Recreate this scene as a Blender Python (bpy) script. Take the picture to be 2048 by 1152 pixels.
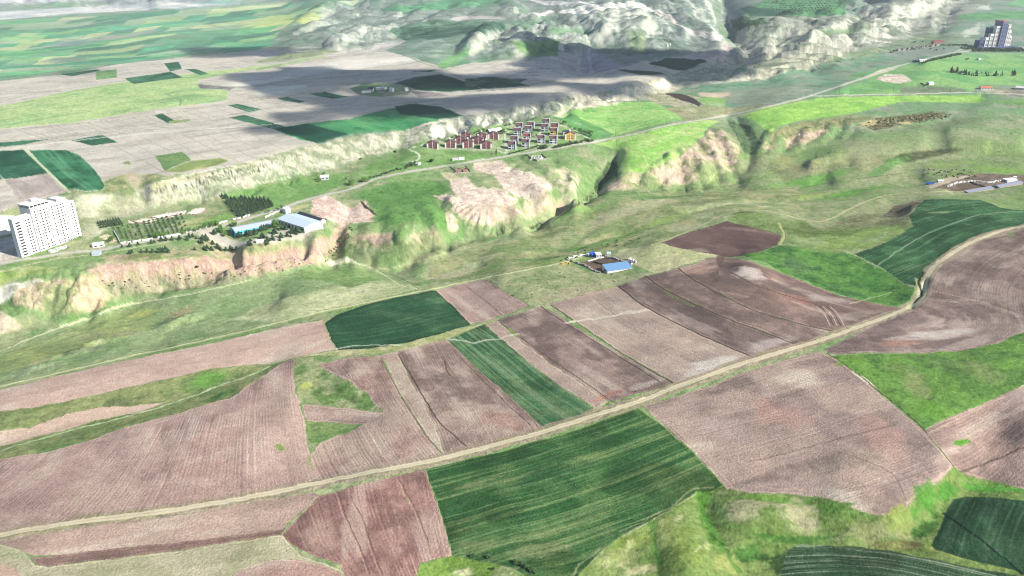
import bpy, bmesh, math, random
import numpy as np
from mathutils import Vector, Matrix

# ------------------------------------------------------------------ camera, sky, sun, exposure
for o in list(bpy.data.objects):
    bpy.data.objects.remove(o)
SC = bpy.context.scene
COL = SC.collection
R = math.radians
HC = 280.0                       # camera height above the valley road (m)
PITCH = R(23.56)                 # looking down
FPX = 1536.0                     # focal length in pixels of the 2048 px wide frame (27 mm)
cam_d = bpy.data.cameras.new('camera')
cam_d.sensor_width = 36.0
cam_d.lens = 36.0 * FPX / 2048.0
cam_d.clip_start = 1.0
cam_d.clip_end = 90000.0
cam = bpy.data.objects.new('camera', cam_d)
cam.location = (0, 0, HC)
cam.rotation_euler = (math.pi / 2 - PITCH, 0, 0)
COL.objects.link(cam)
SC.camera = cam

SUN = Vector((0.76, -0.36, 0.54)).normalized()      # towards the sun
SUN_EL = math.asin(SUN.z)
SUN_AZ = math.atan2(SUN.x, SUN.y)
world = bpy.data.worlds.new('World')
SC.world = world
world.use_nodes = True
wn = world.node_tree
wn.nodes.clear()
wo = wn.nodes.new('ShaderNodeOutputWorld')
wb = wn.nodes.new('ShaderNodeBackground')
sk = wn.nodes.new('ShaderNodeTexSky')
sk.sky_type = 'NISHITA'
sk.sun_disc = False
sk.sun_elevation = SUN_EL
sk.sun_rotation = SUN_AZ
sk.altitude = 1200
wb.inputs['Strength'].default_value = 0.10
wn.links.new(sk.outputs[0], wb.inputs[0])
wn.links.new(wb.outputs[0], wo.inputs[0])
sd = bpy.data.lights.new('sun', 'SUN')
sd.energy = 4.8
sd.angle = R(0.55)
sd.color = (1.0, 0.965, 0.91)
sun = bpy.data.objects.new('sun', sd)
sun.rotation_euler = SUN.to_track_quat('Z', 'Y').to_euler()
sun.location = (300, -100, 600)
COL.objects.link(sun)
SC.view_settings.view_transform = 'Standard'
SC.view_settings.look = 'None'
SC.view_settings.exposure = 1.06
SC.view_settings.gamma = 1.0
SC.cycles.use_denoising = True
SC.cycles.denoiser = 'OPENIMAGEDENOISE'
SC.cycles.denoising_input_passes = 'RGB_ALBEDO_NORMAL'
SC.cycles.denoising_prefilter = 'ACCURATE'
SC.cycles.filter_width = 1.1
SC.cycles.max_bounces = 4
SC.cycles.diffuse_bounces = 2
SC.cycles.glossy_bounces = 2
SC.cycles.transparent_max_bounces = 8
SC.cycles.volume_bounces = 0
SC.render.film_transparent = False

ALB = 0.60                       # displayed linear value -> albedo


def lin(c):
    c = np.asarray(c, float) / 255.0
    return np.where(c <= 0.04045, c / 12.92, ((c + 0.055) / 1.055) ** 2.4)


def alb(c):
    return lin(c) * ALB


# ------------------------------------------------------------------ survey maths
fc, fs = FPX * math.cos(PITCH), FPX * math.sin(PITCH)
cP, sP = math.cos(PITCH), math.sin(PITCH)


def world_at(px, py, z):
    """ground point seen at (px,py) when the ground there has height z"""
    vv = np.asarray(py, float) - 576.0
    down = fs + vv * cP
    fwd = fc - vv * sP
    k = (HC - z) / down
    return (np.asarray(px, float) - 1024.0) * k, fwd * k


def chart(X, Y):
    """map chart: a one-to-one chart of the ground plane, finer near the viewpoint"""
    r = Y / HC
    vv = (fc - r * fs) / (sP + r * cP)
    return 1024.0 + X * (fs + vv * cP) / HC, vv + 576.0


STEP = 1.5
U0, U1, V0, V1 = -260.0, 2310.0, -64.0, 1330.0
NU = int((U1 - U0) / STEP) + 1
uu = U0 + np.arange(NU) * STEP
_v = [V0]
while _v[-1] < V1:
    _v.append(_v[-1] + (0.42 if _v[-1] < 60 else 0.42 + (STEP - 0.42) * min(1.0, (_v[-1] - 60) / 260.0)))
vvv = np.array(_v)               # rows of the ground sheet, closer together far away
NV = len(vvv)
GU, GV = np.meshgrid(uu, vvv)
GX, GY = world_at(GU, GV, 0.0)

_rt = {}


def vnoise(x, y, seed=0):
    if seed not in _rt:
        _rt[seed] = np.random.RandomState(seed).rand(257, 257)
    T = _rt[seed]
    xi = np.floor(x).astype(np.int64)
    yi = np.floor(y).astype(np.int64)
    fx = x - xi
    fy = y - yi
    fx = fx * fx * (3 - 2 * fx)
    fy = fy * fy * (3 - 2 * fy)
    a, b = xi & 255, yi & 255
    a1, b1 = (a + 1) & 255, (b + 1) & 255
    return (T[b, a] * (1 - fx) + T[b, a1] * fx) * (1 - fy) + (T[b1, a] * (1 - fx) + T[b1, a1] * fx) * fy


def fbm(x, y, oct=4, seed=0, gain=0.5):
    s = 0.0
    a = 1.0
    t = 0.0
    for i in range(oct):
        s = s + a * vnoise(x * 2 ** i + 17.3 * i, y * 2 ** i - 9.1 * i, seed + i)
        t += a
        a *= gain
    return s / t


def ridged(x, y, oct=4, seed=0):
    s = 0.0
    a = 1.0
    t = 0.0
    for i in range(oct):
        s = s + a * (1 - np.abs(2 * vnoise(x * 2 ** i + 7.7 * i, y * 2 ** i + 3.1 * i, seed + i) - 1))
        t += a
        a *= 0.5
    return s / t


def sstep(a, b, x):
    t = np.clip((x - a) / (b - a), 0, 1)
    return t * t * (3 - 2 * t)


def pld(x, y, P):
    """distance to a polyline, arc length of the nearest point, side"""
    best = np.full(x.shape, 1e18)
    S = np.zeros(x.shape)
    SD = np.zeros(x.shape)
    acc = 0.0
    n = len(P) - 1
    for i in range(n):
        ax, ay = P[i]
        bx, by = P[i + 1]
        dx, dy = bx - ax, by - ay
        L2 = dx * dx + dy * dy + 1e-12
        L = math.sqrt(L2)
        t = ((x - ax) * dx + (y - ay) * dy) / L2
        lo = -1e9 if i == 0 else 0.0
        hi = 1e9 if i == n - 1 else 1.0
        t = np.clip(t, lo, hi)
        ex = x - ax - t * dx
        ey = y - ay - t * dy
        d2 = ex * ex + ey * ey
        m = d2 < best
        best = np.where(m, d2, best)
        S = np.where(m, acc + t * L, S)
        SD = np.where(m, dx * ey - dy * ex, SD)
        acc += L
    return np.sqrt(best), S, np.sign(SD)


def win(us, vs, pad):
    j0 = max(0, int((min(us) - pad - U0) / STEP))
    j1 = min(NU, int((max(us) + pad - U0) / STEP) + 2)
    i0 = max(0, int(np.searchsorted(vvv, min(vs) - pad)) - 1)
    i1 = min(NV, int(np.searchsorted(vvv, max(vs) + pad)) + 2)
    return slice(i0, i1), slice(j0, j1)
# ------------------------------------------------------------------ relief: surveyed height lines
HL = [
 # foreground fields
 (12, [(-250,1290),(500,1320),(1100,1320)]), (11, [(-240,1130),(0,1085),(150,1057),(300,1037),(450,1015)]), (10, [(620,985),(870,930)]),
 (11, [(1000,895),(1150,855),(1280,808)]), (14, [(1400,763),(1520,722),(1640,688),(1820,622)]), (17, [(1850,580),(1900,510)]), (21, [(2048,455),(2300,440)]),
 (-7, [(-250,835),(0,778),(220,725),(500,663)]), (-6, [(640,628),(870,580)]), (-5, [(1000,553),(1120,530)]),
 (-3, [(0,800),(300,750),(640,670)]), (-4, [(940,650),(1000,640)]), (1, [(1080,612),(1240,572)]), (3, [(1440,512),(1480,512)]), (3, [(1300,492),(1400,455),(1470,428),(1560,430)]),
 (-6, [(-250,990),(0,895),(100,868),(250,838),(400,795),(500,750),(560,728)]), (-3, [(0,830),(250,785),(430,740)]), (0, [(0,915),(200,862),(400,808),(560,735)]),
 (8, [(100,990),(300,950),(450,900),(560,850)]), (9, [(380,870),(420,860)]), (3, [(600,720),(600,790)]), (6, [(640,960),(700,900)]),
 (0, [(620,790),(700,800),(755,818)]), (2, [(620,855),(700,855)]), (7, [(680,760),(740,740),(800,800)]),
 (8, [(860,760),(900,850)]), (5, [(1000,720),(1080,800)]), (8, [(1140,660),(1280,740)]), (11, [(1300,640),(1420,700)]), (8, [(1250,590),(1330,590)]), (14, [(1440,590),(1560,660)]),
 (9, [(1560,560),(1700,600)]), (17, [(1520,540),(1480,530)]),
 (12, [(1000,1000),(1200,930),(1350,890)]), (9, [(950,1090),(1150,1050),(1300,1000),(1430,975)]), (16, [(1560,780),(1620,770),(1700,860)]), (12, [(1480,900),(1500,960)]), (13, [(1650,990),(1780,1025),(1900,940)]), (18, [(1680,920),(1740,900)]),
 (18, [(1900,930),(1860,860),(1700,730)]), (20, [(1900,780),(2048,720),(2290,640)]), (20, [(2048,860),(2290,860)]),
 (3, [(1150,1240),(1240,1160),(1270,1120)]), (8, [(1190,1110),(1300,1045),(1390,992)]), (11, [(1330,1060),(1370,1100),(1380,1152)]), (4, [(1440,1200),(1450,1100),(1420,1040),(1402,1000)]),
 (9, [(1480,1010),(1560,1040)]), (-1, [(1470,1230),(1500,1120),(1600,1080),(1750,1080),(1840,1062),(1890,1000),(1960,965),(2100,990),(2290,1010)]), (2, [(1600,1130),(1850,1145),(2100,1150)]), (3, [(1920,1020),(2048,1040),(2040,1120),(1900,1090)]), (9, [(1950,1010),(2048,1005)]),
 (10, [(1000,1128),(1100,1200)]), (4, [(900,1200),(1000,1250)]),
 (12, [(1870,660),(1960,665)]), (20, [(1950,540),(2048,560),(2290,560)]),
 # green slope below the big field on the right
 (9, [(1500,512),(1600,500),(1705,510)]), (7, [(1650,560),(1790,600)]), (12, [(1760,490),(1840,520)]), (14, [(1820,410),(1950,402),(2048,425),(2290,440)]), (17, [(1900,460),(2000,440)]),
 # stream in the valley, track and slopes
 (-33, [(-250,800),(0,708),(130,656),(250,612),(480,565),(600,545),(700,535),(790,550),(880,510),(1000,484)]),
 (-29, [(1060,460),(1130,425),(1180,393)]), (-25, [(1300,385),(1480,373)]), (-20, [(1560,378),(1660,366)]), (-12, [(1800,328),(1900,312),(2048,306),(2290,300)]),
 (-22, [(300,690),(420,640),(560,600)]), (-17, [(0,745),(200,695)]), (-10, [(560,600),(700,585),(830,577)]), (-24, [(850,560),(960,535)]),
 (-15, [(1000,520),(1180,480),(1250,465)]), (-14, [(1210,440),(1300,415),(1380,405)]), (-18, [(1180,455),(1150,490),(1060,520)]), (-12, [(1500,400),(1650,390),(1780,372),(1850,365)]), (-8, [(1900,385),(2048,372)]),
 (2, [(1760,440),(1850,395)]), (4, [(1700,460),(1600,470)]), (-2, [(1600,430),(1760,400)]),
 # terrace front edge and its foot
 (-1, [(-250,610),(0,548),(60,540),(130,535),(190,533),(350,517),(500,512),(600,494),(640,478)]), (-27, [(-240,720),(0,660),(120,640),(225,612)]), (-21, [(250,582),(350,574),(500,558),(580,548),(630,526)]),
 (-9, [(60,575),(110,568),(160,570),(185,572)]), (-18, [(170,605),(60,612),(0,595)]),
 (0, [(-250,590),(0,527),(120,508),(250,490),(400,458),(520,430),(620,398)]), (2, [(700,376),(760,358),(900,330)]), (5, [(1000,312),(1180,284)]), (9, [(1300,262),(1420,236)]), (14, [(1520,215),(1600,200)]), (20, [(1680,175),(1740,152)]), (30, [(1850,122),(1920,105)]), (13, [(1700,192),(1850,187),(1990,188),(2290,200)]),
 (0, [(480,500),(640,465),(655,440)]),
 # spurs between terrace and stream
 (-1, [(720,400),(800,385),(880,380)]), (1, [(780,415),(840,400)]), (-3, [(800,470),(830,440),(880,450)]), (-9, [(730,465),(770,468),(830,478)]), (-20, [(690,512),(780,520),(880,500)]),
 (-6, [(700,430),(694,462)]), (-22, [(652,515),(672,492)]),
 (3, [(960,330),(1060,350)]), (2, [(900,400),(920,415),(1000,410)]), (4, [(1020,350),(1100,380)]), (-14, [(930,455),(1010,460)]), (-22, [(900,490),(1020,470)]),
 (-8, [(1130,355),(1150,405)]), (0, [(1090,330),(1140,345),(1150,360)]), (-20, [(1100,430),(1150,405)]),
 (-22, [(1185,390),(1200,360)]), (-12, [(1215,340),(1232,320)]), (-2, [(1240,350),(1300,340),(1345,320)]), (3, [(1250,300),(1340,305),(1390,285)]), (6, [(1430,258),(1340,262)]), (4, [(1440,258),(1480,262)]),
 (-18, [(1230,378),(1330,370)]), (-22, [(1400,372),(1470,345)]), (-5, [(1400,340),(1440,300)]), (-15, [(1480,345),(1500,312)]), (-5, [(1492,290),(1478,265)]), (-2, [(1465,246),(1450,240)]), (8, [(1500,235),(1560,245)]),
 (7, [(1545,262),(1600,245),(1700,232),(1790,205),(1960,197)]), (-10, [(1540,300),(1590,285)]), (-6, [(1640,280),(1700,270)]), (9, [(1740,232),(1830,222),(1905,228)]), (2, [(1740,254),(1820,248),(1905,236)]), (12, [(1950,220),(2048,215)]),
 (-12, [(1520,330),(1600,320),(1700,330)]), (2, [(1620,310),(1740,290),(1850,280)]), (-9, [(1660,345),(1760,335)]), (8, [(1900,260),(2048,250),(2290,250)]), (2, [(1900,290),(2048,285)]), (-5, [(1850,345),(2048,330)]),
 # scarp: foot and brow
 (3, [(-250,520),(0,470),(100,440)]), (3, [(200,430),(320,412),(440,400),(530,370),(600,352),(650,340),(730,315),(800,303)]), (5, [(870,275),(930,262)]), (8, [(1000,248),(1080,232)]), (11, [(1160,215),(1250,200),(1330,183)]), (13, [(1400,178),(1440,172),(1540,155)]), (16, [(1620,138),(1650,130)]), (22, [(1740,106),(1790,93)]), (26, [(1950,95),(2290,95)]),
 (14, [(0,420),(130,395)]), (20, [(150,380),(215,385),(270,380)]), (26, [(294,372),(400,345),(512,320),(600,294),(700,268),(790,262)]), (26, [(840,256),(900,238),(960,232)]), (28, [(1024,218),(1100,206),(1160,195)]), (30, [(1240,176),(1330,153)]), (30, [(1400,128),(1440,125),(1490,130)]), (26, [(1500,140),(1620,118),(1640,112)]),
 (24, [(-250,420),(0,360),(120,340)]), (27, [(-250,300),(0,280),(300,260),(600,240)]), (30, [(900,200),(1200,150)]), (26, [(0,200),(400,170),(600,140)]), (30, [(0,232),(200,205),(400,180)]), (20, [(-250,160),(0,150),(300,120),(560,95)]), (10, [(-250,120),(0,110),(250,95)]), (5, [(-250,60),(0,55),(300,30),(500,10),(600,-10)]),
 (30, [(700,100),(800,75)]), (32, [(900,130),(1060,110)]), (34, [(1100,95),(1180,90)]), (38, [(1312,99),(1360,88),(1400,78),(1450,84)]), (40, [(1210,86),(1270,84)]), (10, [(1150,145),(1180,138)]),
 (95, [(-250,-26),(0,-26),(200,-30),(450,-35)]), (12, [(-250,16),(0,14),(100,12),(300,3)]), (45, [(-250,0),(0,-2),(150,-6)]), (40, [(700,20),(800,50)]), (60, [(900,20),(960,60)]), (80, [(1050,10),(1200,30)]), (85, [(1180,14),(1290,20)]), (66, [(1335,36),(1372,58)]), (56, [(1420,66),(1444,76)]), (37, [(1466,96),(1490,112)]),
 (10, [(1445,5),(1455,50),(1478,95),(1510,120),(1400,150),(1330,178)]), (70, [(1480,30),(1680,30),(1690,10)]), (62, [(1520,40),(1700,35)]), (25, [(1560,90),(1640,92),(1720,70),(1850,45)]), (60, [(1620,70),(1700,50)]), (80, [(1780,20),(1850,10)]), (50, [(1860,45),(1900,30)]), (35, [(1900,70),(2048,60),(2290,60)]), (28, [(1700,80),(1800,70)]), (24, [(1780,90),(1880,70)]),
 (120, [(600,-50),(1000,-40),(1500,-50)]), (130, [(1700,-40),(2290,-40)]),
]


def relief_base():
    Z = None
    W = None
    for cs in (32, 16, 8, 4):
        cu = np.arange(U0 - 16, U1 + 17, cs)
        cv = np.arange(V0, V1 + 1, cs)
        nu, nv = len(cu), len(cv)
        num = np.zeros((nv, nu))
        den = np.zeros((nv, nu))
        for z, pts in HL:
            for k in range(len(pts) - 1):
                (ax, ay), (bx, by) = pts[k], pts[k + 1]
                n = max(2, int(math.hypot(bx - ax, by - ay) / (cs * 0.4)))
                t = np.linspace(0, 1, n)
                X, Y = world_at(ax + (bx - ax) * t, ay + (by - ay) * t, z)
                cx, cy = chart(X, Y)
                j = np.clip(np.rint((cx - cu[0]) / cs).astype(int), 0, nu - 1)
                ok = (cy > V0 - cs) & (cy < V1 + cs)
                i = np.clip(np.rint((cy - cv[0]) / cs).astype(int), 0, nv - 1)
                np.add.at(num, (i[ok], j[ok]), z)
                np.add.at(den, (i[ok], j[ok]), 1.0)
        M = den > 0
        C = np.where(M, num / np.maximum(den, 1), 0)
        if Z is None:
            Z = np.full((nv, nu), 5.0)
            it = 1500
        else:
            fi = np.clip((cv - pv[0]) / (2 * cs), 0, len(pv) - 1.001)
            fj = np.clip((cu - pu[0]) / (2 * cs), 0, len(pu) - 1.001)
            i0 = fi.astype(int)[:, None]
            j0 = fj.astype(int)[None, :]
            a = (fi - fi.astype(int))[:, None]
            b = (fj - fj.astype(int))[None, :]
            Z = (Z[i0, j0] * (1 - b) + Z[i0, j0 + 1] * b) * (1 - a) + (Z[i0 + 1, j0] * (1 - b) + Z[i0 + 1, j0 + 1] * b) * a
            it = {16: 400, 8: 200, 4: 80}[cs]
        Z[M] = C[M]
        for _ in range(it):
            P = np.pad(Z, 1, mode='edge')
            Z = 0.25 * (P[:-2, 1:-1] + P[2:, 1:-1] + P[1:-1, :-2] + P[1:-1, 2:])
            Z[M] = C[M]
        pu, pv = cu, cv
    for _ in range(5):
        P = np.pad(Z, 1, mode='edge')
        Z = 0.5 * Z + 0.125 * (P[:-2, 1:-1] + P[2:, 1:-1] + P[1:-1, :-2] + P[1:-1, 2:])
    soft = sstep(560, 640, cv)[:, None]
    for _ in range(60):
        P = np.pad(Z, 1, mode='edge')
        A_ = 0.5 * Z + 0.125 * (P[:-2, 1:-1] + P[2:, 1:-1] + P[1:-1, :-2] + P[1:-1, 2:])
        Z = Z * (1 - soft) + A_ * soft
    return Z, cu, cv


BZ, bu, bv = relief_base()


def bil(A, a0, b0, st, u, v):
    fj = np.clip((u - a0) / st, 0, A.shape[1] - 1.001)
    fi = np.clip((v - b0) / st, 0, A.shape[0] - 1.001)
    j = fj.astype(int)
    i = fi.astype(int)
    b = fj - j
    a = fi - i
    return (A[i, j] * (1 - b) + A[i, j + 1] * b) * (1 - a) + (A[i + 1, j] * (1 - b) + A[i + 1, j + 1] * b) * a




def gsamp(A, u, v):
    fi = np.interp(v, vvv, np.arange(NV))
    return bil(A, U0, 0.0, 1.0, U0 + (np.asarray(u) - U0) / STEP, fi)


GZ = bil(BZ, bu[0], bv[0], 4.0, GU, GV)


def to_chart(pts, z=None):
    """photo-survey points -> chart, on the ground as built so far"""
    pts = np.asarray(pts, float)
    if z is not None:
        X, Y = world_at(pts[:, 0], pts[:, 1], np.asarray(z, float))
        return np.stack(chart(X, Y), 1)
    out = np.zeros((len(pts), 2))
    done = np.zeros(len(pts), bool)
    for z in np.concatenate([np.arange(300, 100, -4.0), np.arange(100, -50, -0.7)]):
        X, Y = world_at(pts[:, 0], pts[:, 1], z)
        c = np.stack(chart(X, Y), 1)
        g = gsamp(GZ, c[:, 0], c[:, 1])
        hit = (~done) & (g >= z) & (c[:, 1] > V0)
        out[hit] = c[hit]
        done |= hit
        if done.all():
            break
    if not done.all():
        X, Y = world_at(pts[:, 0], pts[:, 1], 0.0)
        c = np.stack(chart(X, Y), 1)
        out[~done] = c[~done]
    return out


def dens(pts, step=12, closed=False):
    pts = list(pts)
    if closed:
        pts = pts + [pts[0]]
    o = []
    for k in range(len(pts) - 1):
        (ax, ay), (bx, by) = pts[k], pts[k + 1]
        n = max(1, int(math.hypot(bx - ax, by - ay) / step))
        for q in range(n):
            o.append((ax + (bx - ax) * q / n, ay + (by - ay) * q / n))
    if not closed:
        o.append(pts[-1])
    return o


def smooth(pts, n=4):
    """Catmull-Rom through the points"""
    P = [np.array(p, float) for p in pts]
    if len(P) < 3:
        return pts
    P = [2 * P[0] - P[1]] + P + [2 * P[-1] - P[-2]]
    o = []
    for k in range(1, len(P) - 2):
        for q in range(n):
            t = q / n
            a, b, c, d = P[k - 1], P[k], P[k + 1], P[k + 2]
            o.append(tuple(0.5 * (2 * b + (c - a) * t + (2 * a - 5 * b + 4 * c - d) * t * t + (3 * b - a - 3 * c + d) * t ** 3)))
    o.append(tuple(P[-2]))
    return o


def c2w(c):
    return np.stack(world_at(c[:, 0], c[:, 1], 0.0), 1)


def gullies(pts, z, reach, amp, wave, seed, skew=0.0, power=1.0):
    """spurs and gullies running down a slope whose middle line is pts"""
    W = c2w(to_chart(smooth(pts, 3), z))
    c = np.stack(chart(W[:, 0], W[:, 1]), 1)
    i, j = win(c[:, 0], c[:, 1], 40)
    x, y = GX[i, j], GY[i, j]
    d, s, sd = pld(x, y, W)
    w = np.exp(-(d / reach) ** 2)
    L = np.sum(np.hypot(*np.diff(W, axis=0).T))
    w = w * sstep(-wave, wave, s) * sstep(-wave, wave, L - s)
    ph = (s + skew * d * sd) / wave + 1.6 * vnoise(s / wave / 2.3, d / reach * 0.4, seed) + 0.35 * vnoise(s / wave * 3, d / reach * 2, seed + 1)
    g = np.abs(np.sin(math.pi * ph)) ** power - 0.62
    g = g + 0.3 * (np.abs(np.sin(math.pi * (ph * 2.7 + 0.3))) - 0.6) * (0.5 + vnoise(s / wave, d / reach, seed + 2))
    GZ[i, j] += amp * g * w * (0.6 + 0.8 * vnoise(s / wave / 1.7, 0 * s, seed + 5))


def ravine(pts, z, depth, width, seed=0):
    W = c2w(to_chart(smooth(pts, 3), z))
    c = np.stack(chart(W[:, 0], W[:, 1]), 1)
    i, j = win(c[:, 0], c[:, 1], 60)
    x, y = GX[i, j], GY[i, j]
    nx = fbm(x / 30, y / 30, 3, seed + 3) - 0.5
    ny = fbm(x / 30 + 50, y / 30, 3, seed + 9) - 0.5
    d, s, sd = pld(x + nx * width, y + ny * width, W)
    L = np.sum(np.hypot(*np.diff(W, axis=0).T))
    e = sstep(-width, width * 0.5, s) * sstep(-width, width * 0.5, L - s)
    GZ[i, j] -= depth * e * np.exp(-np.abs(d / width) ** 1.5) * (0.7 + 0.6 * vnoise(s / width / 3, 0 * s, seed))


def bump(px, py, z, rx, ry, h, p=2.0):
    X, Y = world_at(px, py, z)
    cu_, cv_ = chart(X, Y)
    m = max(rx, ry) * 3
    k = (cv_ + 94) / 280.0 * 1.3 + 0.05
    i, j = win([cu_ - m * k - 60, cu_ + m * k + 60], [cv_ - m * k - 20, cv_ + m * k + 20], 0)
    q = ((GX[i, j] - X) / rx) ** 2 + ((GY[i, j] - Y) / ry) ** 2
    GZ[i, j] += h * np.exp(-q ** (p / 2))


# scarps
gullies([(330,385),(440,370),(540,345),(640,318),(740,292),(820,280)], 14, 34, 7.5, 55, 11, 0.25, 0.8)
gullies([(860,262),(940,248),(1050,228),(1130,210)], 16, 40, 10, 80, 21, -0.3, 0.8)
gullies([(1130,210),(1230,190),(1330,168)], 20, 36, 9, 55, 31, 0.4)
gullies([(1380,155),(1440,146),(1500,150)], 22, 46, 14, 70, 41, 0.5)
gullies([(1540,148),(1620,128),(1700,112)], 22, 44, 16, 90, 51, 0.4)
gullies([(190,552),(350,545),(500,535),(600,518),(650,496)], -12, 11, 1.9, 22, 61, 0.2, 0.8)
gullies([(1250,362),(1340,345),(1420,320),(1480,285)], -9, 24, 5, 36, 71, 0.7, 0.8)
gullies([(1530,290),(1600,272),(1700,258)], 0, 18, 6, 40, 81, 0.5, 0.8)
gullies([(905,425),(950,440),(1010,445),(1050,430)], -9, 12, 2.4, 8, 91, 0.2, 0.8)
gullies([(1000,340),(1080,360),(1150,400)], -3, 25, 4, 60, 95, 0.5)
gullies([(1740,245),(1800,238),(1900,232)], 6, 9, 7, 14, 99, 0.6)
gullies([(-100,640),(60,590),(140,590),(230,590)], -14, 22, 5, 34, 105, 0.3)
gullies([(700,490),(790,492),(900,480)], -14, 18, 3, 42, 107, 0.4)
# ravines
ravine([(700,425),(690,465),(655,512)], -12, 2.5, 8, 1)
ravine([(1235,318),(1212,345),(1190,378)], -12, 9, 11, 2)
ravine([(1100,330),(1140,350),(1165,385)], -8, 4, 9, 3)
ravine([(1470,246),(1495,275),(1500,310),(1478,345)], -8, 4, 10, 4)
ravine([(1180,395),(1120,430),(1000,485)], -26, 4, 7, 5)
ravine([(1160,196),(1150,208),(1120,232)], 18, 10, 12, 6)
ravine([(1730,385),(1600,395),(1480,405),(1370,425)], -10, 3.5, 8, 7)
ravine([(1850,560),(1840,590),(1820,612)], 13, 2.5, 4, 8)
ravine([(1270,465),(1200,475),(1150,500)], -15, 3, 8, 9)
ravine([(1405,1000),(1418,1040),(1445,1085)], 6, 1.6, 6, 10)
ravine([(1305,1060),(1315,1152)], 8, 1.2, 6, 12)
# badland hills far off
def badland(poly, amp, sc, seed, rough=0.45, str_=1.0):
    c = to_chart(dens(poly, 20, True), 45)
    i, j = win(c[:, 0], c[:, 1], 30)
    u, v = GU[i, j], GV[i, j]
    x, y = GX[i, j], GY[i, j]
    m = sstep(-14, 10, sdf(u, v, c))
    wx = (fbm(x / sc * 0.5, y / sc * 0.5, 2, seed + 40) - 0.5) * 1.3
    r = ridged(x / sc + wx, y / (sc * 1.6) + wx, 4, seed)
    r2 = 1 - ridged(x / sc * 0.8 + 5 + wx, y / (sc * 1.9) - 4, 2, seed + 20)
    GZ[i, j] += amp * m * ((r - 0.62) * 1.6 - 0.9 * (r2 - 0.3))


def sdf(u, v, c):
    n = len(c)
    best = np.full(u.shape, 1e18)
    ins = np.zeros(u.shape, bool)
    for k in range(n):
        ax, ay = c[k]
        bx, by = c[(k + 1) % n]
        dx, dy = bx - ax, by - ay
        t = np.clip(((u - ax) * dx + (v - ay) * dy) / (dx * dx + dy * dy + 1e-12), 0, 1)
        d2 = (u - ax - t * dx) ** 2 + (v - ay - t * dy) ** 2
        best = np.minimum(best, d2)
        if ay != by:
            cr = ((ay > v) != (by > v)) & (u < (bx - ax) * (v - ay) / (by - ay) + ax)
            ins ^= cr
    d = np.sqrt(best)
    return np.where(ins, d, -d)


badland([(600,20),(700,2),(960,0),(940,60),(820,75),(720,95),(560,100),(520,92),(640,60)], 9, 110, 200)
badland([(950,70),(1060,30),(1180,25),(1300,22),(1440,100),(1380,110),(1240,130),(1180,95),(1060,115),(960,120)], 9, 110, 220)
badland([(950,0),(1180,5),(1380,-20),(1450,20),(1440,80),(1300,30),(1100,20)], 22, 230, 230)
badland([(1470,45),(1560,40),(1700,40),(1900,20),(1960,10),(1880,60),(1740,108),(1620,125),(1540,105)], 6, 120, 240)
badland([(1690,0),(1960,-10),(1900,30),(1720,30)], 36, 200, 250)
badland([(-200,5),(600,-10),(500,-60),(-200,-60)], 60, 500, 260)
gullies([(945,98),(1000,92),(1060,84)], 42, 60, 15, 90, 111, 0.3, 0.8)
gullies([(990,70),(1060,62),(1120,60)], 60, 70, 14, 110, 112, -0.3, 0.8)
gullies([(1125,72),(1170,66),(1220,72)], 55, 70, 18, 95, 113, 0.4, 0.8)
gullies([(1190,35),(1250,45),(1300,72)], 70, 90, 11, 130, 114, 0.3, 0.8)
gullies([(1480,108),(1560,96),(1650,88),(1720,78)], 42, 90, 22, 110, 115, 0.5, 0.8)
gullies([(1640,100),(1740,72),(1850,42)], 45, 90, 22, 130, 116, 0.5, 0.8)
gullies([(620,78),(700,72),(770,60)], 40, 80, 12, 120, 117, 0.4, 0.8)
gullies([(640,48),(720,40),(800,28)], 45, 110, 14, 160, 118, 0.4, 0.8)
ravine([(1325,40),(1310,62),(1292,82),(1296,108)], 50, 14, 30, 21)
ravine([(1450,60),(1475,78),(1500,98),(1480,120)], 40, 18, 36, 22)
ravine([(1085,48),(1062,66),(1045,80)], 50, 16, 26, 23)
ravine([(1010,68),(998,84),(988,92)], 45, 16, 24, 24)
ravine([(1560,62),(1555,85),(1570,96)], 55, 22, 34, 25)
ravine([(1700,20),(1730,40),(1722,50)], 60, 22, 38, 26)


def spur(pts, z, h, w, sharp=1.2, seed=0):
    """a rounded ridge with a steep lee side"""
    W = c2w(to_chart(smooth(pts, 3), z))
    c = np.stack(chart(W[:, 0], W[:, 1]), 1)
    i, j = win(c[:, 0], c[:, 1], 50)
    x, y = GX[i, j], GY[i, j]
    n = (fbm(x / w, y / w, 3, 340 + seed) - 0.5) * w * 0.5
    d, s, sd = pld(x + n, y - n, W)
    L_ = np.sum(np.hypot(*np.diff(W, axis=0).T))
    e = sstep(-w * 0.6, w * 0.8, s) * sstep(-w * 0.6, w * 0.8, L_ - s)
    q = np.clip(1 - d / w, 0, 1)
    rib = 1 + 0.22 * (np.abs(np.sin(s / w * 4.2 + n / w * 5)) - 0.6)
    GZ[i, j] += h * e * q ** sharp * (2 - q) * rib * 0.8


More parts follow.
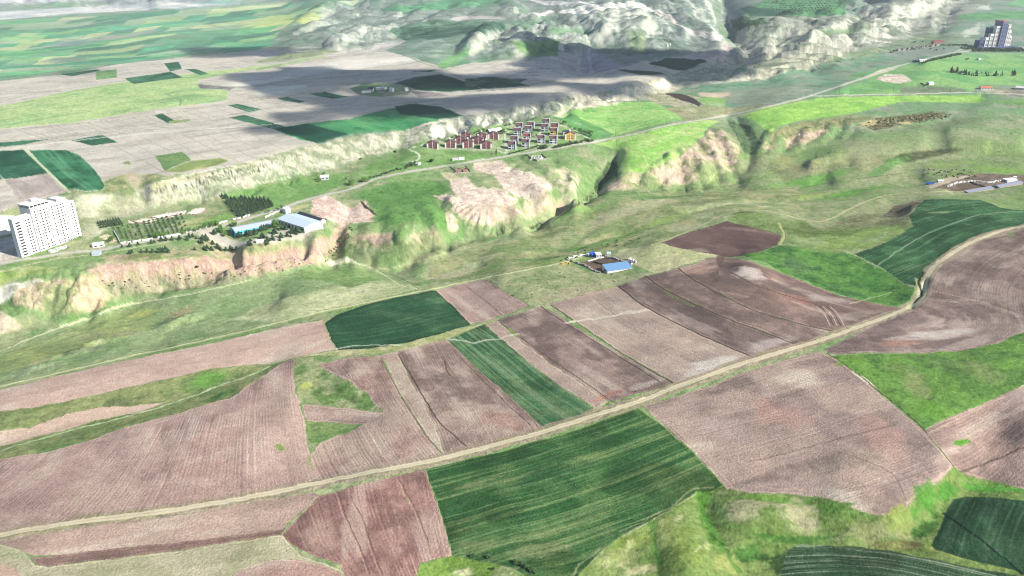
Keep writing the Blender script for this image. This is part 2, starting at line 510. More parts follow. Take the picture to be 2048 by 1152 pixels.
SP = [  # far hills
 ([(1222,12),(1245,35),(1285,70)],70,34,75), ([(1195,22),(1205,45),(1200,66)],66,26,55), ([(1262,22),(1283,40),(1292,58)],66,22,50), ([(1305,30),(1322,45),(1318,58)],62,22,50),
 ([(1135,30),(1150,45),(1165,56)],66,18,50), ([(1160,26),(1178,40),(1180,52)],66,18,45), ([(1130,64),(1145,74),(1162,88)],50,20,45), ([(1190,62),(1215,72),(1240,84)],46,18,45), ([(1180,30),(1130,26),(1090,34)],70,14,60),
 ([(1060,38),(1080,46),(1070,58)],62,20,50), ([(1000,60),(985,76),(950,96)],50,24,60), ([(975,66),(955,80),(942,104)],48,20,50), ([(1060,62),(1035,78),(1012,102)],50,26,60), ([(1100,66),(1090,78),(1070,92)],48,18,45), ([(1118,68),(1110,80),(1098,90)],48,16,40), ([(1045,68),(1050,82),(1038,104)],46,18,45),
 ([(1010,8),(1030,18),(1015,30)],78,18,60), ([(1100,2),(1150,12),(1175,20)],82,18,80), ([(1280,-2),(1320,14),(1375,30)],84,24,80), ([(1340,0),(1385,22),(1440,52)],76,26,70), ([(1395,-4),(1420,18),(1428,30)],76,24,60), ([(1360,40),(1400,50),(1436,66)],62,14,45),
 ([(660,18),(630,28),(600,44)],46,22,70), ([(690,16),(700,30),(680,40)],46,18,60), ([(745,10),(735,22),(725,32)],50,18,60), ([(650,48),(620,56),(590,66)],36,16,60), ([(720,62),(700,72),(680,90)],38,20,55), ([(665,78),(672,88),(664,96)],36,16,40), ([(745,52),(735,64),(728,78)],40,18,50), ([(790,48),(775,58),(760,74)],42,18,50), ([(800,22),(790,34),(778,44)],48,14,55), ([(860,28),(840,36),(815,44)],48,14,60), ([(930,18),(900,32),(880,44)],58,18,70), ([(850,14),(790,24),(720,44)],46,10,70), ([(700,52),(650,66),(570,80)],36,10,60),
 # badlands behind the right ravine
 ([(1500,50),(1490,72),(1500,96)],50,22,50), ([(1545,52),(1540,72),(1548,100)],46,24,55), ([(1590,40),(1575,62),(1588,90)],46,24,55), ([(1625,50),(1615,70),(1625,92)],42,22,50), ([(1660,34),(1665,56),(1660,84)],46,24,60), ([(1700,10),(1715,30),(1712,56)],60,24,60), ([(1740,52),(1725,62),(1716,78)],40,20,50), ([(1770,36),(1752,48),(1745,66)],46,24,60), ([(1815,22),(1790,38),(1780,58)],50,26,70), ([(1850,14),(1840,28),(1828,46)],50,22,70), ([(1880,12),(1905,0),(1930,-6)],60,24,80), ([(1600,96),(1585,108),(1560,116)],34,14,40), ([(1680,84),(1660,98),(1640,110)],34,16,45), ([(1640,18),(1560,12),(1500,16)],66,10,90), ([(1790,-2),(1760,14),(1740,26)],70,24,70),
 # eroded spurs of the valley sides
 ([(1352,308),(1325,330),(1290,352)],0,4.5,14), ([(1378,296),(1408,325),(1432,352)],-1,5.5,13), ([(1402,284),(1440,310),(1462,336)],0,6,13), ([(1432,262),(1462,285),(1482,312)],2,6,13), ([(1365,302),(1385,332),(1392,358)],-2,5,12), ([(1340,318),(1345,345),(1330,362)],-5,4.5,12), ([(1415,270),(1430,300),(1450,322)],0,3,8),
 ([(1050,318),(1100,345),(1160,398)],-2,6,18), ([(1110,332),(1150,352),(1160,372)],-2,4,12), ([(1010,398),(1030,420),(1045,448)],-10,5,12), ([(1060,392),(1090,410),(1100,432)],-12,5,14), ([(905,408),(900,430),(910,462)],-8,5,12), ([(850,425),(870,450),(868,482)],-9,6,16), ([(790,440),(790,462),(800,492)],-8,5,18), ([(740,452),(730,470),(722,494)],-9,5,16), ([(700,462),(690,478),(676,500)],-10,4,12), ([(820,440),(838,462),(838,490)],-9,4,12),
 ([(95,566),(80,590),(60,618)],-14,5,14), ([(140,562),(140,588),(125,618)],-14,6,15), ([(180,568),(195,590),(205,612)],-16,6,14), ([(40,590),(30,610),(25,640)],-18,5,14),
 ([(1570,268),(1556,282),(1545,298)],0,4,12), ([(1620,256),(1606,270),(1590,288)],2,4.5,13), ([(1665,248),(1655,262),(1640,278)],3,4,12), ([(1700,244),(1696,256),(1684,270)],3,3.5,11), ([(1540,262),(1530,276),(1520,292)],2,4,10),
 # old tussocky spurs below the big fields
 ([(1250,1085),(1235,1120),(1225,1170)],6,1.2,14), ([(1345,1020),(1360,1070),(1365,1150)],10,1.5,18), ([(1290,1060),(1285,1100),(1280,1150)],7,1,12), ([(1480,1000),(1500,1040),(1490,1090)],7,1.4,16), ([(1560,1000),(1575,1040),(1580,1078)],7,1.3,16), ([(1680,1030),(1690,1060),(1680,1078)],5,2,12), ([(1775,1042),(1780,1060),(1770,1076)],4,2,10),
 ([(90,712),(130,700),(170,690)],-14,3,10), ([(150,684),(190,672),(240,664)],-15,3,10), ([(320,650),(355,634),(400,622)],-18,4,10), ([(50,735),(90,722),(120,716)],-12,2.5,9)]
for k_, (p_, z_, h_, w_) in enumerate(SP):
    spur(p_, z_, h_, w_, seed=k_ % 17)
# rolling ground and fine roughness
GZ += (fbm(GX / 90, GY / 90, 3, 301) - 0.5) * 5.0 * sstep(900, 300, GV + 0 * GU) * 0.8
GZ += (fbm(GX / 38, GY / 38, 3, 311) - 0.5) * 1.2
GZ += (fbm(GX / 160, GY / 160, 2, 321) - 0.5) * 5.0

_d = np.gradient(GZ, STEP, axis=1)
_dv = np.gradient(GZ, vvv, axis=0)
dXdu = HC / (fs + (GV - 576) * cP)
dYdv = np.gradient(GY, vvv, axis=0)
dXdv = np.gradient(GX, vvv, axis=0)
ZX = _d / dXdu
ZY = (_dv - ZX * dXdv) / dYdv
SLOPE = np.sqrt(ZX ** 2 + ZY ** 2)
# ------------------------------------------------------------------ land cover
N1 = fbm(GX / 60, GY / 60, 4, 401)
N2 = fbm(GX / 14, GY / 14, 3, 411)
N3 = fbm(GX / 5, GY / 3.5, 3, 421)
N4 = fbm(GX / 180, GY / 180, 3, 431)
near = sstep(60, 500, GV)
JU = (fbm(GX / 12, GY / 12, 3, 441) - 0.5) * (1.5 + 5 * near) + (vnoise(GX / 2.2, GY / 2.2, 445) - 0.5) * 1.6 * near
JV = (fbm(GX / 12, GY / 12, 3, 451) - 0.5) * (0.8 + 3.4 * near) + (vnoise(GX / 2.2, GY / 2.2, 455) - 0.5) * 1.2 * near


def mixc(a, b, t):
    return a + (np.asarray(b, float) - a) * t[..., None]


# open pasture as the ground state: green grass, grey-green dry grass, bare steep faces
GC = np.zeros(GU.shape + (3,))
GC[:] = (136, 170, 98)
GC = mixc(GC, (154, 164, 120), sstep(0.42, 0.62, N1))
GC = mixc(GC, (112, 156, 80), sstep(0.5, 0.7, N2) * 0.7)
GC = mixc(GC, (172, 170, 138), sstep(0.55, 0.72, fbm(GX / 25, GY / 25, 4, 461)) * 0.6)
farm = sstep(330, 130, GV)
GC = mixc(GC, mixc(np.zeros(GU.shape + (3,)) + (112, 158, 112), (140, 158, 132), sstep(0.4, 0.6, N1)), farm)
rightm = sstep(1150, 1500, GU) * sstep(250, 300, GV) * sstep(560, 480, GV)
GC = mixc(GC, mixc(np.zeros(GU.shape + (3,)) + (130, 160, 90), (148, 154, 116), sstep(0.42, 0.6, N2 * 0.5 + N1 * 0.5)), rightm * 0.8)
RID = np.zeros(GU.shape, np.int16)
REG = [dict(name='terrain', mat='grass', guide=None, sp=2.0, fa=0.0)]
RELIEF = np.zeros(GU.shape)        # fine soil relief in m


def region(name, mat, guide=None, sp=1.6, fa=0.0, guide2=None):
    REG.append(dict(name=name, mat=mat, guide=guide, sp=sp, fa=fa, guide2=guide2))
    return len(REG) - 1


def gw(g, z=None):
    return c2w(to_chart(smooth(g, 3), z))


def F(pts, col, c2=None, sc=30.0, lo=0.42, hi=0.62, soft=1.0, a=1.0, name=None, mat='soil', guide=None, sp=1.6, fa=0.0,
      streak=None, sa=0.0, edge=None, ew=1.5, jit=1.0, sm=False, wash=0.0, slen=60.0, sw=5.0, guide2=None, seed=None):
    """one surveyed patch of ground: outline, ground colour, second colour in natural patches, row direction, verge"""
    p = smooth(pts + [pts[0]], 3)[:-1] if sm else dens(pts, 25, True)
    c = to_chart(p)
    i, j = win(c[:, 0], c[:, 1], 8)
    u = GU[i, j] + JU[i, j] * jit
    v = GV[i, j] + JV[i, j] * jit
    sd = sdf(u, v, c)
    m = sstep(-soft * 0.5, soft * 0.5, sd) * a
    x, y = GX[i, j], GY[i, j]
    sd_ = seed if seed is not None else (int(abs(pts[0][0]) * 7 + abs(pts[0][1]) * 13) % 900)
    c0 = np.zeros(u.shape + (3,)) + np.asarray(col, float)
    if c2 is not None:
        c0 = mixc(c0, c2, sstep(lo, hi, fbm(x / sc, y / sc, 4, 500 + sd_)))
    if streak is not None and guide is not None:
        W = gw(guide)
        d, s, _ = pld(x, y, W)
        n = fbm(d / sw, s / slen, 4, 520 + sd_)
        n2 = vnoise(d / (sw * 0.3), s / (slen * 0.7), 530 + sd_)
        c0 = mixc(c0, streak, np.clip(sstep(0.45, 0.75, n) * sa + (n2 - 0.55).clip(0) * sa * 1.1, 0, 1))
    if mat == 'soil':
        if guide is not None:
            dg, sg, _ = pld(x, y, gw(guide))
            lowf = fbm(dg / 13, sg / 48, 4, 560 + sd_)
        else:
            lowf = fbm(x / 38, y / 30, 4, 560 + sd_)
        c0 = mixc(c0, (214, 204, 192), sstep(0.58, 0.80, lowf) * 0.42 * min(1.0, c0.mean() / 150) ** 2)
        c0 = c0 * (1 - 0.09 * sstep(0.46, 0.26, lowf))[..., None]
    if mat == 'crop' and name:
        lowf = fbm(x / 30, y / 22, 4, 570 + sd_)
        c0 = mixc(c0, (150, 160, 108), sstep(0.62, 0.80, lowf) * 0.22)
        c0 = c0 * (1 - 0.12 * sstep(0.45, 0.3, lowf))[..., None]
    if mat in ('soil', 'crop') and name and fa > 0.15:
        hb = 5.0 + 2.0 * (fbm(x / 20, y / 20, 2, 575 + sd_) - 0.5)
        hd = sstep(hb + 0.6, hb - 0.6, sd)
        c0 = c0 * (1 + (0.05 if mat == 'soil' else 0.0) * hd - 0.10 * np.exp(-((sd - hb) / 0.8) ** 2))[..., None]
        if edge is None:
            e = sstep(1.5, 0.2, np.abs(sd)) * sstep(0.42, 0.62, vnoise(x / 5, y / 4, 580 + sd_) * 0.6 + N2[i, j] * 0.4)
            c0 = mixc(c0, (112, 126, 80), e * 0.8)
    if wash:
        c0 = c0 * (1 + wash * (fbm(x / 45, y / 45, 3, 540 + sd_) - 0.5) * 2)[..., None]
    if edge is not None:
        e = sstep(ew, 0, np.abs(sd - ew * 0.4)) * sstep(0.25, 0.5, N2[i, j] + 0.1)
        c0 = mixc(c0, edge, e)
    GC[i, j] = GC[i, j] * (1 - m[..., None]) + c0 * m[..., None]
    if name:
        r = region(name, mat, guide, sp, fa, guide2)
        RID[i, j][m > 0.5] = r
        RELIEF[i, j][m > 0.5] = 0


def L(pts, w, col, a=1.0, name=None, mat='road', rough=0.0, soft=0.6, z=None, two=None, dash=0.0):
    """a line on the ground w metres wide"""
    W = c2w(to_chart(dens(smooth(pts, 5), 10), z))
    c = np.stack(chart(W[:, 0], W[:, 1]), 1)
    i, j = win(c[:, 0], c[:, 1], 14)
    x, y = GX[i, j], GY[i, j]
    d, s, sd = pld(x + (N3[i, j] - 0.5) * rough, y + (N2[i, j] - 0.5) * rough * 2, W)
    cell = 0.62 * np.hypot(np.gradient(d, axis=0), np.gradient(d, axis=1)) if min(d.shape) > 2 else 1.0   # keep thin lines from breaking up
    Ltot = np.sum(np.hypot(*np.diff(W, axis=0).T))
    ok = (s > -w) & (s < Ltot + w)
    hw = np.maximum(w / 2, cell * 0.5)
    m = sstep(hw + cell * soft, hw - cell * soft, d) * ok * a
    if dash:
        m = m * sstep(0.5 - dash, 0.5 + dash * 0.2, vnoise(s / 9, d * 0, 77) + 0.12)
    cc = np.zeros(x.shape + (3,)) + np.asarray(col, float)
    if two is not None:
        cc = mixc(cc, two, sstep(w * 0.16, w * 0.06, d) * 0.7)
    GC[i, j] = GC[i, j] * (1 - m[..., None]) + cc * m[..., None]
    if name:
        RID[i, j][m > 0.5] = region(name, mat)


def B(px, py, rx, ry, col, a=0.7, rot=0.0, n=0.6, seed=0, hard=0.6):
    """a soft patch of colour, rx ry in survey pixels"""
    c = to_chart([(px, py)])[0]
    k = max(rx, ry) * 1.9
    i, j = win([c[0] - k, c[0] + k], [c[1] - k, c[1] + k], 2)
    u = GU[i, j] - c[0]
    v = GV[i, j] - c[1]
    cr, sr = math.cos(R(rot)), math.sin(R(rot))
    q = np.sqrt(((u * cr + v * sr) / rx) ** 2 + ((-u * sr + v * cr) / ry) ** 2)
    q = q + (fbm(u / rx * 1.8 + seed, v / ry * 1.8 - seed, 4, 600 + seed % 50) - 0.5) * n * 2
    q = q + (N3[i, j] - 0.5) * n * 0.8
    m = sstep(1.0 + (1 - hard) * 0.5, 1.0 - hard, q) * a
    GC[i, j] = mixc(GC[i, j], col, m)


def S(poly, col, thr=0.45, a=1.0, fade=10.0, sl0=0.25, sl1=0.6, asp=None):
    """bare ground on the steep faces inside an outline"""
    c = to_chart(dens(poly, 20, True))
    i, j = win(c[:, 0], c[:, 1], 14)
    m = sstep(-fade, fade, sdf(GU[i, j] + JU[i, j], GV[i, j] + JV[i, j], c))
    s = SLOPE[i, j] + (N2[i, j] - 0.5) * 0.35 + (N3[i, j] - 0.5) * 0.2
    m = m * sstep(sl0, sl1, s) * a
    GC[i, j] = mixc(GC[i, j], col, m)


exec_cover = True
# ---- far plain on the left: strips of crops
def mosaic(poly, seed, su, sv, cols, skew=0.0, name=None):
    c = to_chart(dens(poly, 20, True))
    i, j = win(c[:, 0], c[:, 1], 6)
    u, v = GU[i, j], GV[i, j]
    m = sstep(-1.5, 1.5, sdf(u + JU[i, j], v + JV[i, j], c))
    vv_ = (v + skew * u + (vnoise(u / 130, v / 40, seed) - 0.5) * 10) / sv
    row = np.floor(vv_ * (60 / (v + 60)) * 1.0 if False else vv_).astype(int)
    hs = np.random.RandomState(seed).rand(4096)
    w = su * (0.4 + 1.6 * hs[(row * 7) & 4095])
    uu_ = (u + hs[(row * 13 + 5) & 4095] * 400 + 1.8 * (v - row * sv)) / w
    colm = np.floor(uu_).astype(int)
    k = hs[(row * 131 + colm * 57 + 11) & 4095]
    idx = (k * len(cols)).astype(int)
    cc = np.asarray(cols, float)[idx]
    cc = cc * (0.94 + 0.12 * hs[(row * 17 + colm * 5) & 4095])[..., None]
    ed = np.minimum(np.abs(uu_ - colm - 0.5), 0.5)
    cc = mixc(cc, (110, 140, 110), sstep(0.5 - 1.2 / w, 0.5, ed) * 0.4)
    cc = cc * (0.93 + 0.14 * vnoise(u / 25, v / 3, seed + 3))[..., None]
    GC[i, j] = mixc(GC[i, j], cc, m)
    if name:
        RID[i, j][m > 0.5] = region(name, 'crop')


GRN = [(104,176,124),(120,186,122),(94,160,118),(150,198,128),(176,206,136),(112,168,120),(132,178,126),(160,190,140),(100,150,116),(120,190,120),(190,205,150)]
mosaic([(-260,40),(0,42),(200,32),(420,16),(560,6),(760,-4),(760,30),(650,60),(640,80),(560,92),(480,105),(300,120),(180,132),(0,158),(-260,180)], 5, 70, 7.5, GRN, 0.10, 'farmland')
mosaic([(420,12),(600,-5),(900,-8),(1100,-12),(1100,-30),(380,-30),(380,14)], 9, 90, 5, [(120,175,130),(140,170,140),(160,175,150),(110,165,120)], 0.06)
F([(-260,20),(0,12),(180,2),(300,8),(480,0),(600,-12),(600,-60),(-260,-60)], (176,178,184), (146,152,160), 200, soft=4)
F([(-260,44),(0,40),(150,28),(300,20),(400,14),(480,8),(300,4),(120,16),(-20,24),(-260,30)], (205,204,206), (176,182,186), 140, soft=3)
for q in range(22):
    random.seed(q)
    B(random.uniform(0,620), random.uniform(30,125), random.uniform(30,90), random.uniform(1.2,3.0), random.choice([(172,170,160),(96,150,112),(186,206,150),(150,160,150)]), 0.75, -8, seed=q)
L([(340,30),(420,50),(480,62),(560,72)], 6, (110,130,120), 0.7)
B(140,118,45,9,(120,150,120),0.8,-6); B(250,72,60,6,(172,165,160),0.7,-8); B(150,88,50,5,(150,150,150),0.6,-6)
# mid plateau: pale ploughed land as a base
PL = [(-260,190),(0,162),(120,150),(240,128),(400,112),(560,95),(700,84),(800,72),(815,80),(770,100),(850,125),(900,135),(930,128),(1010,120),(1120,112),(1115,72),(1190,88),(1250,95),(1310,92),(1330,98),(1400,75),(1470,88),(1500,120),(1440,126),(1400,128),(1330,155),(1240,176),(1160,195),(1100,206),(1024,218),(960,232),(900,238),(840,256),(790,262),(700,270),(600,296),(512,321),(400,347),(340,352),(290,352),(240,352),(215,362),(130,380),(60,402),(0,425),(-260,520)]
F(PL, (198,191,184), (186,180,174), 70, name='ploughed_plateau', guide=[(0,260),(400,215),(800,170),(1200,120)], streak=(208,200,198), sa=0.5, sw=14, slen=160, wash=0.04, sp=5, fa=0.06)
F([(-260,262),(0,256),(150,245),(300,232),(460,208),(620,192),(700,182),(690,170),(640,172),(500,195),(455,182),(455,205),(300,225),(140,246),(0,262)], (202,195,188), (190,183,176), 60, soft=3)
B(700,130,130,12,(222,216,214),0.8,-6,seed=3); B(820,118,70,5,(235,230,226),0.8,0,seed=4); B(560,180,60,11,(230,226,220),0.85,-5,seed=6); B(560,150,90,10,(212,206,206),0.6,-6,seed=7)
B(520,165,70,5,(228,222,220),0.8,-8,seed=9); B(1250,150,40,4,(208,202,202),0.8,0,seed=7); B(1000,195,110,7,(176,168,178),0.6,-8,seed=2)
# long bright green meadow, left
F([(-260,225),(0,212),(40,205),(120,186),(220,168),(360,150),(420,143),(560,128),(640,112),(660,112),(560,132),(480,143),(415,155),(390,165),(440,172),(458,182),(455,198),(430,205),(330,216),(250,228),(150,245),(60,252),(0,258),(-260,290)], (176,206,124), (150,192,112), 45, name='grass_meadow', mat='grass', guide=[(0,230),(250,190),(500,150)], streak=(196,214,140), sa=0.6, sw=12, slen=160, soft=2)
B(370,196,60,8,(120,165,100),0.6,-8,seed=4); B(345,185,20,5,(130,176,110),0.5,-12)
L([(0,222),(120,198),(250,180),(350,160)], 3, (120,160,100), 0.6); L([(330,188),(360,200),(360,210)], 3, (100,150,100), 0.7); L([(0,205),(60,190),(200,168),(360,150)], 3, (120,150,100), 0.6)
F([(395,168),(420,172),(470,174),(460,182),(430,178),(400,178)], (136,130,136), soft=2)
F([(510,124),(560,110),(640,100),(680,104),(600,118),(520,126)], (140,160,112), soft=2, a=0.8)
F([(512,138),(560,128),(572,132),(512,142)], (150,180,110), a=0.9)
# rectangular green crops in the plateau
GD = (62,122,88)
for P_ in [[(250,157),(340,144),(365,155),(268,168)], [(328,127),(357,124),(364,138),(340,143)], [(370,139),(390,138),(416,148),(400,151)], [(120,149),(195,139),(202,142),(145,152)],
           [(455,211),(475,208),(525,219),(497,225)], [(457,236),(488,230),(580,256),(547,258)], [(308,231),(324,227),(350,242),(336,247)], [(142,281),(203,270),(236,285),(186,292)],
           [(-260,300),(0,285),(100,279),(40,290),(0,294),(-260,320)], [(555,198),(575,194),(610,203),(598,207)], [(620,188),(650,184),(698,193),(664,198)], [(880,139),(905,133),(860,144),(820,143)]]:
    F(P_, GD, (74,134,96), 40, name='crop_field', mat='crop', jit=0.4, soft=1)
F([(192,143),(233,139),(234,155),(192,160)], (128,172,104), name='crop_field', mat='crop', jit=0.6)
F([(336,243),(382,238),(380,243),(342,247)], (146,176,100), jit=0.6)
F([(545,259),(620,246),(700,238),(790,215),(830,208),(880,214),(930,232),(880,240),(800,262),(700,276),(640,288),(600,280)], (70,150,92), (86,166,98), 40, name='crop_field', mat='crop', guide=[(560,262),(640,290)], streak=(120,180,110), sa=0.5, sw=14, slen=140)
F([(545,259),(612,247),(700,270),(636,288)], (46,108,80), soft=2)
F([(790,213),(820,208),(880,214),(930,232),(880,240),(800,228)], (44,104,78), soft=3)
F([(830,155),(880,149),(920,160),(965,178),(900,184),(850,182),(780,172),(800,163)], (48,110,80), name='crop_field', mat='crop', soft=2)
F([(700,178),(730,165),(800,168),(830,178),(815,190),(760,194),(718,190)], (110,150,100), (140,150,120), 30, name='farm_paddock', mat='grass')
F([(820,182),(860,184),(900,192),(840,196)], (150,142,146), soft=2)
F([(930,158),(1000,152),(1060,156),(1040,166),(1060,172),(980,178),(930,176)], (60,110,84), (110,140,100), 30, soft=2)
F([(1297,128),(1330,116),(1400,118),(1415,124),(1385,140),(1340,138)], (44,100,76), name='crop_field', mat='crop', jit=0.4)
F([(1230,140),(1290,142),(1335,152),(1280,150)], (60,110,80), jit=0.4, soft=2)
F([(860,143),(920,136),(858,145)], (110,165,110))
# plateau tracks and boundaries
for P_, w_, c_ in [([(0,262),(150,248),(330,228),(520,200),(690,178)],3,(150,150,130)), ([(0,282),(220,266),(450,230),(560,212)],3,(168,164,150)), ([(-100,290),(200,262),(520,252),(640,225)],3,(214,208,200)), ([(500,145),(620,120),(800,80)],3,(222,214,208)),
                   ([(0,300),(120,285),(320,265),(530,250)],5,(224,218,212)), ([(0,175),(100,160),(260,132),(400,112)],3,(150,145,145)), ([(510,322),(400,345),(290,375)],3,(232,226,214)), ([(540,255),(620,245),(790,212)],2.5,(190,190,170)),
                   ([(1024,175),(1150,158),(1300,150),(1400,148)],3,(150,150,130)), ([(900,184),(1020,178),(1110,160)],3,(120,135,120)), ([(690,178),(730,200),(745,208)],3,(196,190,180)), ([(740,165),(830,157),(900,140)],3,(160,150,150)),
                   ([(1060,142),(1130,148),(1200,152)],3,(140,150,120)), ([(742,100),(800,108),(850,128),(900,140)],3,(110,125,105)), ([(880,137),(910,150),(960,176)],3,(150,150,130))]:
    L(P_, w_, c_, 0.75)
for k in range(34):
    random.seed(k + 70)
    t = k / 34
    x0 = 20 + 640 * t + random.uniform(-8, 8)
    y0 = 262 - 70 * t
    L([(x0, y0), (x0 + 40, y0 + 14), (x0 + 78, y0 + 24)], 1.5, (140,132,130) if k % 3 else (222,216,210), 0.45)
for k in range(12):
    L([(60 + k * 38, 300 - k * 4), (130 + k * 38, 336 - k * 4), (190 + k * 38, 372 - k * 5)] if k > 3 else [(120 + k * 60, 150 - k * 8), (150 + k * 60, 165 - k * 8)], 1.3, (140,132,128), 0.45)
for k in range(10):
    L([(345 + k * 22, 146 - k * 4.5), (370 + k * 24, 156 - k * 4), (392 + k * 24, 160 - k * 4)], 1.5, (120,116,122), 0.5)
F([(1010,125),(1120,112),(1130,140),(1180,150),(1140,160),(1024,158),(960,150)], (186,178,180), (200,194,194), 40, soft=3)
for k in range(5):
    L([(1010,128 + 6 * k),(1060,127 + 6 * k),(1100,124 + 6.5 * k)], 3, (128,122,124), 0.8)
F([(1115,82),(1150,88),(1148,108),(1155,120),(1150,150),(1135,148),(1120,130)], (176,170,176), soft=2)
F([(1165,92),(1178,95),(1172,112),(1180,135),(1175,148),(1160,140)], (170,166,174), soft=2)
F([(1180,90),(1250,95),(1310,118),(1270,130),(1190,146),(1182,128)], (172,164,178), (160,154,170), 50, soft=2)
F([(1305,98),(1380,70),(1398,74),(1385,82),(1465,82),(1470,110),(1440,123),(1390,118),(1330,110),(1316,106)], (190,176,176), (180,164,168), 40, guide=[(1310,110),(1440,85)], streak=(205,194,192), sa=0.5, sw=14)
L([(1345,100),(1360,85),(1385,71)], 2, (140,128,124), 0.8); L([(1375,108),(1460,90)], 2, (150,136,130), 0.8)
# big crops beside the tower block
F([(-260,345),(0,302),(50,300),(98,346),(40,356),(10,358),(-260,400)], (52,116,84), (62,128,92), 30, name='crop_field', mat='crop', jit=0.5)
F([(56,300),(130,300),(160,310),(190,340),(212,372),(205,382),(170,386),(135,380),(95,345)], (64,138,92), (56,124,86), 30, name='crop_field', mat='crop', guide=[(56,300),(95,345),(135,382)], streak=(110,170,120), sa=0.55, sw=4, slen=120, edge=(200,205,170), ew=1.2, jit=0.5, sp=3, fa=0.2)
L([(48,298),(98,346),(138,384)], 3.5, (200,206,170), 0.9); L([(-20,330),(6,358),(40,400)], 2, (190,192,170), 0.7)
F([(10,360),(95,347),(135,384),(95,398),(40,405)], (178,166,166), (170,158,160), 30, name='ploughed_field', guide=[(10,360),(45,405)], sp=4, fa=0.2, streak=(190,180,178), sa=0.4)
F([(310,313),(365,303),(382,320),(330,342)], (128,160,90), (110,150,84), 20, name='grass_patch', mat='grass', jit=0.6)
F([(330,342),(382,322),(440,316),(460,322),(420,335),(360,345)], (146,170,96), (170,172,120), 20, soft=3)
B(254,326,9,4,(130,150,90),0.9,0)
F([(212,362),(250,350),(330,350),(290,380),(240,400),(212,395)], (158,160,118), (128,150,92), 15, soft=5)
B(268,362,22,12,(186,172,152),0.9,20,seed=3)
# scarp faces, pale marl
WHT = (222,218,208)
SCP = [(280,378),(400,348),(512,322),(600,296),(700,270),(790,262),(840,256),(858,280),(800,300),(740,312),(690,330),(640,345),(560,352),(440,396),(360,404),(290,418),(205,455),(230,430),(260,405)]
F(SCP, (186,184,168), (150,160,128), 10, lo=0.42, hi=0.58, soft=6, name='marl_scarp', mat='rock')
S(SCP, (202,200,186), sl0=0.42, sl1=0.85, a=0.85)
F([(840,256),(900,238),(1024,218),(1130,200),(1140,208),(1120,225),(1060,236),(1000,250),(930,262),(880,282),(858,280)], (150,158,140), (128,142,122), 12, soft=3, name='marl_scarp', mat='rock')
S([(840,256),(900,238),(1024,218),(1130,200),(1125,225),(1000,250),(880,282)], (214,210,200), sl0=0.3, sl1=0.6)
F([(1150,196),(1240,176),(1330,155),(1372,172),(1340,185),(1255,202),(1170,222),(1140,226)], (196,190,174), (172,168,150), 12, soft=2, name='marl_scarp', mat='rock')
S([(1150,196),(1240,176),(1330,155),(1372,172),(1255,202),(1140,226)], (220,214,200), sl0=0.3, sl1=0.6)
F([(1335,155),(1400,128),(1440,122),(1465,100),(1500,120),(1490,130),(1440,168),(1380,176)], (176,178,164), (150,158,140), 14, soft=2, name='marl_scarp', mat='rock')
F([(1500,138),(1620,118),(1640,128),(1600,140),(1540,155),(1460,165),(1440,168)], (200,196,182), (168,168,148), 14, soft=2, name='marl_scarp', mat='rock')
F([(1465,95),(1540,92),(1620,98),(1590,118),(1500,134),(1480,122)], (156,146,140), soft=2)
for P_ in [[(330,368),(440,350),(520,334),(600,312)], [(300,390),(400,372),(480,352),(540,340)], [(290,405),(420,380)]]:
    L(P_, 1.6, (120,124,104), 0.7, rough=3)
F([(300,372),(350,356),(420,346),(510,324),(508,330),(420,356),(350,368),(310,380)], (214,206,186), (190,186,150), 12, soft=2, a=0.8)
for k in range(60):
    random.seed(k + 900)
    t = random.random()
    B(300 + 230 * t + random.uniform(-14, 14), 382 - 48 * t + random.uniform(-10, 10), random.uniform(1.2, 3.5), random.uniform(0.8, 1.4), (96,104,84), 0.85, 0, 0.3, k)
# badlands
for P_ in [[(560,60),(640,25),(720,10),(960,0),(940,60),(820,75),(720,95),(600,98),(540,95)], [(930,120),(960,70),(1060,60),(1180,22),(1300,22),(1440,100),(1380,110),(1240,130),(1180,95),(1060,118)], [(1000,-10),(1440,-10),(1470,40),(1440,95),(1300,40),(1100,35)]]:
    F(P_, (140,158,138), (120,150,120), 60, soft=10)
    S(P_, (192,191,178), sl0=0.34, sl1=0.75, fade=6, a=0.85)
F([(1465,95),(1480,45),(1560,30),(1700,30),(1800,-5),(2000,-10),(1960,20),(1890,60),(1760,105),(1620,130),(1540,150),(1500,135)], (156,160,142), (132,146,118), 60, soft=6, name='badland_hills', mat='rock')
S([(1465,95),(1480,45),(1560,60),(1700,40),(1800,-5),(2000,-10),(1960,20),(1890,60),(1760,105),(1620,130),(1540,150),(1500,135)], (196,191,176), sl0=0.36, sl1=0.8, fade=5, a=0.85)
for a_ in [(660,28,24,12,-20),(630,52,40,7,-12),(700,72,22,9,-20),(670,86,14,9,20),(735,62,16,11,0),(780,55,28,9,-10),(730,15,12,7,-10),(955,82,22,12,-30),(1040,82,26,14,30),(1078,50,16,11,-10),(1030,20,8,7,0),(1140,68,18,11,20),(1190,45,16,9,50),(1230,40,12,18,-30),(1270,60,16,8,30),(1210,60,22,9,0),(1325,45,10,9,-20),(1430,22,12,8,30),(1400,30,30,9,30),(800,30,9,5,-40),(850,40,8,6,-40),(1150,40,20,6,30)]:
    B(a_[0], a_[1], a_[2], a_[3], (206,204,190), 0.7, a_[4], 0.8, int(a_[0]))
for k in range(46):
    random.seed(k + 1200)
    x_, y_ = random.uniform(950, 1440), random.uniform(4, 105)
    B(x_, y_, random.uniform(8, 26), random.uniform(2, 6), random.choice([(126,158,118), (150,162,138), (112,146,108), (172,172,158)]), 0.55, random.uniform(-35, 35), 0.8, k)
